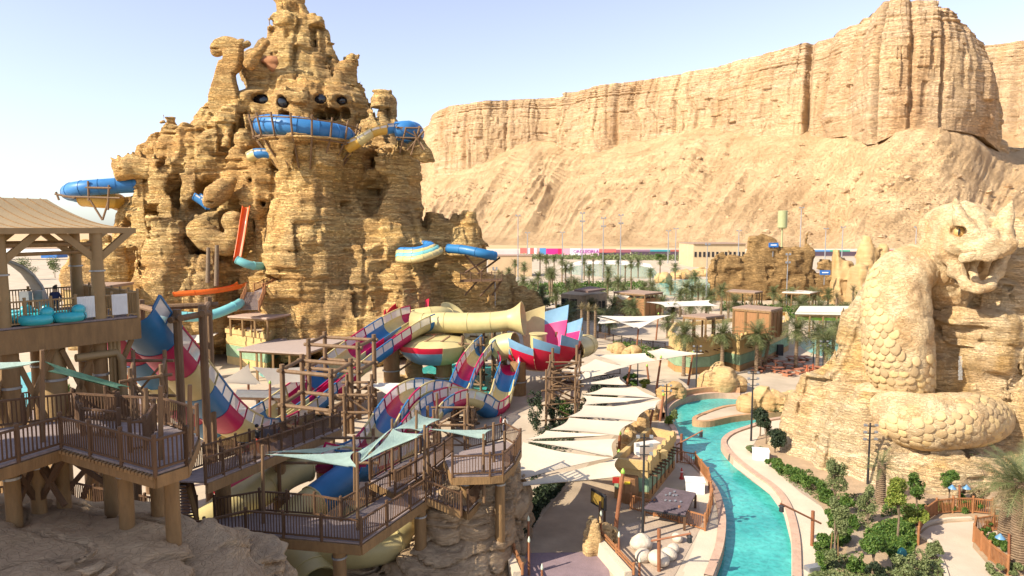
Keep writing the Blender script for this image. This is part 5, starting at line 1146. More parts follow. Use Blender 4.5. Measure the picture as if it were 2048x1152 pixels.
def curve_sheet(C, pull=.10, sag=.06, n=10):
    mb = MB(); k = len(C); C = [Vector(c) for c in C]
    if k == 3: C = [C[0], C[1], C[2], C[2].lerp(C[0], .06)]
    L = max((C[0] - C[2]).length, (C[1] - C[3]).length)
    for j in range(n + 1):
        for i in range(n + 1):
            u, v = i / n, j / n; uu = .5 + (u - .5) * (1 - pull * 2 * math.sin(math.pi * v)); vv = .5 + (v - .5) * (1 - pull * 2 * math.sin(math.pi * u))
            p = (C[0] * (1 - uu) + C[1] * uu) * (1 - vv) + (C[3] * (1 - uu) + C[2] * uu) * vv; p.z -= sag * L * math.sin(math.pi * u) * math.sin(math.pi * v); mb.v.append(tuple(p))
    N = len(mb.v); mb.v += [(x, y, z - .025) for x, y, z in mb.v]
    for j in range(n):
        for i in range(n): a = j * (n + 1) + i; mb.f.append((a, a + 1, a + n + 2, a + n + 1)); mb.f.append((N + a, N + a + n + 1, N + a + n + 2, N + a + 1))
    return mb
def sail(label, corners, m, pull=.10, sag=.03, group=None, cat='shade sail', name='shade_sail'):
    """corners: (px, py, z) on that level, or a 3D point"""
    C = [on(c[0], c[1], c[2]) if not isinstance(c, Vector) else c for c in corners]; t = thing(name, label, cat, sum(C, V(0, 0, 0)) / len(C), group)
    curve_sheet(C, pull, sag).build('cloth', m, t, True); mb = MB()
    return t
GS = 'beige shade sails over the walkway by the river'
for lab, c in (('largest cream sail in front, its long corner reaching to the round ended deck', [(1046, 884, 4.2), (1224, 915, 4.4), (976, 976, 3.6)]),
               ('frontmost narrow cream sail running to the two green capped posts', [(978, 980, 3.5), (1236, 916, 4.2), (1244, 953, 3.6)]),
               ('triangular cream sail right behind the largest one', [(1052, 882, 4.0), (1233, 877, 4.4), (1226, 914, 4.2)]),
               ('narrow cream sail, third row from the front', [(1050, 879, 3.9), (1092, 861, 4.1), (1226, 870, 4.2)]),
               ('wide cream sail, fourth row from the front', [(1100, 859, 4.0), (1138, 835, 4.2), (1270, 843, 4.3), (1238, 871, 4.2)]),
               ('wide cream sail, fifth row from the front', [(1136, 833, 4.0), (1166, 810, 4.2), (1309, 813, 4.4), (1273, 842, 4.2)]),
               ('pointed cream sail ending at the pole beside the river bend', [(1206, 815, 4.0), (1322, 799, 4.5), (1309, 820, 4.2)]),
               ('cream sail, flat row beyond the pointed one', [(1164, 791, 4.1), (1304, 797, 4.5), (1250, 804, 4.2), (1168, 810, 4.0)]),
               ('cream sail beyond the hump of the wave slides', [(1165, 788, 4.), (1206, 775, 4.3), (1272, 774, 4.4), (1321, 797, 4.4)]),
               ('small cream sail with shrubs behind its right edge', [(1158, 768, 4.), (1239, 753, 4.3), (1253, 770, 4.2)]),
               ('cream sail under the far end of the scaffold', [(1133, 737, 4.), (1214, 748, 4.3), (1156, 761, 4.)]),
               ('peaked cream sail right of the bowl slide', [(1140, 741, 4.), (1190, 718, 4.9), (1257, 733, 4.2), (1200, 750, 4.0)]),
               ('cream sail behind the peaked one, near the plaza rocks', [(1188, 709, 4.2), (1291, 706, 4.9), (1314, 721, 4.2), (1248, 734, 4.)]),
               ('farthest cream sail of the row, by the round fort', [(1294, 702, 4.2), (1322, 696, 4.7), (1408, 707, 4.6), (1314, 721, 4.1)])):
    sail(lab, c, m_sail, .065, .03, GS)
for lab, c in (('white sail spread above the little garden in front of the brown pavilion', [(1194, 631, 4.6), (1342, 630, 5.2), (1276, 658, 4.2)]), ('narrow white sail just under the first one above the little garden', [(1194, 634, 4.2), (1300, 640, 4.8), (1196, 648, 4.0)]),
               ('white tent sail with a high peak above the bar kiosk', [(420, 768, 3.4), (497, 728, 5.8), (522, 769, 3.4)]), ('white sail stretched right of the peaked tent sail', [(503, 733, 5.6), (604, 734, 5.2), (612, 764, 3.6), (538, 772, 3.4)]),
               ('long white sail low beneath the twin slides', [(715, 764, 3.4), (892, 763, 3.8), (790, 796, 3.)]), ('white sail beyond the pole frame by the fort wall', [(350, 672, 4.4), (440, 664, 4.6), (420, 686, 4.), (352, 690, 4.)]), ('lower white sail beyond the pole frame', [(352, 700, 4.), (408, 690, 4.2), (396, 708, 3.8), (356, 716, 3.6)]),
               ('white sail beyond the round fort, left of the rock ruin', [(1290, 604, 5.), (1420, 600, 5.2), (1440, 612, 4.6), (1330, 614, 4.6)]), ('little white sail by the far palms right of the brown pavilion', [(1325, 606, 4.4), (1380, 602, 4.8), (1372, 614, 4.2)])):
    sail(lab, c, m_sailw, .09, .03, 'white shade sails')
def np3(x, y, d): return at(x, y, d)
for lab, c, m in (('green net over the corner of the lower walkway', [np3(530, 908, 34), np3(709, 903, 36.5), np3(714, 936, 33)], m_net), ('thin green net strip behind the corner net', [np3(530, 904, 34.5), np3(706, 889, 39), np3(640, 906, 37)], m_net),
                  ('green net rising from the corner post towards the wave slides', [np3(718, 926, 33.5), np3(786, 857, 38), np3(846, 869, 38)], m_net), ('narrow green net edge beside the rising net', [np3(716, 904, 35), np3(785, 855, 38.4), np3(722, 922, 34)], m_net),
                  ('green net with a high corner in front of the wave slide hump', [np3(788, 858, 39), np3(834, 826, 42), np3(880, 838, 43), np3(842, 862, 39)], m_net), ('green net above the inner ramp and round ended deck', [np3(850, 857, 39), np3(984, 859, 41), np3(970, 879, 37)], m_net),
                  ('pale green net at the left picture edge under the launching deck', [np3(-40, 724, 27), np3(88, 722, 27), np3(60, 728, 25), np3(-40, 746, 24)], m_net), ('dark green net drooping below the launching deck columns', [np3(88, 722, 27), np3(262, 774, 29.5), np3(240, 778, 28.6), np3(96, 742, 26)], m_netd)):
    sail(lab, c, m, .1, .03, 'green shade nets', 'shade net', 'shade_net')
def pole(label, base, top, r=.11, m=None, cap=None, name='post', cat='post', group=None):
    base, top = Vector(base), Vector(top); t = thing(name, label, cat, base, group); MB().tube([base, top], [r * 1.15, r * .9], 9).build('shaft', m or m_pole, t, True)
    if cap: c = Vector(top); MB().lathe((c.x, c.y, c.z), [(r * .9, -.06), (r * 1.15, .0), (r * .95, .12), (r * .3, .26), (.01, .28)], 9).build('cap', cap, t, True)
    return t
def gpole(label, bx, by, tx_, ty, r=.13, m=None, cap=m_cone, group='leaning timber masts of the sails'):
    b = on(bx, by); d = b.y; return pole(label, b, at(tx_, ty, d), r, m or m_rustp, cap, 'sail_mast', 'mast', group)
for lab, a in (('leaning mast in front of the barrel door with a green cap', (1228, 1082, 1246, 945)), ('green capped mast at the tip of the largest sail', (970, 1062, 974, 958)), ('mast with green cap at the corner of the fort roof', (1236, 960, 1238, 905)), ('mast rising from the rocks next to the fort hut', (1236, 925, 1240, 868)), ('mast beside the river bend, left of two', (1298, 855, 1309, 808)), ('mast beside the river bend, right of two', (1320, 842, 1327, 790)),
               ('mast among the shrubs behind the flat sail', (1312, 785, 1322, 715)), ('mast between the shrubs and the far sail', (1253, 772, 1262, 727)), ('short mast by the plaza rocks', (1298, 765, 1294, 732)), ('tall mast in front of the round fort, left one', (1376, 770, 1386, 705)), ('tall mast in front of the round fort, right one', (1410, 740, 1414, 698)), ('mast under the white garden sail, nearest corner', (1273, 700, 1277, 656)), ('mast holding the high corner of the white garden sail', (1312, 680, 1317, 628)),
               ('mast behind the bar kiosk at the tent peak', (497, 790, 497, 726)), ('mast right of the bar kiosk', (540, 850, 540, 766))): gpole(lab, *a)
for lab, (bx, by, tx_, ty, d) in (('post on the lower walkway corner holding the green nets', (716, 1082, 714, 905, 32.8)), ('post at the left end of the corner net', (527, 1062, 525, 890, 33.6)), ('post behind the corner net', (710, 1000, 708, 870, 37)), ('tall post between the two rising nets', (785, 975, 784, 838, 38.5)), ('post at the high net corner by the hump', (832, 960, 833, 820, 39.5)), ('paired post left of the inner ramp', (848, 985, 849, 850, 38)), ('paired post right of the inner ramp', (856, 978, 855, 856, 38.6)), ('pale post at the right end of the deck net', (968, 1005, 967, 868, 37.4)), ('post behind the round ended deck', (987, 965, 987, 845, 39)), ('post at the far rail of the round ended deck', (1010, 935, 1009, 862, 41)), ('grey post rising beside the green net at the far left', (86, 900, 84, 700, 25.6)), ('slim post left of the inner fence of the upper platform', (322, 935, 321, 772, 23.6)), ('post at the right corner of the upper platform', (378, 920, 380, 770, 24)), ('slim post on the upper platform floor', (292, 900, 292, 776, 26)), ('post between the rails at the far left corner', (118, 1042, 118, 930, 30)), ('post at the foot of the lower steps', (314, 1040, 313, 963, 31))):
    pole(lab, at(bx, by, d), at(tx_, ty, d), .085, m_pole, None, 'net_post', 'post', 'posts of the shade nets')
# ---------------------------------------------------------------- forts
def merlons(t, line, z, w=.55, h=.45, gap=.55, dth=.32, m=None):
    me = None
    for k in range(len(line) - 1):
        a, b = Vector(line[k]), Vector(line[k + 1]); L = (b - a).length; n = max(1, int(L / (w + gap))); d = (b - a).normalized(); rz = math.atan2(d.y, d.x)
        for i in range(n):
            p = a.lerp(b, (i + .5) / n); mb = MB(); mb.box((0, 0, h / 2), (w, dth, h), 0, .82)
            if me is None: me = mb.mesh('merlon'); me.materials.append(m or m_plas)
            o = link('merlon', me, None, t); o.location = V(p.x, p.y, z) - wloc(t); o.rotation_euler.z = rz
def fort(name, label, foot, z1, front, band=None, cat='building', par=.55, m=None, mer=None):
    """plaster building: wall, roof floor, parapet with merlons, coloured bands proud of the wall"""
    c = V(sum(p[0] for p in foot) / len(foot), sum(p[1] for p in foot) / len(foot), 0); t = thing(name, label, cat, c); n = len(foot)
    MB().prism(foot, -.2, z1 - par).build('wall', m or m_plas, t); w_ = MB()
    for k in range(n):
        a, b = Vector((*foot[k], z1 - par / 2)), Vector((*foot[(k + 1) % n], z1 - par / 2)); w_.bar(a, b, .34, par + .1)
    w_.build('parapet', m or m_plas, t)
    for zlo, zhi, mm in (band or []):
        for k in front:
            a, b = Vector(foot[k]).to_3d(), Vector(foot[(k + 1) % n]).to_3d(); d = (b - a).normalized(); nn = V(d.y, -d.x, 0)
            if nn.dot(a - V(0, 0, 0)) > 0: nn = -nn
            MB().bar(a + nn * .03 + V(0, 0, (zlo + zhi) / 2), b + nn * .03 + V(0, 0, (zlo + zhi) / 2), .1, zhi - zlo).build('painted_band', mm, t)
    for k in (range(n) if mer is None else mer): merlons(t, [Vector((*foot[k], z1)), Vector((*foot[(k + 1) % n], z1))], z1 + .05, w=.42, h=.27, gap=.8, m=m)
    inn = [(Vector(p) * .97 + Vector((c.x, c.y)) * .03).to_tuple() for p in foot]; MB().sheet(inn, z1 - par + .012).build('roof_floor', m_roofb if len(foot) < 5 else m_pave, t)
    return t
def P2(px, py, z): p = on(px, py, z); return (p.x, p.y)
fh = [P2(1230, 917, 3.), P2(1296, 924, 3.), P2(1349, 866, 3.), P2(1300, 856, 3.)]
ft = fort('fort_hut', 'small crenellated ochre and green fort hut on the bank of the turquoise river', fh, 3., [0, 1], [(.75, 1.75, m_pgreen), (-.1, .7, m_pdk)], mer=[1])
a, b = Vector((*fh[1], 0)), Vector((*fh[2], 0)); d = (b - a).normalized(); nn = V(d.y, -d.x, 0)
for k in range(11): p = a.lerp(b, (k + .6) / 11.3); MB().tube([p + nn * -.1 + V(0, 0, 1.95), p + nn * .6 + V(0, 0, 1.9)], .07, 7).build('roof_pole', m_wood, ft, True)
for k in range(6): p = a.lerp(b, (k + .8) / 6.5); MB().box((p.x + nn.x * .08, p.y + nn.y * .08, 1.05), (.12, .12, 1.5), math.atan2(d.y, d.x)).build('pilaster', m_wood, ft)
p = on(1248, 1000); q = V(p.x, p.y, 0); f0, f1 = Vector((*fh[0], 0)), Vector((*fh[1], 0)); dm = f0.lerp(f1, .45); ty = V((f1 - f0).y, -(f1 - f0).x, 0).normalized()
MB().lathe((dm.x + ty.x * .3, dm.y + ty.y * .3, -.05), [(.62, 0), (.75, .9), (.68, 1.9), (.66, 1.95)], 12).build('barrel_door', m_slat, ft); MB().box((dm.x + ty.x * 1.06, dm.y + ty.y * 1.06, 1.65), (.4, .1, .16)).build('lantern', mat('yellow_lamp', (.75, .55, .03), .5), ft)
MB().box((dm.x - .95 + ty.x * .2, dm.y + ty.y * .2, 1.55), (.5, .14, .42)).build('red_box', mat('red_paint', (.45, .03, .02), .5), ft)
cx_ = sum(p[0] for p in fh) / 4; cy_ = sum(p[1] for p in fh) / 4
MB().box((cx_ - .2, cy_ - .8, 2.95), (1.9, .8, .9), .4).build('roof_unit', m_sailw, ft); MB().box((cx_ + .8, cy_ - 1.6, 2.75), (.6, .5, .6), .4).build('roof_unit', m_plas, ft)
# service yard: ribbed roof, box, extinguisher, fence
cr = [P2(1331, 975, 1.1), P2(1392, 986, 1.1), P2(1370, 1030, 1.1), P2(1287, 1017, 1.1)]
sr = thing('service_roof', 'low dark ribbed timber roof in the fenced yard beside the river', 'roof', V(sum(p[0] for p in cr) / 4, sum(p[1] for p in cr) / 4, 0))
MB().prism(cr, .95, 1.05).build('roof_base', m_black, sr)
for k in range(18):
    t = (k + .5) / 18; a_, b_ = Vector(cr[0]).lerp(Vector(cr[3]), t), Vector(cr[1]).lerp(Vector(cr[2]), t); MB().bar(a_.to_3d() + V(0, 0, 1.1), b_.to_3d() + V(0, 0, 1.1), .09, .1).build('slat', mat('plum_slat', (.11, .08, .09), .75, .2, 2.), sr)
for p in cr: MB().box((p[0] * .98 + sr.location.x * .02, p[1] * .98 + sr.location.y * .02, .47), (.14, .14, .96)).build('leg', m_wood, sr)
for k in range(10):
    u, v = random.uniform(.15, .85), random.uniform(.12, .6); q = (Vector(cr[0]) * (1 - u) + Vector(cr[1]) * u) * (1 - v) + (Vector(cr[3]) * (1 - u) + Vector(cr[2]) * u) * v; MB().lathe((q.x, q.y, 1.15), [(.09, 0), (.09, .07)], 8).build('fixing', m_grey, sr)
bx = thing('service_box', 'white metal service box behind the ribbed roof at the river fence', 'cabinet', on(1389, 983)); p = bx.location
MB().box((p.x, p.y, .45), (1.35, 1., .9), -.15).build('body', m_white, bx); MB().box((p.x, p.y, .94), (1.45, 1.1, .08), -.15).build('lid', m_white, bx)
ex = thing('fire_post', 'red fire extinguisher stand next to the white service box', 'extinguisher', on(1363, 958)); p = ex.location
MB().lathe(p, [(.17, 0), (.17, .12), (.1, .2), (.1, .7), (.05, .78), (.05, .9)], 10).build('cylinder', mat('red_paint', (.45, .03, .02)), ex, True); MB().box((p.x, p.y, .62), (.22, .22, .06)).build('band', m_white, ex)
yf = thing('yard_fence', 'rust brown timber fence around the service yard by the river', 'fence', on(1340, 1040))
rail_run(yf, [on(1261, 1019), on(1410, 1062), on(1424, 1010), on(1416, 965), on(1390, 932), on(1354, 926)], 1.05, m_cooper, None, 1.7, .14)
# boulders and lamps on arms
for k, (px, py, r) in enumerate(((1283, 1100, .75), (1286, 1122, .55), (1317, 1130, .66), (1336, 1118, .52), (1346, 1105, .42), (1354, 1083, .42), (1272, 1098, .4))):
    p = on(px, py); mb = MB(); mb.ball((0, 0, 0), (r, r * .85, r * .75), 14, 10); me = mb.mesh('boulder', smooth=True)
    for v in me.vertices: v.co *= 1 + .16 * float(vn(v.co.x * 2 + k * 3, v.co.y * 2, v.co.z * 2))
    o = link('boulder', me, m_boul, None, V(p.x, p.y, r * .6)); o.rotation_euler.z = k
    tag(o, ['largest pale boulder at the foot of the black lamp pole', 'low pale boulder in front of the largest one', 'broad pale boulder beside the lantern post', 'third boulder of the chain behind the lantern post', 'small boulder in the chain behind the lantern post', 'boulder end of the chain under the lantern', 'half hidden boulder left of the lamp pole'][k], 'boulder', 'pale boulders in the sand bed')
def arm_lamp(label, base, top, a0, a1, lan, d=None):
    b = on(*base); dd = b.y; t = thing('lantern_post', label, 'street lamp', b); MB().tube([b, at(*top, dd)], .11, 9).build('post', m_rustp, t, True); MB().tube([at(*a0, dd), at(*a1, dd - .6)], .06, 7).build('arm', m_rustp, t, True)
    c = at(*lan, dd - .55); MB().tube([c + V(0, 0, .5), c + V(0, 0, .25)], .02, 5).build('hook', m_black, t); MB().lathe(c, [(.1, -.22), (.16, -.18), (.14, .12), (.2, .15), (.05, .28)], 8).build('lantern', m_black, t)
arm_lamp('rust brown lantern post with a long arm over the pale boulders', (1318, 1143), (1318, 1058), (1302, 1082), (1382, 1067), (1379, 1078))
arm_lamp('lantern post leaning its arm over the river next to the fort hut', (1362, 921), (1363, 868), (1352, 890), (1406, 861), (1402, 869))
arm_lamp('lantern post on the cream bank, its arm reaching left over the river', (1624, 1092), (1626, 1022), (1642, 1047), (1561, 1007), (1563, 1017))
def tall_lamp(label, px, by, ty, n=3, r=.075, m=None, z=0, sp=1.0, group=None, name='lamp_pole'):
    b = on(px, by, z); t = thing(name, label, 'lamp pole', b, group); top = at(px, ty, b.y); MB().tube([b, V(b.x, b.y, top.z)], [r * 1.3, r * .8], 9).build('pole', m or m_black, t, True)
    for k in range(n):
        zz_ = top.z - .25 - k * .55 * sp; MB().bar(V(b.x - .5 * sp, b.y, zz_), V(b.x + .5 * sp, b.y, zz_), .06, .06).build('crossarm', m or m_black, t)
        for sg in (-1, 1): MB().box((b.x + sg * .42 * sp, b.y - .12, zz_ + .12), (.2 * sp, .22, .16)).build('spotlight', m_grey, t)
for a in (('tall black spotlight pole in front of the fort hut', 1285, 1082, 868, 3), ('tall black spotlight pole standing on the cream bank in the shrubs', 1502, 882, 742, 3), ('black spotlight pole in front of the coiled snake rock', 1735, 968, 846, 3), ('thin black lamp pole in front of the round fort', 1392, 785, 690, 2), ('thin black lamp pole at the river bend', 1332, 842, 768, 2), ('thin black lamp pole beside the sail garden', 1275, 772, 712, 2), ('black lamp pole among the palms right of the round fort', 1626, 735, 660, 2), ('black lamp pole next to the snake rock edge', 1644, 770, 680, 2)): tall_lamp(*a)
# low walls and rails of the purple path
for lab, w0, w1 in (('cream parapet wall on the left of the purple path', (1004, 1098), (1034, 1175)), ('cream parapet wall on the right of the purple path', (1192, 1100), (1256, 1175))):
    t = thing('parapet_wall', lab, 'wall', on(*w0)); a, b = on(*w0), on(*w1); MB().bar(a + V(0, 0, .45), b + V(0, 0, .45), .45, .95).build('wall', m_cream, t); rail_run(t, [a + V(.3, 0, .9), b + V(.3, 0, .9)], .35, m_cooper, None, 2.2, 9.)
for lab, (px, by, ty) in (('slim beacon post at the rock corner, left', (1057, 1112, 1040)), ('slim beacon post on the left parapet', (1058, 1150, 1082)), ('slim beacon post by the rock pile', (1202, 1100, 1030)), ('slim beacon post on the right parapet', (1238, 1140, 1072)), ('short beacon post at the bottom of the purple path', (1084, 1175, 1137)), ('short beacon post right of the purple path', (1279, 1165, 1122))):
    b = on(px, by); pole(lab, b, at(px, ty, b.y), .07, m_rustp, mat('beacon_cap', (.55, .6, .45), .4), 'beacon_post', 'beacon', 'slim beacon posts along the purple path')
sg = thing('sign_board', 'dark yellow edged notice board on posts by the rock pile', 'sign', on(1204, 1060)); p = sg.location
MB().box((p.x - .25, p.y, 2.1), (.14, 1.6, 1.0), .5).build('board', m_black, sg); MB().box((p.x - .33, p.y - .03, 2.1), (.06, 1.3, .7), .5).build('panel', mat('sign_yellow', (.35, .22, .04), .6, .3, 3.), sg)
for dx in (-.6, .6): MB().box((p.x + dx * .4, p.y + dx, 1.1), (.14, .14, 2.2)).build('post', m_wood, sg)
# ---------------------------------------------------------------- left fort with roof terrace and canopies
zf = 5.2
yfp = [P2(452, 657, zf), P2(532, 669, zf), P2(566, 655, zf), P2(642, 641, zf), P2(642, 626, zf), P2(560, 632, zf)]
yt = fort('yellow_fort', 'yellow and green plastered fort with a roof terrace at the foot of the rock tower', yfp, zf, [0, 1, 2], [(1.2, 2.9, m_pgreen), (3.1, 3.8, m_plas)])
def pavilion(name, label, roof, z, zb, cat='pavilion', m=None, pm=None, np_=3, th=.22, wall=None, drape=None, posts_on=None):
    t = thing(name, label, cat, V(sum(p[0] for p in roof) / len(roof), sum(p[1] for p in roof) / len(roof), zb)); MB().prism(roof, z - th, z).build('roof', m or m_roofb, t); n = len(roof); c = t.location
    for k in range(n):
        a, b = Vector(roof[k]), Vector(roof[(k + 1) % n])
        for i in range(np_):
            q = a.lerp(b, i / np_); q = q.lerp(Vector((c.x, c.y)), .05); MB().box((q.x, q.y, (z + zb - th) / 2), (.24, .24, z - zb - th)).build('post', pm or m_wood2, t)
        e = MB(); e.bar(a.to_3d() * .98 + c * .02 * V(1, 1, 0).length / 1.41421 if False else Vector((a.x, a.y, z - th - .14)).lerp(Vector((c.x, c.y, z - th - .14)), .04), Vector((b.x, b.y, z - th - .14)).lerp(Vector((c.x, c.y, z - th - .14)), .04), .16, .26); e.build('beam', pm or m_wood2, t)
    if wall:
        s_ = [(Vector(p).lerp(Vector((c.x, c.y)), .07)).to_tuple() for p in roof]; zt, zz0, mm = wall
        MB().prism(s_, zz0, zt).build('wall', mm, t)
    return t
pavilion('roof_pavilion', 'terrace pavilion with pinkish flat roof on top of the yellow fort', [P2(455, 632, 7.6), P2(533, 636, 7.6), P2(643, 617, 7.6), P2(578, 614, 7.6)], 7.6, 4.7, m=mat('pink_slat_roof', (.42, .29, .22), .85, .12, 2.5, .35, 9., stretch=(1, 6, 1)))
cnp = pavilion('flat_canopy', 'big flat slatted canopy in front of the yellow fort', [P2(473, 698, 4.2), P2(612, 706, 4.2), P2(742, 663, 4.2), P2(625, 659, 4.2)], 4.2, 0, 'canopy', mat('grey_slat_roof', (.36, .28, .235), .85, .12, 2.5, .35, 9., stretch=(1, 6, 1)), m_wood2, 4)
cw = thing('castle_wall', 'low yellow crenellated wall stretching right from the yellow fort', 'wall', on(690, 690)); zc = 4.6
l_ = [Vector((*P2(645, 636, zc), 0)), Vector((*P2(686, 641, zc), 0)), Vector((*P2(742, 632, zc), 0))]
for k in range(2): MB().bar(l_[k] + V(0, 0, zc / 2), l_[k + 1] + V(0, 0, zc / 2), .5, zc).build('wall', m_plas, cw)
merlons(cw, [v + V(0, 0, zc) for v in l_], zc, .8, .6, .7, .5)
kb = pavilion('bar_kiosk', 'small timber bar kiosk with a counter under the peaked tent sail', [P2(470, 790, 2.6), P2(560, 792, 2.6), P2(560, 780, 2.6), P2(474, 779, 2.6)], 2.6, 0, 'kiosk', m_grey, m_wood, 2)
c = kb.location; MB().box((c.x, c.y - .8, .55), (4.6, .5, 1.1)).build('counter', m_wood2, kb); MB().box((c.x, c.y - .8, 1.13), (4.8, .62, .07)).build('counter_top', m_white, kb)
# ---------------------------------------------------------------- plaza: round fort, pavilions, ruins
zr = 5.
rf = [P2(1338, 664, zr), P2(1352, 672, zr), P2(1385, 676, zr), P2(1420, 674, zr), P2(1452, 666, zr), P2(1480, 672, zr), P2(1540, 655, zr), P2(1578, 640, zr), P2(1572, 624, zr), P2(1440, 640, zr), P2(1350, 646, zr)]
rt = fort('round_fort', 'ochre and green fort building with rounded front and two roof pavilions behind the plaza palms', rf, zr, range(7), [(.9, 2.3, m_pgreen), (-.1, .85, m_pdk)], mer=range(7))
for k in range(16):
    i = k % 6; a, b = Vector((*rf[i], 0)), Vector((*rf[i + 1], 0)); p = a.lerp(b, .25 + .5 * (k // 6) / 2); nn = V((b - a).y, -(b - a).x, 0).normalized(); nn = nn if nn.y < 0 else -nn; MB().tube([p + V(0, 0, 3.1), p + nn * .7 + V(0, 0, 3.05)], .08, 6).build('roof_pole', m_wood, rt, True)
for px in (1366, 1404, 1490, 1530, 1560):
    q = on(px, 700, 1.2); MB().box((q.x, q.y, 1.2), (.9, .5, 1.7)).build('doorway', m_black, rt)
aw = sail('pinkish curved awning around the front of the round fort', [(1338, 688, 2.9), (1452, 692, 2.9), (1440, 700, 2.6), (1350, 704, 2.6)], mat('pink_awning', (.52, .36, .27), .85, .08), .04, .0, None, 'awning', 'awning')
pavilion('roof_pavilion', 'small open pavilion with brown flat roof on the left of the round fort', [P2(1366, 630, 8.), P2(1412, 634, 8.), P2(1449, 630, 8.), P2(1405, 626, 8.)], 8., 4.6, np_=2)
lp = pavilion('roof_pavilion', 'boxy pavilion with orange louvred walls on the right of the round fort', [P2(1465, 614, 8.6), P2(1542, 620, 8.6), P2(1566, 615, 8.6), P2(1494, 609, 8.6)], 8.6, 4.6, wall=(8.2, 4.4, m_slat))
for lab, roof, z, zb in (('brown pavilion with cream drapes left of the plaza palms', [(1226, 583), (1290, 588), (1327, 584), (1268, 579)], 5.2, 0), ('dark flat pavilion in front of the rock ruin', [(1452, 582), (1510, 585), (1526, 582), (1466, 578)], 4.4, 0)):
    t = pavilion('pavilion', lab, [P2(a, b, z) for a, b in roof], z, zb, wall=(z - 1.2, 0, m_slat) if 'drapes' in lab else None)
    if 'drapes' in lab:
        for (xa, xb) in ((1232, 1258), (1262, 1296)):
            a, b = on(xa, 586, 5.), on(xb, 588, 5.); mb = MB(); n = 8
            for k in range(n): t0, t1 = k / n, (k + 1) / n; s0, s1 = math.sin(math.pi * t0) * 1., math.sin(math.pi * t1) * 1.; A_, B_ = a.lerp(b, t0), a.lerp(b, t1); mb.quad(A_ + V(0, -.5, -.5 - s0 * .9), B_ + V(0, -.5, -.5 - s1 * .9), B_ + V(0, -.45, -.4), A_ + V(0, -.45, -.4))
            mb.build('drape', m_sail, t, True)
t = pavilion('long_canopy', 'long white canopy hall with a lime green fascia behind the plaza palms', [P2(1590, 626, 4.6), P2(1704, 628, 4.6), P2(1706, 612, 4.6), P2(1600, 612, 4.6)], 4.6, 0, 'canopy', m_sailw, m_wood2, 4)
a, b = on(1592, 629, 4.2), on(1704, 631, 4.2); MB().bar(a, b, .2, .9).build('fascia', m_pdk, t); MB().bar(a + V(0, -.05, -.75), b + V(0, -.05, -.75), .2, .5).build('lime_strip', mat('lime', (.32, .48, .04), .6), t)
t = pavilion('long_canopy', 'flat white canopy at the foot of the rock ruin', [P2(1564, 584, 4.), P2(1620, 586, 4.), P2(1640, 582, 4.), P2(1580, 580, 4.)], 4., 0, 'canopy', m_sailw, m_wood2, 3)
# stone house left of the brown pavilion
hz = [P2(1122, 582, 6.), P2(1172, 586, 6.), P2(1214, 580, 6.), P2(1160, 572, 6.)]
ht = thing('stone_house', 'grey brown stone house with a dark tiled corner roof in the tower shade', 'house', V(hz[1][0], hz[1][1], 0)); m_stone = mat('brown_stone', (.27, .20, .125), .9, .25, 1.2, .6, 4.)
MB().prism(hz, -.1, 5.4).build('wall', m_stone, ht); MB().prism([P2(1148, 579, 7), P2(1176, 582, 7), P2(1212, 577, 7), P2(1180, 572, 7)], 6.6, 7.).build('roof', mat('dark_roof', (.16, .10, .08), .85, .2, 2., .4, 8.), ht)
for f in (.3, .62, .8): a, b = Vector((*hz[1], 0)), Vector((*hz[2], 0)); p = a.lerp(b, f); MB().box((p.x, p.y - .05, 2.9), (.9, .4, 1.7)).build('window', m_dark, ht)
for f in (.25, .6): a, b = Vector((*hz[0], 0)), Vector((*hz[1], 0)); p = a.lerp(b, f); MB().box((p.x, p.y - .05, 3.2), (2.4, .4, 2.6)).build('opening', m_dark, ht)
# tables and chairs under the palms
m_rchair = mat('orange_red_wood', (.36, .135, .07), .6, .12, 3.)
tb = thing('table_set', 'orange red picnic table with two benches on the plaza under the palms', 'picnic table', (0, 0, 0), 'picnic tables on the plaza')
MB().box((0, 0, .74), (1.5, .8, .06)).build('table_top', m_rchair, tb)
for sg_ in (-1, 1): MB().box((0, sg_ * .75, .44), (1.5, .3, .05)).build('bench', m_rchair, tb); MB().box((sg_ * .55, 0, .36), (.1, 1.6, .1)).build('leg', m_rchair, tb); MB().box((sg_ * .55, 0, .18), (.1, .7, .36)).build('leg', m_rchair, tb)
spots = [(1482, 728), (1500, 722), (1520, 732), (1540, 724), (1560, 732), (1556, 745), (1578, 738), (1600, 734), (1618, 742), (1600, 748), (1622, 756), (1575, 752), (1538, 742), (1516, 745), (1640, 744), (1585, 722), (1608, 722), (1548, 714)]
for k, (px, py) in enumerate(spots):
    p = on(px, py); o = tb if k == 0 else dup(tb, None); o.location = p; o.rotation_euler.z = random.uniform(-.7, .7); o['label'] = 'orange red picnic table on the plaza, %s, %s' % ('front row' if py > 747 else 'second row' if py > 743 else 'third row' if py > 737 else 'fourth row' if py > 731 else 'fifth row' if py > 726 else 'sixth row' if py > 721.5 else 'back row', 'far left' if px < 1505 else 'left of the middle palm' if px < 1535 else 'at the middle' if px < 1565 else 'under the tallest palm' if px < 1595 else 'right part' if px < 1612 else 'far right')
for k, (x, ty) in enumerate(((1614, 730), (1621, 738), (1626, 728))): b = on(x, 778 - k); pole(['leftmost of the three rust red stakes by the plaza', 'middle rust red stake by the plaza', 'rightmost of the three rust red stakes by the plaza'][k], b, at(x, ty, b.y), .13, mat('rust_red', (.30, .07, .025), .7, .15), None, 'stake', 'post', 'rust red stakes')
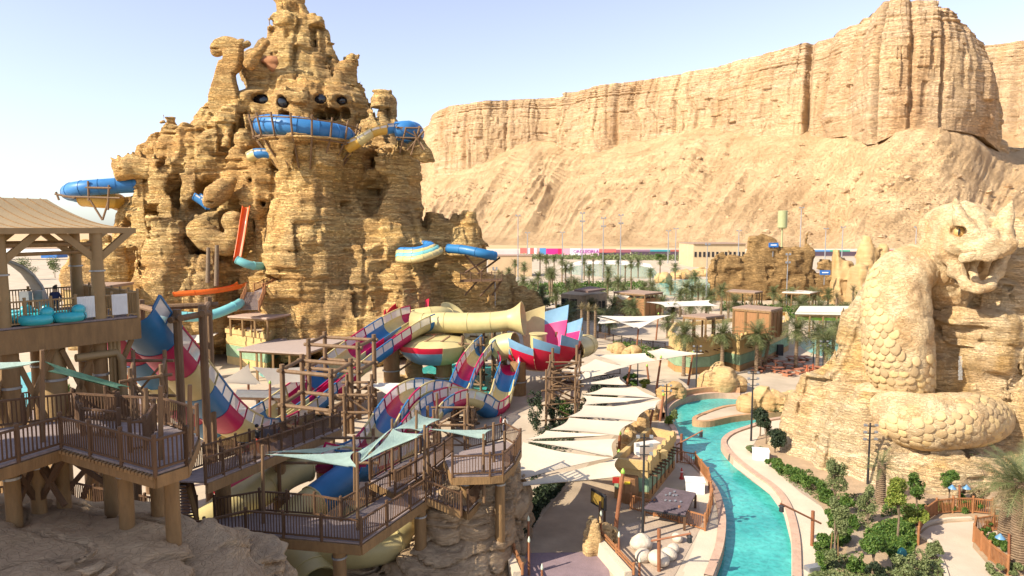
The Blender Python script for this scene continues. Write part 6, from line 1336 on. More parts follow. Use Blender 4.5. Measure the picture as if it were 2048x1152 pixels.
# rock outcrops of the plaza and the ruins behind
def rocks(name, label, blobs, h, m, amp, tabs, sc, lo=2.2, seed=0, cat='rocks', parent_loc=None):
    pts = np.array([b[:3] for b in blobs]); rr = np.array([b[3:6] for b in blobs]); lo_, hi_ = (pts - rr).min(0) - 1.2 * sc, (pts + rr).max(0) + 1.2 * sc; lo_[2] = max(lo_[2], -.6)
    s = Sdf(lo_, hi_, h); t = thing(name, label, cat, V(*pts.mean(0)) * V(1, 1, 0).length / 1.41421356 if False else V(pts[:, 0].mean(), pts[:, 1].mean(), 0))
    for b in blobs: s.ell(b[:3], b[3:6], .5 * sc)
    s.noise(rock_noise(tabs[0], tabs[1], amp, seed, sc), 1.5 * sc); link('rock_mass', s.mesh('rock_mass'), m, t, -t.location); return t
def bl(px, by, ty, hw, dy=1., z0=0):
    """blob standing on the ground at (px, by), reaching up to pixel row ty, half width in pixels"""
    b = on(px, by, z0); zt = at(px, ty, b.y).z; r = hw / F * b.y; return (b.x, b.y, z0 + (zt - z0) * .35, r, r * dy, (zt - z0) * .66)
m_prock = rockmat('plaza_rock', [(.42, .27, .12), (.56, .39, .19), (.48, .32, .145), (.60, .44, .23)], (.1, 1.4), (.50, .31, .14), .4, .8, .1, (.3, 3.), ((.38, .22, .07), .4), .4)
TS = (tabS, tabS2)
rocks('rock_outcrop', 'layered ochre boulder pile on the plaza beyond the river bend', [bl(1420, 780, 745, 26), bl(1452, 782, 733, 30), bl(1475, 782, 750, 22), bl(1440, 778, 728, 20)], .14, m_prock, .6, TS, .5, seed=3)
rocks('rock_outcrop', 'low ochre rock ledge on the island tongue of the river', [bl(1497, 822, 792, 22), bl(1540, 820, 780, 36), bl(1585, 815, 782, 34), bl(1615, 805, 785, 20)], .14, m_prock, .6, TS, .5, seed=4)
rocks('rock_outcrop', 'small round rock left of the ochre boulder pile', [bl(1350, 798, 766, 20), bl(1330, 796, 776, 14)], .12, m_prock, .6, TS, .5, seed=5)
for k, (q, lab) in enumerate(((bl(1300, 838, 800, 14), 'rock at the river bank behind the fort hut, farthest of the chain'), (bl(1280, 860, 830, 16), 'rock touching the back wall of the fort hut'), (bl(1262, 880, 850, 16), 'rock between the fort hut and the sails'), (bl(1248, 900, 868, 14), 'rock at the left rear corner of the fort hut'))): rocks('rock_outcrop', lab, [q], .12, m_prock, .6, TS, .5, seed=6 + k)
rocks('rock_outcrop', 'stacked rock pillar beside the notice board', [bl(1190, 1108, 1038, 20), bl(1212, 1095, 1050, 16), bl(1182, 1110, 1072, 14)], .08, m_prock, .6, TS, .4, seed=7)
rocks('rock_outcrop', 'grey rock knob at the left end of the purple path', [bl(1025, 1115, 1045, 24), bl(1005, 1100, 1060, 16)], .09, m_frock, .6, TS, .4, seed=8)
for k, (q, lab) in enumerate(((bl(1235, 705, 688, 16), 'low rock in the little garden, middle one'), (bl(1262, 712, 692, 18), 'largest low rock in the little garden'), (bl(1222, 700, 690, 10), 'smallest low rock in the little garden'), (bl(1330, 566, 545, 16), 'pale rock on the shore between the two far pools'), (bl(1365, 556, 538, 26), 'broad pale rock bank beyond the second far pool'), (bl(1400, 552, 536, 18), 'pale rock bank left of the rock ruin'))): rocks('rock_outcrop', lab, [q], .16 if k < 3 else .3, m_prock, .6, TS, .5 if k < 3 else .9, seed=19 + k)
rocks('rock_stump', 'mushroom shaped pale rock standing in the splash pool under the funnel', [bl(828, 765, 720, 12), bl(828, 765, 708, 18), bl(800, 765, 748, 26), bl(860, 766, 750, 24)], .15, m_prock, .6, TS, .5, seed=10)
rocks('rock_outcrop', 'dark rock bank in the shade behind the bowl slide', [bl(1010, 640, 560, 30), bl(1060, 640, 580, 30), bl(1040, 636, 570, 24), bl(990, 645, 600, 26)], .35, m_rock, .8, (tabA, tabB), 1., seed=11)
m_ruin = rockmat('ruin_rock', [(.27, .155, .06), (.41, .255, .105), (.33, .20, .08), (.44, .285, .125)], (.03, .6), (.36, .21, .08), .1, 1., .5, (.08, 1.2), None, .4)  # darker ochre: the shade on the ruin's front is put into these colours
def rcol(s, px, d, prof, sy=1.): pcol(s, px, d, prof, .8, sy)
ru = thing('rock_ruin', 'broad ochre rock ruin with ragged towers in the middle distance', 'rock ruin', on(1530, 600))
s = Sdf((54, 172, -1), (122, 206, 20), .42); D_ = 188
for px, prof in ((1440, [(500, 8, 1448), (512, 16), (560, 22), (606, 34)]), (1470, [(512, 20), (540, 26), (606, 34)]), (1510, [(474, 10, 1512), (480, 18), (505, 20), (520, 30), (606, 40)]), (1537, [(468, 5, 1528), (478, 10), (490, 16), (500, 26), (606, 44)]), (1575, [(492, 26), (506, 34), (606, 44)]), (1615, [(465, 3), (478, 5), (492, 7), (506, 18), (606, 28)]), (1592, [(496, 20), (606, 40)]), (1650, [(524, 14), (545, 16), (606, 24)]), (1675, [(540, 8), (560, 24), (606, 34)])): rcol(s, px, D_, prof, .4)
s.noise(rock_noise(tabA, tabB, .75, 9, .9)); link('rock_mass', s.mesh('rock_mass'), m_ruin, ru, -ru.location)
ru2 = thing('rock_ruin', 'pale broken rock ruin with stumpy pillars left of the snake head', 'rock ruin', on(1710, 590)); s = Sdf((84, 160, -1), (122, 196, 18), .42)
for px, d, prof in ((1672, 178, [(497, 4), (500, 14), (530, 14), (560, 20), (620, 26)]), (1700, 178, [(520, 16), (560, 24), (620, 30)]), (1738, 174, [(476, 4), (490, 12), (510, 20), (560, 24), (620, 34)]), (1770, 174, [(486, 8), (520, 20), (620, 30)]), (1720, 168, [(532, 20), (560, 30), (620, 40)])): rcol(s, px, d, prof)
s.noise(rock_noise(tabA, tabB, .7, 15, .8)); link('rock_mass', s.mesh('rock_mass'), m_prock, ru2, -ru2.location)
def simple_box(name, label, cat, px, by, ty, hw, dep, m, parts=None, z0=0, d=None):
    b = on(px, by, z0) if d is None else at(px, by, d); top = at(px, ty, b.y).z; r = hw / F * b.y; t = thing(name, label, cat, b); MB().box((b.x, b.y + dep / 2, (b.z + top) / 2), (r * 2, dep, top - b.z)).build('wall', m, t)
    MB().box((b.x, b.y + dep / 2, top + .1), (r * 2.04, dep * 1.05, .35)).build('roof', m_roofb, t)
    n = parts or 0
    for k in range(n): MB().box((b.x - r + 2 * r * (k + .5) / n, b.y - .05, b.z + (top - b.z) * .55), (r / n, .3, (top - b.z) * .22)).build('window', m_dark, t)
    return t
simple_box('sand_building', 'long sand coloured building behind the rock ruin', 'building', 1438, 534, 488, 52, 30, mat('pale_sand_plaster', (.46, .345, .20), .9, .1, .3), 12)
simple_box('sand_wall_house', 'sand coloured retaining building right of the tower, behind the palms', 'building', 1020, 553, 512, 44, 10, mat('sand_plaster', (.46, .33, .19), .9, .1, .3), 0)
for lab, px, py, d in (('small blue sign board on the highest ruin tower', 1547, 490, 186), ('blue sign board on posts between the two ruins', 1650, 545, 175)):
    c = at(px, py, d); t = thing('sign_board', lab, 'sign', c); MB().box((c.x, c.y, c.z), (2.6, .25, 1.2)).build('board', mat('sign_blue', (.02, .13, .40), .5), t); MB().box((c.x, c.y + .3, c.z - 1.6), (.2, .2, 3.2)).build('post', m_grey, t); MB().box((c.x, c.y - .16, c.z), (1.6, .06, .25)).build('lettering', m_white, t)
# water tower, light masts, fairground wall
wt = thing('water_tower', 'olive green cylindrical tank on a slender mast above the rock ruin', 'water tower', on(1563, 500, 0)); b = at(1563, 500, 300); wt.location = (b.x, b.y, 0); m_olive = mat('olive_tank', (.30, .31, .15), .6, .08)
zt, zb_ = at(1563, 422, 300).z, at(1563, 455, 300).z; MB().lathe((b.x, b.y, zb_), [(1.2, -.5), (2., 0), (2., zt - zb_), (1.6, zt - zb_ + .2)], 18).build('tank', m_olive, wt, True); MB().lathe((b.x, b.y, 0), [(.45, 0), (.35, zb_)], 10).build('mast', m_olive, wt, True)
for k, (px, by, ty, d) in enumerate(((1165, 560, 427, 250), (1207, 555, 437, 250), (1242, 552, 431, 260), (1036, 545, 432, 250), (1415, 600, 490, 185), (1576, 600, 510, 180), (1603, 520, 416, 330), (1686, 520, 455, 320), (1652, 520, 458, 330), (1478, 520, 462, 330), (1352, 505, 458, 380), (1337, 500, 462, 380), (1125, 500, 465, 380), (1055, 500, 466, 380), (990, 660, 540, 110), (1833, 520, 455, 300))):
    b = at(px, ty, d); t = thing('light_mast', ['tall grey floodlight mast, leftmost of the close trio right of the tower', 'grey floodlight mast in the middle of the close trio', 'grey floodlight mast, rightmost of the close trio', 'grey floodlight mast above the sand coloured wall house', 'grey floodlight mast in front of the rock ruin, left', 'grey floodlight mast in front of the rock ruin, centre', 'floodlight mast right of the olive tank', 'thin mast left of the snake head on the far bank', 'thin mast between olive tank and snake head', 'thin mast behind the sand coloured building', 'forked street light on the far road above the dark fence', 'second street light on the far road near the dark fence', 'street light on the far road above the pink banners', 'street light at the left end of the pink banners', 'pale lamp pole at the right foot of the rock tower', 'thin mast just left of the snake head'][k], 'light mast', V(b.x, b.y, 0), 'light masts in the distance')
    MB().tube([V(b.x, b.y, -.1), b], [.22 * d / 250, .12 * d / 250], 7).build('pole', m_grey, t, True); wq = .0035 * d
    for dz in ((0, -.012 * d) if ty < 520 and k in (0, 1, 2, 5) else (0,)): MB().bar(b + V(-wq, 0, dz), b + V(wq, 0, dz), .14, .14).build('crossarm', m_grey, t); [MB().box((b.x + sx * wq, b.y - .2, b.z + dz + .25), (wq * .7, .3, .5)).build('floodlight', m_grey, t) for sx in (-.7, .7)]
pk = lambda n, c: mat('banner_' + n, c, .6, .06, .1)
bn = thing('banner_wall', 'long pink, white and blue printed hoarding along the far road', 'hoarding', at(1160, 510, 470)); X = 470.
for x0, x1, m, y0_, y1_ in ((985, 1038, pk('pale', (.55, .45, .42)), 500, 512), (1040, 1056, pk('coral', (.62, .14, .12)), 496, 507), (1056, 1060, m_white, 496, 507), (1060, 1068, pk('coral', (.62, .14, .12)), 496, 508), (1068, 1073, m_white, 496, 508), (1073, 1079, pk('salmon', (.62, .30, .26)), 496, 508), (1079, 1092, pk('blue', (.08, .25, .50)), 496, 509), (1092, 1116, pk('hot_pink', (.62, .02, .22)), 497, 509), (1116, 1124, pk('crimson', (.55, .01, .08)), 497, 510), (1124, 1140, pk('rose', (.70, .35, .42)), 497, 510), (1140, 1160, m_white, 497, 511), (1160, 1198, pk('blush', (.78, .52, .62)), 497, 512), (1198, 1232, pk('coral', (.62, .14, .12)), 498, 505), (1198, 1260, pk('dark', (.08, .05, .07)), 505, 512), (1232, 1262, pk('maroon', (.30, .10, .12)), 499, 505), (1262, 1330, pk('dark', (.08, .05, .07)), 503, 513), (1262, 1300, pk('violet', (.28, .16, .22)), 499, 503), (1300, 1340, pk('teal', (.05, .28, .32)), 499, 503), (1330, 1392, pk('dark', (.08, .05, .07)), 503, 513), (1340, 1392, pk('brick', (.40, .12, .08)), 499, 503), (1540, 1600, pk('white2', (.7, .68, .66)), 497, 501), (1600, 1660, pk('blue', (.08, .25, .50)), 500, 503), (1600, 1860, pk('dark', (.08, .05, .07)), 503, 512), (1660, 1700, pk('green', (.06, .36, .22)), 500, 503), (1715, 1860, pk('coral', (.62, .14, .12)), 499, 503)):
    a, b = at(x0, y0_, X), at(x1, y1_, X); MB().box(((a.x + b.x) / 2, X + (.1 if 'dark' in m.name else 0), (a.z + b.z) / 2), (b.x - a.x - .02, .5, a.z - b.z)).build('panel', m, bn)
c = at(1172, 506, X - .4); tc_ = bpy.data.curves.new('lettering', 'FONT'); tc_.body = 'ORGLEORLA'; tc_.size = 2.2; tc_.extrude = .05; tc_.align_x = 'CENTER'
o = bpy.data.objects.new('lettering', tc_); COL.objects.link(o); dg = bpy.context.evaluated_depsgraph_get(); me = bpy.data.meshes.new_from_object(o.evaluated_get(dg)); bpy.data.objects.remove(o)
o = link('lettering', me, mat('purple_print', (.32, .01, .30), .6), bn); o.location = c - bn.location; o.rotation_euler.x = math.pi / 2; o.scale = (1.4, 1.4, 1.4)
# far left: pale halls and a blue cover behind the deck
for lab, px, by, ty, hw, d, m in (('long white hall roof far behind the launching deck', 60, 505, 497, 110, 420, m_white), ('blue covered hall far behind the launching deck', 98, 516, 506, 16, 330, mat('sign_blue', (.02, .13, .40), .5)), ('low yellow house between the launching deck and the rock tower', 165, 610, 578, 36, 90, m_plas)):
    simple_box('far_building', lab, 'building', px, by, ty, hw, 8, m, 0, d=d)
# ---------------------------------------------------------------- people
def person(label, base, hgt, rz, top, bottom, hair, arm_up=False, skin=(.30, .17, .10)):
    t = thing('person', label, 'person', base); t.rotation_euler.z = rz; k = hgt / 1.75
    me = bpy.data.meshes.new('body'); V0 = [(0, 0, .95), (0, 0, 1.2), (0, 0, 1.42), (0, 0, 1.54), (0, -.01, 1.68), (.1, 0, .92), (.11, .02, .5), (.11, -.02, .06), (.11, -.16, .03), (-.1, 0, .92), (-.11, .0, .5), (-.11, -.04, .06), (-.11, -.18, .03), (.19, 0, 1.40), (.25, .02, 1.13), (.22, -.12, .95) if not arm_up else (.16, -.28, 1.3), (-.19, 0, 1.40), (-.25, .02, 1.13), (-.22, -.12, .95)]
    E = [(0, 1), (1, 2), (2, 3), (3, 4), (0, 5), (5, 6), (6, 7), (7, 8), (0, 9), (9, 10), (10, 11), (11, 12), (2, 13), (13, 14), (14, 15), (2, 16), (16, 17), (17, 18)]; R = [.15, .15, .16, .06, .105, .1, .065, .045, .04, .1, .065, .045, .04, .07, .05, .035, .07, .05, .035]
    me.from_pydata([(x * k, y * k, z * k) for x, y, z in V0], E, []); o = bpy.data.objects.new('body', me); COL.objects.link(o); sk_ = o.modifiers.new('skin', 'SKIN'); o.modifiers.new('sub', 'SUBSURF').levels = 2
    for i, r in enumerate(R): me.skin_vertices[0].data[i].radius = (r * k, r * k * .8)
    me.skin_vertices[0].data[0].use_root = True; dg = bpy.context.evaluated_depsgraph_get(); dg.update(); m2 = bpy.data.meshes.new_from_object(o.evaluated_get(dg)); bpy.data.objects.remove(o)
    mats = [mat('skin_tone', skin, .6, .05), mat('cloth_%s' % str(top), top, .85, .1, 4.), mat('cloth_%s' % str(bottom), bottom, .85, .1, 4.)]; m2.materials.clear(); [m2.materials.append(m) for m in mats]
    for p in m2.polygons:
        z = sum(m2.vertices[v].co.z for v in p.vertices) / len(p.vertices) / k; x = abs(p.center.x) / k; p.material_index = 0 if z > 1.5 or (z < 1.06 and x > .19) else 2 if z < .98 and z > .1 else 1 if z >= .98 else 2; p.use_smooth = True
    link('body', m2, None, t); MB().ball((0, .02 * k, 1.72 * k), (.105 * k, .12 * k, .11 * k), 12, 8).build('hair', mat('hair_' + str(hair), hair, .8), None, True).parent = t; return t
person('attendant in a dark navy jacket and trousers standing on the launching deck', dpt(tx(134), 1.5) + V(0, 0, 0), 1.8, .4, (.012, .016, .06), (.03, .03, .045), (.01, .008, .006))
pb = b0.lerp(b1, .40) + V(0, 0, .02); person('person in a black top and orange red bottoms on the sloping footbridge', pb, 1.72, 2.2, (.015, .014, .014), (.40, .05, .02), (.01, .008, .006), True)
for k, (px, py, lab, tp, bt_) in enumerate(((1010, 868, 'person in a white shirt sitting group right of the wave slide stair, nearest', (.6, .6, .58), (.05, .06, .12)), (1002, 864, 'person in dark red beside the stair of the wave slides', (.25, .03, .03), (.03, .03, .03)), (745, 838, 'person in dark clothes walking below the pole frame of the twin slides', (.02, .02, .03), (.02, .02, .025)))): person(lab, on(px, py), 1.7, k * 1.3, tp, bt_, (.01, .008, .006))
# ================================================================ PLANTS
def leafmat(name, a, b, c):
    m = bpy.data.materials.new(name); m.use_nodes = True; n = m.node_tree.nodes; L = m.node_tree.links; p = n['Principled BSDF']; p.inputs['Roughness'].default_value = .6; p.inputs['Specular IOR Level'].default_value = .3
    g = n.new('ShaderNodeNewGeometry'); r = n.new('ShaderNodeValToRGB'); e = r.color_ramp.elements; e[0].color = (*a, 1); e[1].color = (*c, 1); e.new(.5).color = (*b, 1); L.new(g.outputs['Random Per Island'], r.inputs[0]); L.new(r.outputs[0], p.inputs['Base Color'])
    t = n.new('ShaderNodeBsdfTranslucent'); L.new(r.outputs[0], t.inputs[0]); mx = n.new('ShaderNodeMixShader'); mx.inputs[0].default_value = .25; L.new(p.outputs[0], mx.inputs[1]); L.new(t.outputs[0], mx.inputs[2]); L.new(mx.outputs[0], n['Material Output'].inputs[0]); return m
m_palm = leafmat('palm_leaf', (.07, .095, .03), (.12, .14, .05), (.21, .20, .09)); m_palmdry = leafmat('dry_palm_leaf', (.20, .15, .07), (.27, .21, .11), (.16, .14, .06))
m_leaf = leafmat('leaf_green', (.035, .085, .014), (.075, .14, .022), (.14, .20, .04)); m_lime = leafmat('leaf_lime', (.11, .17, .025), (.19, .23, .035), (.26, .27, .05))
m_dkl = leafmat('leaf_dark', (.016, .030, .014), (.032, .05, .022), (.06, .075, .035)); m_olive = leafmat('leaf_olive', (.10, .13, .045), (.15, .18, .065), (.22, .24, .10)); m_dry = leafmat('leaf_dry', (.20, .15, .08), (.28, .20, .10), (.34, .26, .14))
m_trunk = mat('palm_trunk', (.20, .135, .08), .95, .3, 3., .8, 7., stretch=(1, 1, 2.5)); m_bark = mat('tree_bark', (.17, .12, .075), .95, .25, 4., .5, 12.)
def frond(L, droop, nl, wid, seed):
    """one palm leaf along +X: midrib and two rows of narrow leaflets"""
    r = random.Random(seed); P = []
    for k in range(nl + 1):
        t = k / nl; P.append(V(L * t * (1 - .22 * droop * t), 0, L * (.42 * t - droop * .85 * t * t)))
    v, f = [], []
    for k in range(nl):
        a, b = P[k], P[k + 1]; w_ = .03 * (1 - k / nl) + .008; i = len(v); v += [a + V(0, -w_, 0), a + V(0, w_, 0), b + V(0, w_, 0), b + V(0, -w_, 0)]; f.append((i, i + 1, i + 2, i + 3))
        if k < 1: continue
        ll = wid * (math.sin(math.pi * min(1, (k / nl) * .85 + .16)) ** .7) * r.uniform(.85, 1.1); d = (b - a).normalized()
        for sg in (-1, 1):
            tip = a + d * ll * .62 + V(0, sg * ll * .72, r.uniform(-.28, .16) * ll); i = len(v); e = d * (L / nl * .42); v += [a - e * .5, a + e * .6, tip + e * .1, tip - e * .12]; f.append((i, i + 1, i + 2, i + 3))
    return np.array([tuple(p) for p in v]), f
def crown_mesh(name, n, L, nl, wid, seed, up=1.25, dn=-.5, m=None, skirt=0):
    r = random.Random(seed); co, fs, o = [], [], 0
    for k in range(n + skirt):
        t = k / n if k < n else 1.; el = up - (up - dn) * t ** .8 + r.uniform(-.12, .12); az = k * 2.39996 + r.uniform(-.25, .25); dr = .25 + .5 * t + r.uniform(-.1, .15)
        if k >= n: el = -1.05 + r.uniform(-.2, .2)
        v, f = frond(L * r.uniform(.82, 1.08) * (.8 if t < .15 else 1) * (.6 if k >= n else 1), dr, nl, wid, seed * 100 + k)
        ce, se, ca, sa = math.cos(el - .3), math.sin(el - .3), math.cos(az), math.sin(az); x, y, z = v[:, 0] * ce - v[:, 2] * se, v[:, 1], v[:, 0] * se + v[:, 2] * ce
        tw = r.uniform(-.5, .5); co.append(np.stack([x * ca - y * sa, x * sa + y * ca, z + y * tw * .3], 1)); fs.append(np.array(f) + o); o += len(v)
    me = np_mesh(name, np.concatenate(co), np.concatenate(fs), False); me.materials.append(m or m_palm); return me
def trunk_mesh(h, r, rings, seed=1, n=9):
    q = random.Random(seed); mb = MB(); prof = []
    for k in range(rings):
        z = h * k / rings; rr = r * (1.18 - .28 * k / rings) * q.uniform(.96, 1.04); prof += [(rr * .90, z), (rr * 1.08, z + h / rings * .75)]
    prof.append((r * 1.1, h)); prof[0] = (r * 1.35, -.05); mb.lathe((0, 0, 0), prof, n)
    me = mb.mesh('trunk', smooth=False); me.materials.append(m_trunk); return me
CR = [crown_mesh('crown', 46, 2.8, 11, .78, s, 1.35, -.6, None, 8) for s in (1, 2, 3)]; CRD = crown_mesh('crown', 22, 2.0, 9, .5, 9, 1.45, .6, m_palmdry, 10); TRK = [trunk_mesh(1., 1., 1)]
TM = {}
def palm(label, px, by, ty, spread=1., lean=0., dead=False, kind=None, group='date palms across the park', z=0.):
    """by: pixel row of the foot, ty: row of the crown's top"""
    b = on(px, by, z); h = at(px, ty, b.y).z - z; th = max(.8, h - 1.7 * spread); t = thing('date_palm', label, 'palm tree', b, group); key = round(th * 2) / 2
    if key not in TM: TM[key] = trunk_mesh(key, .24, max(6, int(key * 3)), int(key * 7))
    tr = link('trunk', TM[key], None, t); tr.scale = (1, 1, th / key); cr = link('crown', CRD if dead else random.choice(CR), None, t); cr.location = (0, 0, th - .05); s_ = spread * random.uniform(.92, 1.08); cr.scale = (s_ * (.8 if dead else 1), s_ * (.8 if dead else 1), s_); cr.rotation_euler.z = random.uniform(0, 6.28); t.rotation_euler = (random.uniform(-.03, .03), lean, 0); return t
PL = [(1367, 752, 640, 1.05, 'plaza palm at the left of the round fort front'), (1443, 752, 640, 1.05, 'plaza palm in the middle of the round fort front'), (1512, 748, 640, 1.1, 'thick plaza palm beside the boxy louvred pavilion'), (1519, 742, 660, .9, 'shorter palm close behind the thick plaza palm'), (1591, 738, 628, 1.25, 'tallest plaza palm among the picnic tables'), (1634, 740, 640, 1., 'left palm of the pair beside the snake rock slope'), (1650, 766, 655, 1.15, 'right palm of the pair beside the snake rock slope'), (1665, 730, 638, .9, 'small palm behind the pair at the snake rock slope')]
for px, by, ty, sp, lab in PL: palm(lab, px, by, ty, sp)
palm('bent brownish palm with dry drooping crown between the plaza palms', 1528, 738, 662, .9, .12, True); palm('dry palm with a folded crown right of the bowl slide, left one', 1163, 690, 602, .9, 0, True); palm('dry palm with a folded crown right of the bowl slide, right one', 1176, 692, 604, .95, 0, True); palm('slim dry palm behind the two folded ones', 1190, 684, 606, .8, 0, True)
far = [(1062, 548, 508), (1080, 552, 504), (1092, 556, 508), (1108, 562, 508), (1124, 566, 510), (1131, 578, 522), (1168, 560, 514), (1186, 568, 514), (1207, 556, 512), (1236, 556, 514), (1262, 556, 518), (1276, 556, 514), (1018, 578, 534), (1076, 582, 542), (1100, 602, 530), (1104, 606, 536), (1215, 596, 548), (1236, 592, 550), (1262, 588, 552), (1341, 590, 560), (1372, 612, 560), (1384, 612, 568), (1396, 606, 562), (1406, 600, 566), (1442, 634, 566), (1546, 610, 570), (1580, 614, 574), (1625, 614, 574), (1656, 612, 574), (1705, 622, 566), (1716, 628, 580), (1360, 634, 574), (1380, 640, 590), (1250, 650, 598), (1266, 656, 596), (1004, 640, 590), (1084, 640, 568), (985, 612, 560), (1226, 640, 590), (1690, 640, 600), (1672, 622, 580), (1150, 604, 552), (1136, 600, 556), (1290, 604, 560), (1304, 600, 558), (1325, 640, 588), (1046, 600, 548), (1030, 604, 556), (1066, 612, 556), (1245, 606, 562), (1470, 628, 586), (1500, 634, 590), (1600, 640, 592), (1640, 646, 596), (1412, 640, 596), (1112, 622, 574), (1020, 640, 584), (1182, 640, 596), (1206, 622, 576), (1350, 560, 524), (1320, 548, 516), (1700, 655, 604), (1720, 664, 608), (1345, 655, 604), (1200, 664, 612), (1218, 670, 616), (1335, 676, 626), (1142, 650, 600), (1130, 662, 610), (1056, 624, 572), (1030, 626, 578), (1286, 618, 572), (1312, 622, 576), (1456, 648, 600), (1420, 622, 574), (1560, 632, 590), (1610, 630, 588), (1178, 576, 528), (1142, 572, 524), (1098, 582, 536), (1048, 566, 522), (1030, 560, 518), (1000, 584, 540), (1216, 574, 530), (1250, 572, 528), (1300, 578, 534), (1390, 580, 540), (1725, 660, 606)]
words = ['by the white beach of the wave pool', 'in the far palm row along the sand coloured wall', 'near the floodlight masts', 'beyond the bowl slide', 'by the long canopies', 'at the foot of the rock ruin']
for k, (px, by, ty) in enumerate(far):
    near = 'in front of the rock ruin' if px > 1430 else 'beside the wave pool water' if by < 570 and px > 1150 else 'in the rows right of the rock tower' if px < 1150 else 'around the brown pavilion' if px < 1300 else 'left of the rock ruin by the second pool'
    palm('far date palm %s, %s' % (near, ['slim', 'leafy', 'short', 'tall', 'bushy', 'ragged', 'dark', 'olive', 'full', 'narrow', 'spiky'][k % 11] + ['', ' crowned', ' and upright', ' at the path', ' near a lamp', ' over the shrubs', ' by the water', ' at the back', ' to the front'][k % 9]), px, by, ty, .95 + .25 * (k % 3) / 2, 0, k % 11 == 7)
# the two thick palms in the right corner: every frond a part
FR = []
for i in range(5):
    v, f = frond(3.0, .30 + .13 * i, 26, .62, 40 + i); me = np_mesh('frond', v, np.array(f), False); me.materials.append(m_palm if i != 4 else m_palmdry); FR.append(me)
def near_palm(label, px, by, ty, r, n, sp):
    b = on(px, by); h = at(px, ty, b.y).z; t = thing('date_palm', label, 'palm tree', b, 'thick palms in the right corner'); tm = trunk_mesh(h, r, int(h * 7), int(px), 16); link('trunk', tm, None, t)
    rr = random.Random(px)
    for k in range(n):
        q = k / n; o = link('frond', FR[4 if q > .86 else rr.choice((0, 1, 1, 2, 2, 3))], None, t); o.location = (0, 0, h - .1 - .3 * q); el = 1.35 - 1.75 * q ** .85 + rr.uniform(-.12, .12); o.rotation_euler = (rr.uniform(-.3, .3), -el + .3, k * 2.39996); o.scale = (sp, sp, sp)
near_palm('thick ringed palm trunk in the right corner, nearer one', 2034, 1140, 962, .42, 44, 1.0); near_palm('thick ringed palm trunk in the right corner, standing a little behind', 2013, 1080, 960, .42, 38, .95); near_palm('small palm with an orange brown trunk beside the black pole at the snake rock', 1760, 1006, 925, .3, 26, .55)
def leaves(blobs, n, size, m, seed=0, name='foliage', flat=.5):
    """many small leaf faces through the volume of several clumps, denser towards their skins"""
    r = np.random.default_rng(seed); wts = np.array([b[3] * b[4] * b[5] for b in blobs]) ** .67; wts = wts / wts.sum(); idx = r.choice(len(blobs), n, p=wts); B = np.array(blobs)[idx]
    d = r.normal(size=(n, 3)); d /= np.linalg.norm(d, axis=1)[:, None]; rad = r.random(n) ** .42; c = B[:, :3] + d * rad[:, None] * B[:, 3:6]; keep = vn(c[:, 0] / (size * 5) + seed, c[:, 1] / (size * 5), c[:, 2] / (size * 5)) > -.38; c, d = c[keep], d[keep]; n = len(c)
    nrm = d * .6 + r.normal(size=(n, 3)) * .6 + np.array([0, 0, .4]); nrm /= np.linalg.norm(nrm, axis=1)[:, None]; a = np.cross(nrm, r.normal(size=(n, 3))); a /= np.linalg.norm(a, axis=1)[:, None]; b_ = np.cross(nrm, a); s_ = (size * (.6 + .8 * r.random(n)))[:, None]
    q = np.stack([c - a * s_, c + b_ * s_ * flat - a * s_ * .1, c + a * s_, c - b_ * s_ * flat - a * s_ * .1], 1).reshape(-1, 3); me = np_mesh(name, q, np.arange(n * 4).reshape(-1, 4), False); me.materials.append(m); return me
def tree(label, px, by, cy0, cy1, hw, m, n=1500, size=.11, trunk=.07, seed=0, cat='tree', name='tree', z=0., lumps=7, group=None, stake=False):
    """crown between the pixel rows cy0 (top) and cy1 (bottom), half width hw pixels"""
    if by > 840 and size > .08: n, size = int(n * 2.1), size * .7
    b = on(px, by, z); d = b.y; r = hw / F * d; z0, z1 = at(px, cy1, d).z - z, at(px, cy0, d).z - z; t = thing(name, label, cat, b, group); R = random.Random(seed + px); zc, zr = (z0 + z1) / 2, (z1 - z0) / 2; bl_ = []
    for k in range(lumps): a = R.uniform(0, 6.28); q = R.uniform(.15, .68); bl_.append((math.cos(a) * r * q, math.sin(a) * r * q, zc + R.uniform(-.62, .6) * zr, r * R.uniform(.32, .52), r * R.uniform(.32, .52), zr * R.uniform(.3, .48)))
    if trunk:
        mb = MB(); mb.tube([V(0, 0, -.05), V(.04 * r, .02, z0 * .6), V(-.05 * r, .0, zc)], [trunk * 1.3, trunk, trunk * .5], 7)
        tr = mb.build('trunk', m_bark, None, True); tr.parent = t
        for q in bl_[:5]: mb = MB(); mb.tube([V(0, 0, z0 * .75 + .02), V(q[0] * .5, q[1] * .5, (z0 + q[2]) * .55), V(*q[:3])], [trunk * .6, trunk * .4, trunk * .15], 5); o = mb.build('limb', m_bark, None, True); o.parent = t
    link('crown', leaves(bl_, n, size, m, seed + px), None, t)
    if stake:
        for sx in (-.25, .25): mb = MB(); mb.tube([V(sx, 0, -.05), V(sx * .7, 0, 1.7)], .035, 6); o = mb.build('stake', m_wood2, None, True); o.parent = t
    return t
GT = 'young trees in the right hand garden'
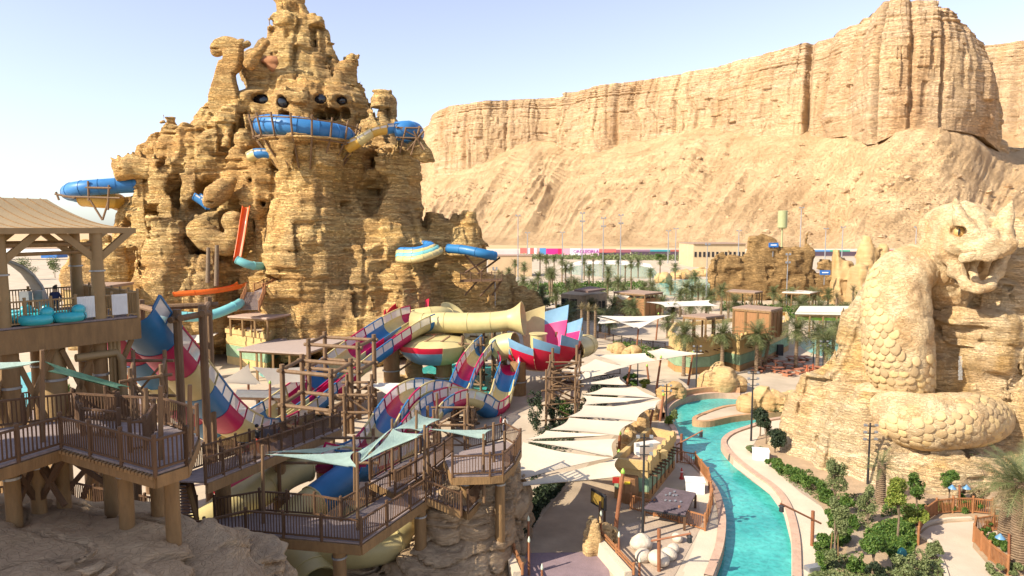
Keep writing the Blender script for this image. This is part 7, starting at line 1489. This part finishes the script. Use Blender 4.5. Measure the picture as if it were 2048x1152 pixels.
for k, a in enumerate((('feathery young tree on the bank below the snake rock slope', 1668, 1012, 912, 985, 28, m_olive, 4600, .065), ('tall feathery tree with two stakes beside the gravel path', 1668, 1120, 985, 1075, 26, m_olive, 2400, .09), ('feathery slim tree right of the garden path', 1735, 1048, 962, 1040, 20, m_olive, 2000, .09), ('lime green young tree left of the garden lawn', 1795, 1078, 950, 1016, 28, m_lime, 1700, .12), ('green young tree beside the lime one, standing before the coil', 1832, 1022, 945, 1000, 26, m_leaf, 1700, .11), ('small green tree behind the blue lamps', 1897, 1012, 942, 978, 26, m_leaf, 1300, .11), ('leafy tree in the bottom of the garden with a thin pale trunk', 1745, 1150, 1046, 1112, 38, m_leaf, 2400, .11), ('lime green small tree at the left end of the round terrace fence', 1832, 1070, 1015, 1052, 26, m_lime, 1500, .11), ('dark purple leaved tree at the river end by the tall black pole, left', 1520, 872, 806, 850, 20, m_dkl, 1500, .13), ('dark purple leaved tree at the river end by the white box', 1549, 905, 842, 892, 26, m_dkl, 2000, .13), ('broad dark purple tree between the other two', 1532, 888, 826, 874, 18, m_dkl, 1300, .13))):
    tree(*a, seed=k, group=GT, stake=(k in (1,)), trunk=.06)
GB = 'green shrubs along the garden bank'
hedge = [(1502, 905, 14, 9, m_olive), (1518, 912, 16, 11, m_olive), (1545, 938, 17, 12, m_leaf), (1560, 948, 19, 14, m_leaf), (1578, 958, 20, 15, m_leaf), (1597, 968, 22, 17, m_leaf), (1618, 978, 24, 19, m_leaf), (1640, 990, 26, 21, m_leaf), (1655, 1010, 22, 20, m_leaf), (1690, 1028, 20, 22, m_leaf), (1700, 1058, 18, 22, m_leaf), (1660, 1050, 20, 18, m_leaf), (1678, 1095, 22, 18, m_leaf), (1648, 1105, 22, 18, m_leaf), (1695, 1085, 18, 16, m_leaf), (1900, 1022, 16, 12, m_leaf), (1925, 1022, 18, 16, m_leaf), (1950, 1022, 18, 13, m_leaf), (1880, 1022, 14, 12, m_leaf), (1965, 1080, 16, 13, m_leaf), (1985, 1090, 18, 14, m_leaf), (2005, 1100, 16, 14, m_leaf), (1975, 1062, 14, 10, m_leaf), (2025, 1150, 20, 14, m_olive), (1990, 1150, 18, 12, m_olive), (1715, 1150, 24, 22, m_leaf), (1755, 1165, 26, 22, m_dkl), (1800, 1165, 30, 28, m_olive), (1840, 1155, 32, 30, m_olive), (1865, 1120, 22, 22, m_olive), (1660, 1140, 22, 22, m_olive), (1640, 1135, 18, 18, m_leaf), (1775, 1110, 20, 14, m_leaf), (1800, 1095, 18, 12, m_leaf), (1635, 1175, 20, 14, m_olive)]
hw_ = ['low', 'rounded', 'dense', 'spreading', 'plump', 'loose', 'leafy', 'broad', 'squat', 'bushy', 'small', 'wide', 'upright']
where = lambda px, by: 'on the bank between the river path and the snake rock' if px < 1660 and by < 1020 else 'behind the fence of the round terrace' if by < 1030 and px > 1860 else 'inside the fenced planter by the thick palms' if px > 1955 else 'along the left side of the garden path' if px < 1705 else 'at the bottom of the garden'
for k, (px, by, hw, up, m) in enumerate(hedge):
    tree('%s %s shrub %s' % (hw_[k % 13] + (' low' if k % 2 and k % 13 else ''), 'greyish green' if m is m_olive else 'dark' if m is m_dkl else 'bright green', where(px, by)), px, by, by - up * 2, by + 2, hw, m, 900, .11, 0, 50 + k, 'shrub', 'shrub', 0., 6, GB)
tree('dry brownish bush against the rock behind the round terrace', 1958, 1014, 974, 1016, 26, m_dry, 1500, .10, .03, 90, 'shrub', 'shrub')
# lawn patch of ground cover
MB().sheet(L2([(1748, 1052), (1800, 1035), (1830, 1045), (1835, 1085), (1822, 1120), (1790, 1135), (1770, 1100)]), .008).build('lawn', m_grass)['kind'] = 'structure'
def tuft_field(name, label, poly, n, m, size, hgt, seed, z=0.):
    r = np.random.default_rng(seed); P = np.array(poly); lo, hi = P.min(0), P.max(0); pts = []
    while len(pts) < n:
        q = lo + (hi - lo) * r.random(2); ins = False; j = len(P) - 1
        for i in range(len(P)):
            if (P[i][1] > q[1]) != (P[j][1] > q[1]) and q[0] < (P[j][0] - P[i][0]) * (q[1] - P[i][1]) / (P[j][1] - P[i][1]) + P[i][0]: ins = not ins
            j = i
        if ins: pts.append(q)
    pts = np.array(pts); zz_ = z + hgt * r.random(n) * np.clip(.6 + vn(pts[:, 0] / 1.2, pts[:, 1] / 1.2, seed), .1, 1.4); c = np.column_stack([pts, zz_]); nrm = r.normal(size=(n, 3)) * .6 + np.array([0, 0, .6]); nrm /= np.linalg.norm(nrm, axis=1)[:, None]; a = np.cross(nrm, r.normal(size=(n, 3))); a /= np.linalg.norm(a, axis=1)[:, None]; b_ = np.cross(nrm, a); s_ = (size * (.6 + .8 * r.random(n)))[:, None]
    me = np_mesh(name, np.stack([c - a * s_, c + b_ * s_ * .5, c + a * s_, c - b_ * s_ * .5], 1).reshape(-1, 3), np.arange(n * 4).reshape(-1, 4), False); me.materials.append(m); o = link(name, me, None); return tag(o, label, 'ground cover', kind='stuff')
tuft_field('ground_cover', 'low green ground cover on the garden lawn', L2([(1748, 1052), (1800, 1035), (1830, 1045), (1835, 1085), (1822, 1120), (1790, 1135), (1770, 1100)]), 3500, m_leaf, .1, .28, 3)
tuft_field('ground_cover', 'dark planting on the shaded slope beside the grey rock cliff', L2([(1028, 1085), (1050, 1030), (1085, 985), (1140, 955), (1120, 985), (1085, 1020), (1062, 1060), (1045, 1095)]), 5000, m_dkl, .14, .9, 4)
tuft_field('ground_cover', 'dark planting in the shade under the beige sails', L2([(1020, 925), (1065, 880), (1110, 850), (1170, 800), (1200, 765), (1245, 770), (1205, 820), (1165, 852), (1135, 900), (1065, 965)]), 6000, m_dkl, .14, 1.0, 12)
tuft_field('ground_cover', 'sparse green plants on the bare garden soil below the snake rock', L2([(1560, 935), (1650, 985), (1720, 990), (1760, 1010), (1740, 1060), (1715, 1060), (1700, 1000), (1640, 1005), (1560, 955)]), 1500, m_olive, .09, .3, 21)
tuft_field('ground_cover', 'low plants between the garden trees and the terrace fence', L2([(1770, 1005), (1880, 1010), (1870, 1022), (1836, 1050), (1800, 1030), (1760, 1035)]), 1400, m_leaf, .09, .3, 22)
tuft_field('ground_cover', 'green planting in the little garden under the white sails', L2([(1225, 684), (1330, 700), (1390, 716), (1380, 724), (1300, 716), (1230, 694)]), 2500, m_leaf, .16, .7, 5)
tuft_field('ground_cover', 'grey green planting in the bottom right garden', L2([(1610, 1175), (1640, 1110), (1700, 1120), (1780, 1140), (1880, 1120), (1890, 1175)]), 3500, m_olive, .11, .4, 6)
tuft_field('ground_cover', 'shrubby green planting around the far palm rows', L2([(1000, 572), (1100, 568), (1290, 566), (1290, 578), (1120, 590), (1000, 592)]), 6000, m_leaf, .4, 1.3, 7)
tuft_field('ground_cover', 'green roadside planting before the dark fence', L2([(1040, 513), (1390, 514), (1395, 522), (1200, 520), (1040, 518)]), 5000, m_olive, .8, 2.2, 8)
tuft_field('ground_cover', 'shrubs along the terrace right of the rock ruin palms', L2([(1440, 608), (1720, 618), (1720, 634), (1600, 640), (1440, 622)]), 5000, m_leaf, .3, .9, 9)
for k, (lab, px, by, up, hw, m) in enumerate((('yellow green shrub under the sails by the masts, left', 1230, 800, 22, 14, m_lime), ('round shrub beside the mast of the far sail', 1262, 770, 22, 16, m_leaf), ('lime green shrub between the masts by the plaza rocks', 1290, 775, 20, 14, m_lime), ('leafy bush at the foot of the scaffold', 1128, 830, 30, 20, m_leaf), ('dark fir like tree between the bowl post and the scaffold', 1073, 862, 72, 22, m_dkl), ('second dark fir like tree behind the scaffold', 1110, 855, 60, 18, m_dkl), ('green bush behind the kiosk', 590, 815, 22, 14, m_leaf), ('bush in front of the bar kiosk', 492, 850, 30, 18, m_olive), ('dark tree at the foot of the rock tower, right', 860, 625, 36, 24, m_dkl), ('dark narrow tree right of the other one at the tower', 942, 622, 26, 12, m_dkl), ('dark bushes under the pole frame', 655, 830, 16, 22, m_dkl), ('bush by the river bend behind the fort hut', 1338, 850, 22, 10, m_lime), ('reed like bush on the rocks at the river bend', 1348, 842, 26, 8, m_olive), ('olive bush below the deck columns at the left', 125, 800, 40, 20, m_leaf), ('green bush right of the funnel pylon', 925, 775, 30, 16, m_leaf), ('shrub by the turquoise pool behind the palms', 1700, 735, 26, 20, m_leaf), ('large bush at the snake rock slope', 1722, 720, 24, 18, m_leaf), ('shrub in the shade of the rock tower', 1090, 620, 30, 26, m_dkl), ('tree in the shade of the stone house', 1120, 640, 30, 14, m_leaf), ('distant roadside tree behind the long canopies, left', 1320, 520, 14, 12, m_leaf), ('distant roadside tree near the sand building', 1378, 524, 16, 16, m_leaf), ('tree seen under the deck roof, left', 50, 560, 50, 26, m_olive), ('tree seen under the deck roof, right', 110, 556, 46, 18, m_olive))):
    tree(lab, px, by, by - up * (1.1 if up > 50 else 1.), by, hw, m, 900, .16 if by > 700 else .3, .06, 200 + k, 'tree' if 'tree' in lab else 'shrub', 'tree' if 'tree' in lab else 'shrub')
# cacti-like dead trunks on the tower
for k, (px, y0_, y1_) in enumerate(((416, 565, 495), (433, 572, 490))): d = 97.; pole('bare desert tree stem in front of the rock tower, %s' % ('left' if k == 0 else 'right'), at(px, y0_, d), at(px + 1, y1_, d), .3, m_bark, None, 'desert_tree', 'tree')
# ---------------------------------------------------------------- right hand garden: terrace, fences, lamps, paths
ter = L2([(1840, 1069), (1859, 1054), (1896, 1046), (1945, 1043), (1986, 1050), (2010, 1056), (2040, 1062), (2048, 1100), (1990, 1066), (1949, 1070), (1945, 1095), (1975, 1129), (2000, 1175), (1900, 1175), (1885, 1120), (1862, 1084)])
MB().sheet(ter, .012).build('terrace_path', mat('terrace_concrete', (.50, .40, .30), .9, .08, .5, .3, 9.))['kind'] = 'structure'
curb(smooth(L2([(1904, 1175), (1885, 1120), (1862, 1084), (1838, 1069), (1856, 1052), (1894, 1043), (1945, 1040)])), 0, .25, 0, .16, m_cream, 'path_edge')
MB().sheet(L2([(1694, 1003), (1712, 1003), (1722, 1030), (1730, 1075), (1716, 1110), (1740, 1140), (1720, 1150), (1690, 1110), (1702, 1070), (1704, 1030)]), .010).build('garden_path', m_beige)['kind'] = 'structure'
tf = thing('terrace_fence', 'brown fence curving round the back of the garden terrace', 'fence', on(1930, 1030)); rail_run(tf, [on(1836, 1090), on(1838, 1066), on(1850, 1046), on(1872, 1030), on(1905, 1026), on(1945, 1026), on(1984, 1030)], 1.05, m_cooper, None, 1.5, .12)
tf2 = thing('terrace_fence', 'brown fence around the planter with the thick palms', 'fence', on(1970, 1090)); rail_run(tf2, [on(2035, 1064), on(1985, 1062), on(1950, 1068), on(1947, 1084), on(1978, 1120), on(2015, 1150)], 1.05, m_cooper, None, 1.4, .12)
b = on(1996, 1058); ib = thing('info_stand', 'tall timber information stand at the right end of the terrace fence', 'sign', b)
for dx in (-.36, .36): MB().box((b.x + dx, b.y, .75), (.12, .14, 1.5)).build('post', m_cooper, ib)
MB().box((b.x, b.y, .95), (.62, .07, .75)).build('panel', mat('sign_face', (.20, .21, .12), .5, .25, 3.), ib); MB().box((b.x, b.y, 1.52), (.95, .3, .1)).build('cap', m_cooper, ib); MB().box((b.x, b.y, .3), (.62, .1, .3)).build('lower_panel', m_wood2, ib)
m_blamp = mat('blue_lamp_shade', (.10, .22, .36), .4, .08)
def blue_lamp(label, px, by, ty, sides):
    b = on(px, by); t = thing('garden_lamp', label, 'garden lamp', b); top = at(px, ty, b.y); MB().tube([b, top], .075, 8).build('post', m_rustp, t, True)
    for sx in sides: c = top + V(sx * .5, 0, -.2); MB().tube([top + V(0, 0, -.12), c + V(0, 0, .18)], .025, 6).build('arm', m_black, t, True); MB().lathe(c, [(.27, -.05), (.25, 0), (.1, .14), (.04, .22)], 12).build('shade', m_blamp, t, True)
blue_lamp('garden lamp with two blue shades behind the terrace fence', 1919, 1022, 970, (-1, 1)); blue_lamp('garden lamp with one blue shade in the palm planter', 2018, 1140, 1068, (-1,)); 
b = on(1804, 1118); MB().lathe(b, [(.28, 0), (.3, .3), (.2, .6), (.06, .7)], 10).build('lamp_bollard', mat('teal_bollard', (.02, .17, .17), .5), None, True); tag(bpy.data.objects[-1] if False else [o for o in bpy.data.objects if o.name.startswith('lamp_bollard')][0], 'dark teal bollard lamp on the garden lawn', 'bollard')
wb = on(1521, 918); t = thing('white_box', 'white rectangular cabinet on the bank beside the dark purple trees', 'cabinet', wb); MB().box((wb.x, wb.y, .4), (1.3, .9, .8), -.25).build('body', m_white, t); MB().box((wb.x, wb.y, .84), (1.38, .98, .08), -.25).build('lid', m_white, t)
wb = on(1626, 1141); MB().box((wb.x, wb.y, .15), (.9, .45, .3), .3).build('marker_stone', m_grey); tag([o for o in bpy.data.objects if o.name.startswith('marker_stone')][0], 'grey flat block at the edge of the cream bank', 'block')
# fences, ramps and huts in the busy middle left
for lab, pts, z in (('brown fence beside the aqua tube below the rock tower', [(350, 668), (430, 672), (455, 655), (480, 660)], 1.5), ('brown fence left of the yellow fort', [(356, 640), (400, 632), (450, 640)], 1.2), ('brown fence in front of the bar kiosk plaza', [(440, 905), (520, 900), (560, 880)], 0), ('dark fence along the palms right of the bowl slide', [(1195, 676), (1260, 690), (1330, 700)], 0), ('brown fence by the second pool in the distance', [(1300, 612), (1400, 640), (1470, 640)], 0), ('brown fence on the path behind the sails', [(1130, 770), (1180, 756), (1240, 748)], 0), ('brown fence around the turquoise splash pool', [(790, 800), (900, 806), (1010, 796)], 0), ('dark fence behind the left columns near the pool', [(20, 840), (100, 836), (200, 830), (290, 836)], 0)):
    t = thing('timber_fence', lab, 'fence', on(*pts[0], z)); rail_run(t, [on(x, y, z) for x, y in pts], 1.1, m_wood, None, 2.2, .22)
t = walkway('walkway', 'trestle walkway with fences left of the yellow fort', [(340, 676), (440, 682), (470, 664), (445, 656), (360, 662)], 1.6, [[(340, 676), (440, 682), (470, 664)]], .4)
t = walkway('walkway', 'timber deck with rails behind the deck columns at the left', [(262, 800), (330, 790), (380, 812), (300, 838), (240, 826)], 3.2, [[(262, 800), (330, 790), (380, 812), (300, 838), (240, 826)]], .4)
t = walkway('walkway', 'second rear timber platform seen through the columns below the deck', [(-40, 870), (140, 846), (250, 850), (200, 820), (60, 818), (-40, 834)], 8.2, [[(-40, 870), (140, 846), (250, 850)], [(200, 820), (60, 818), (-40, 834)]], .4)
stair('stairs', 'timber ramp stair rising from the left to the second rear platform', on(250, 850, 8.2), on(180, 826, 11.), 1.4, 12)
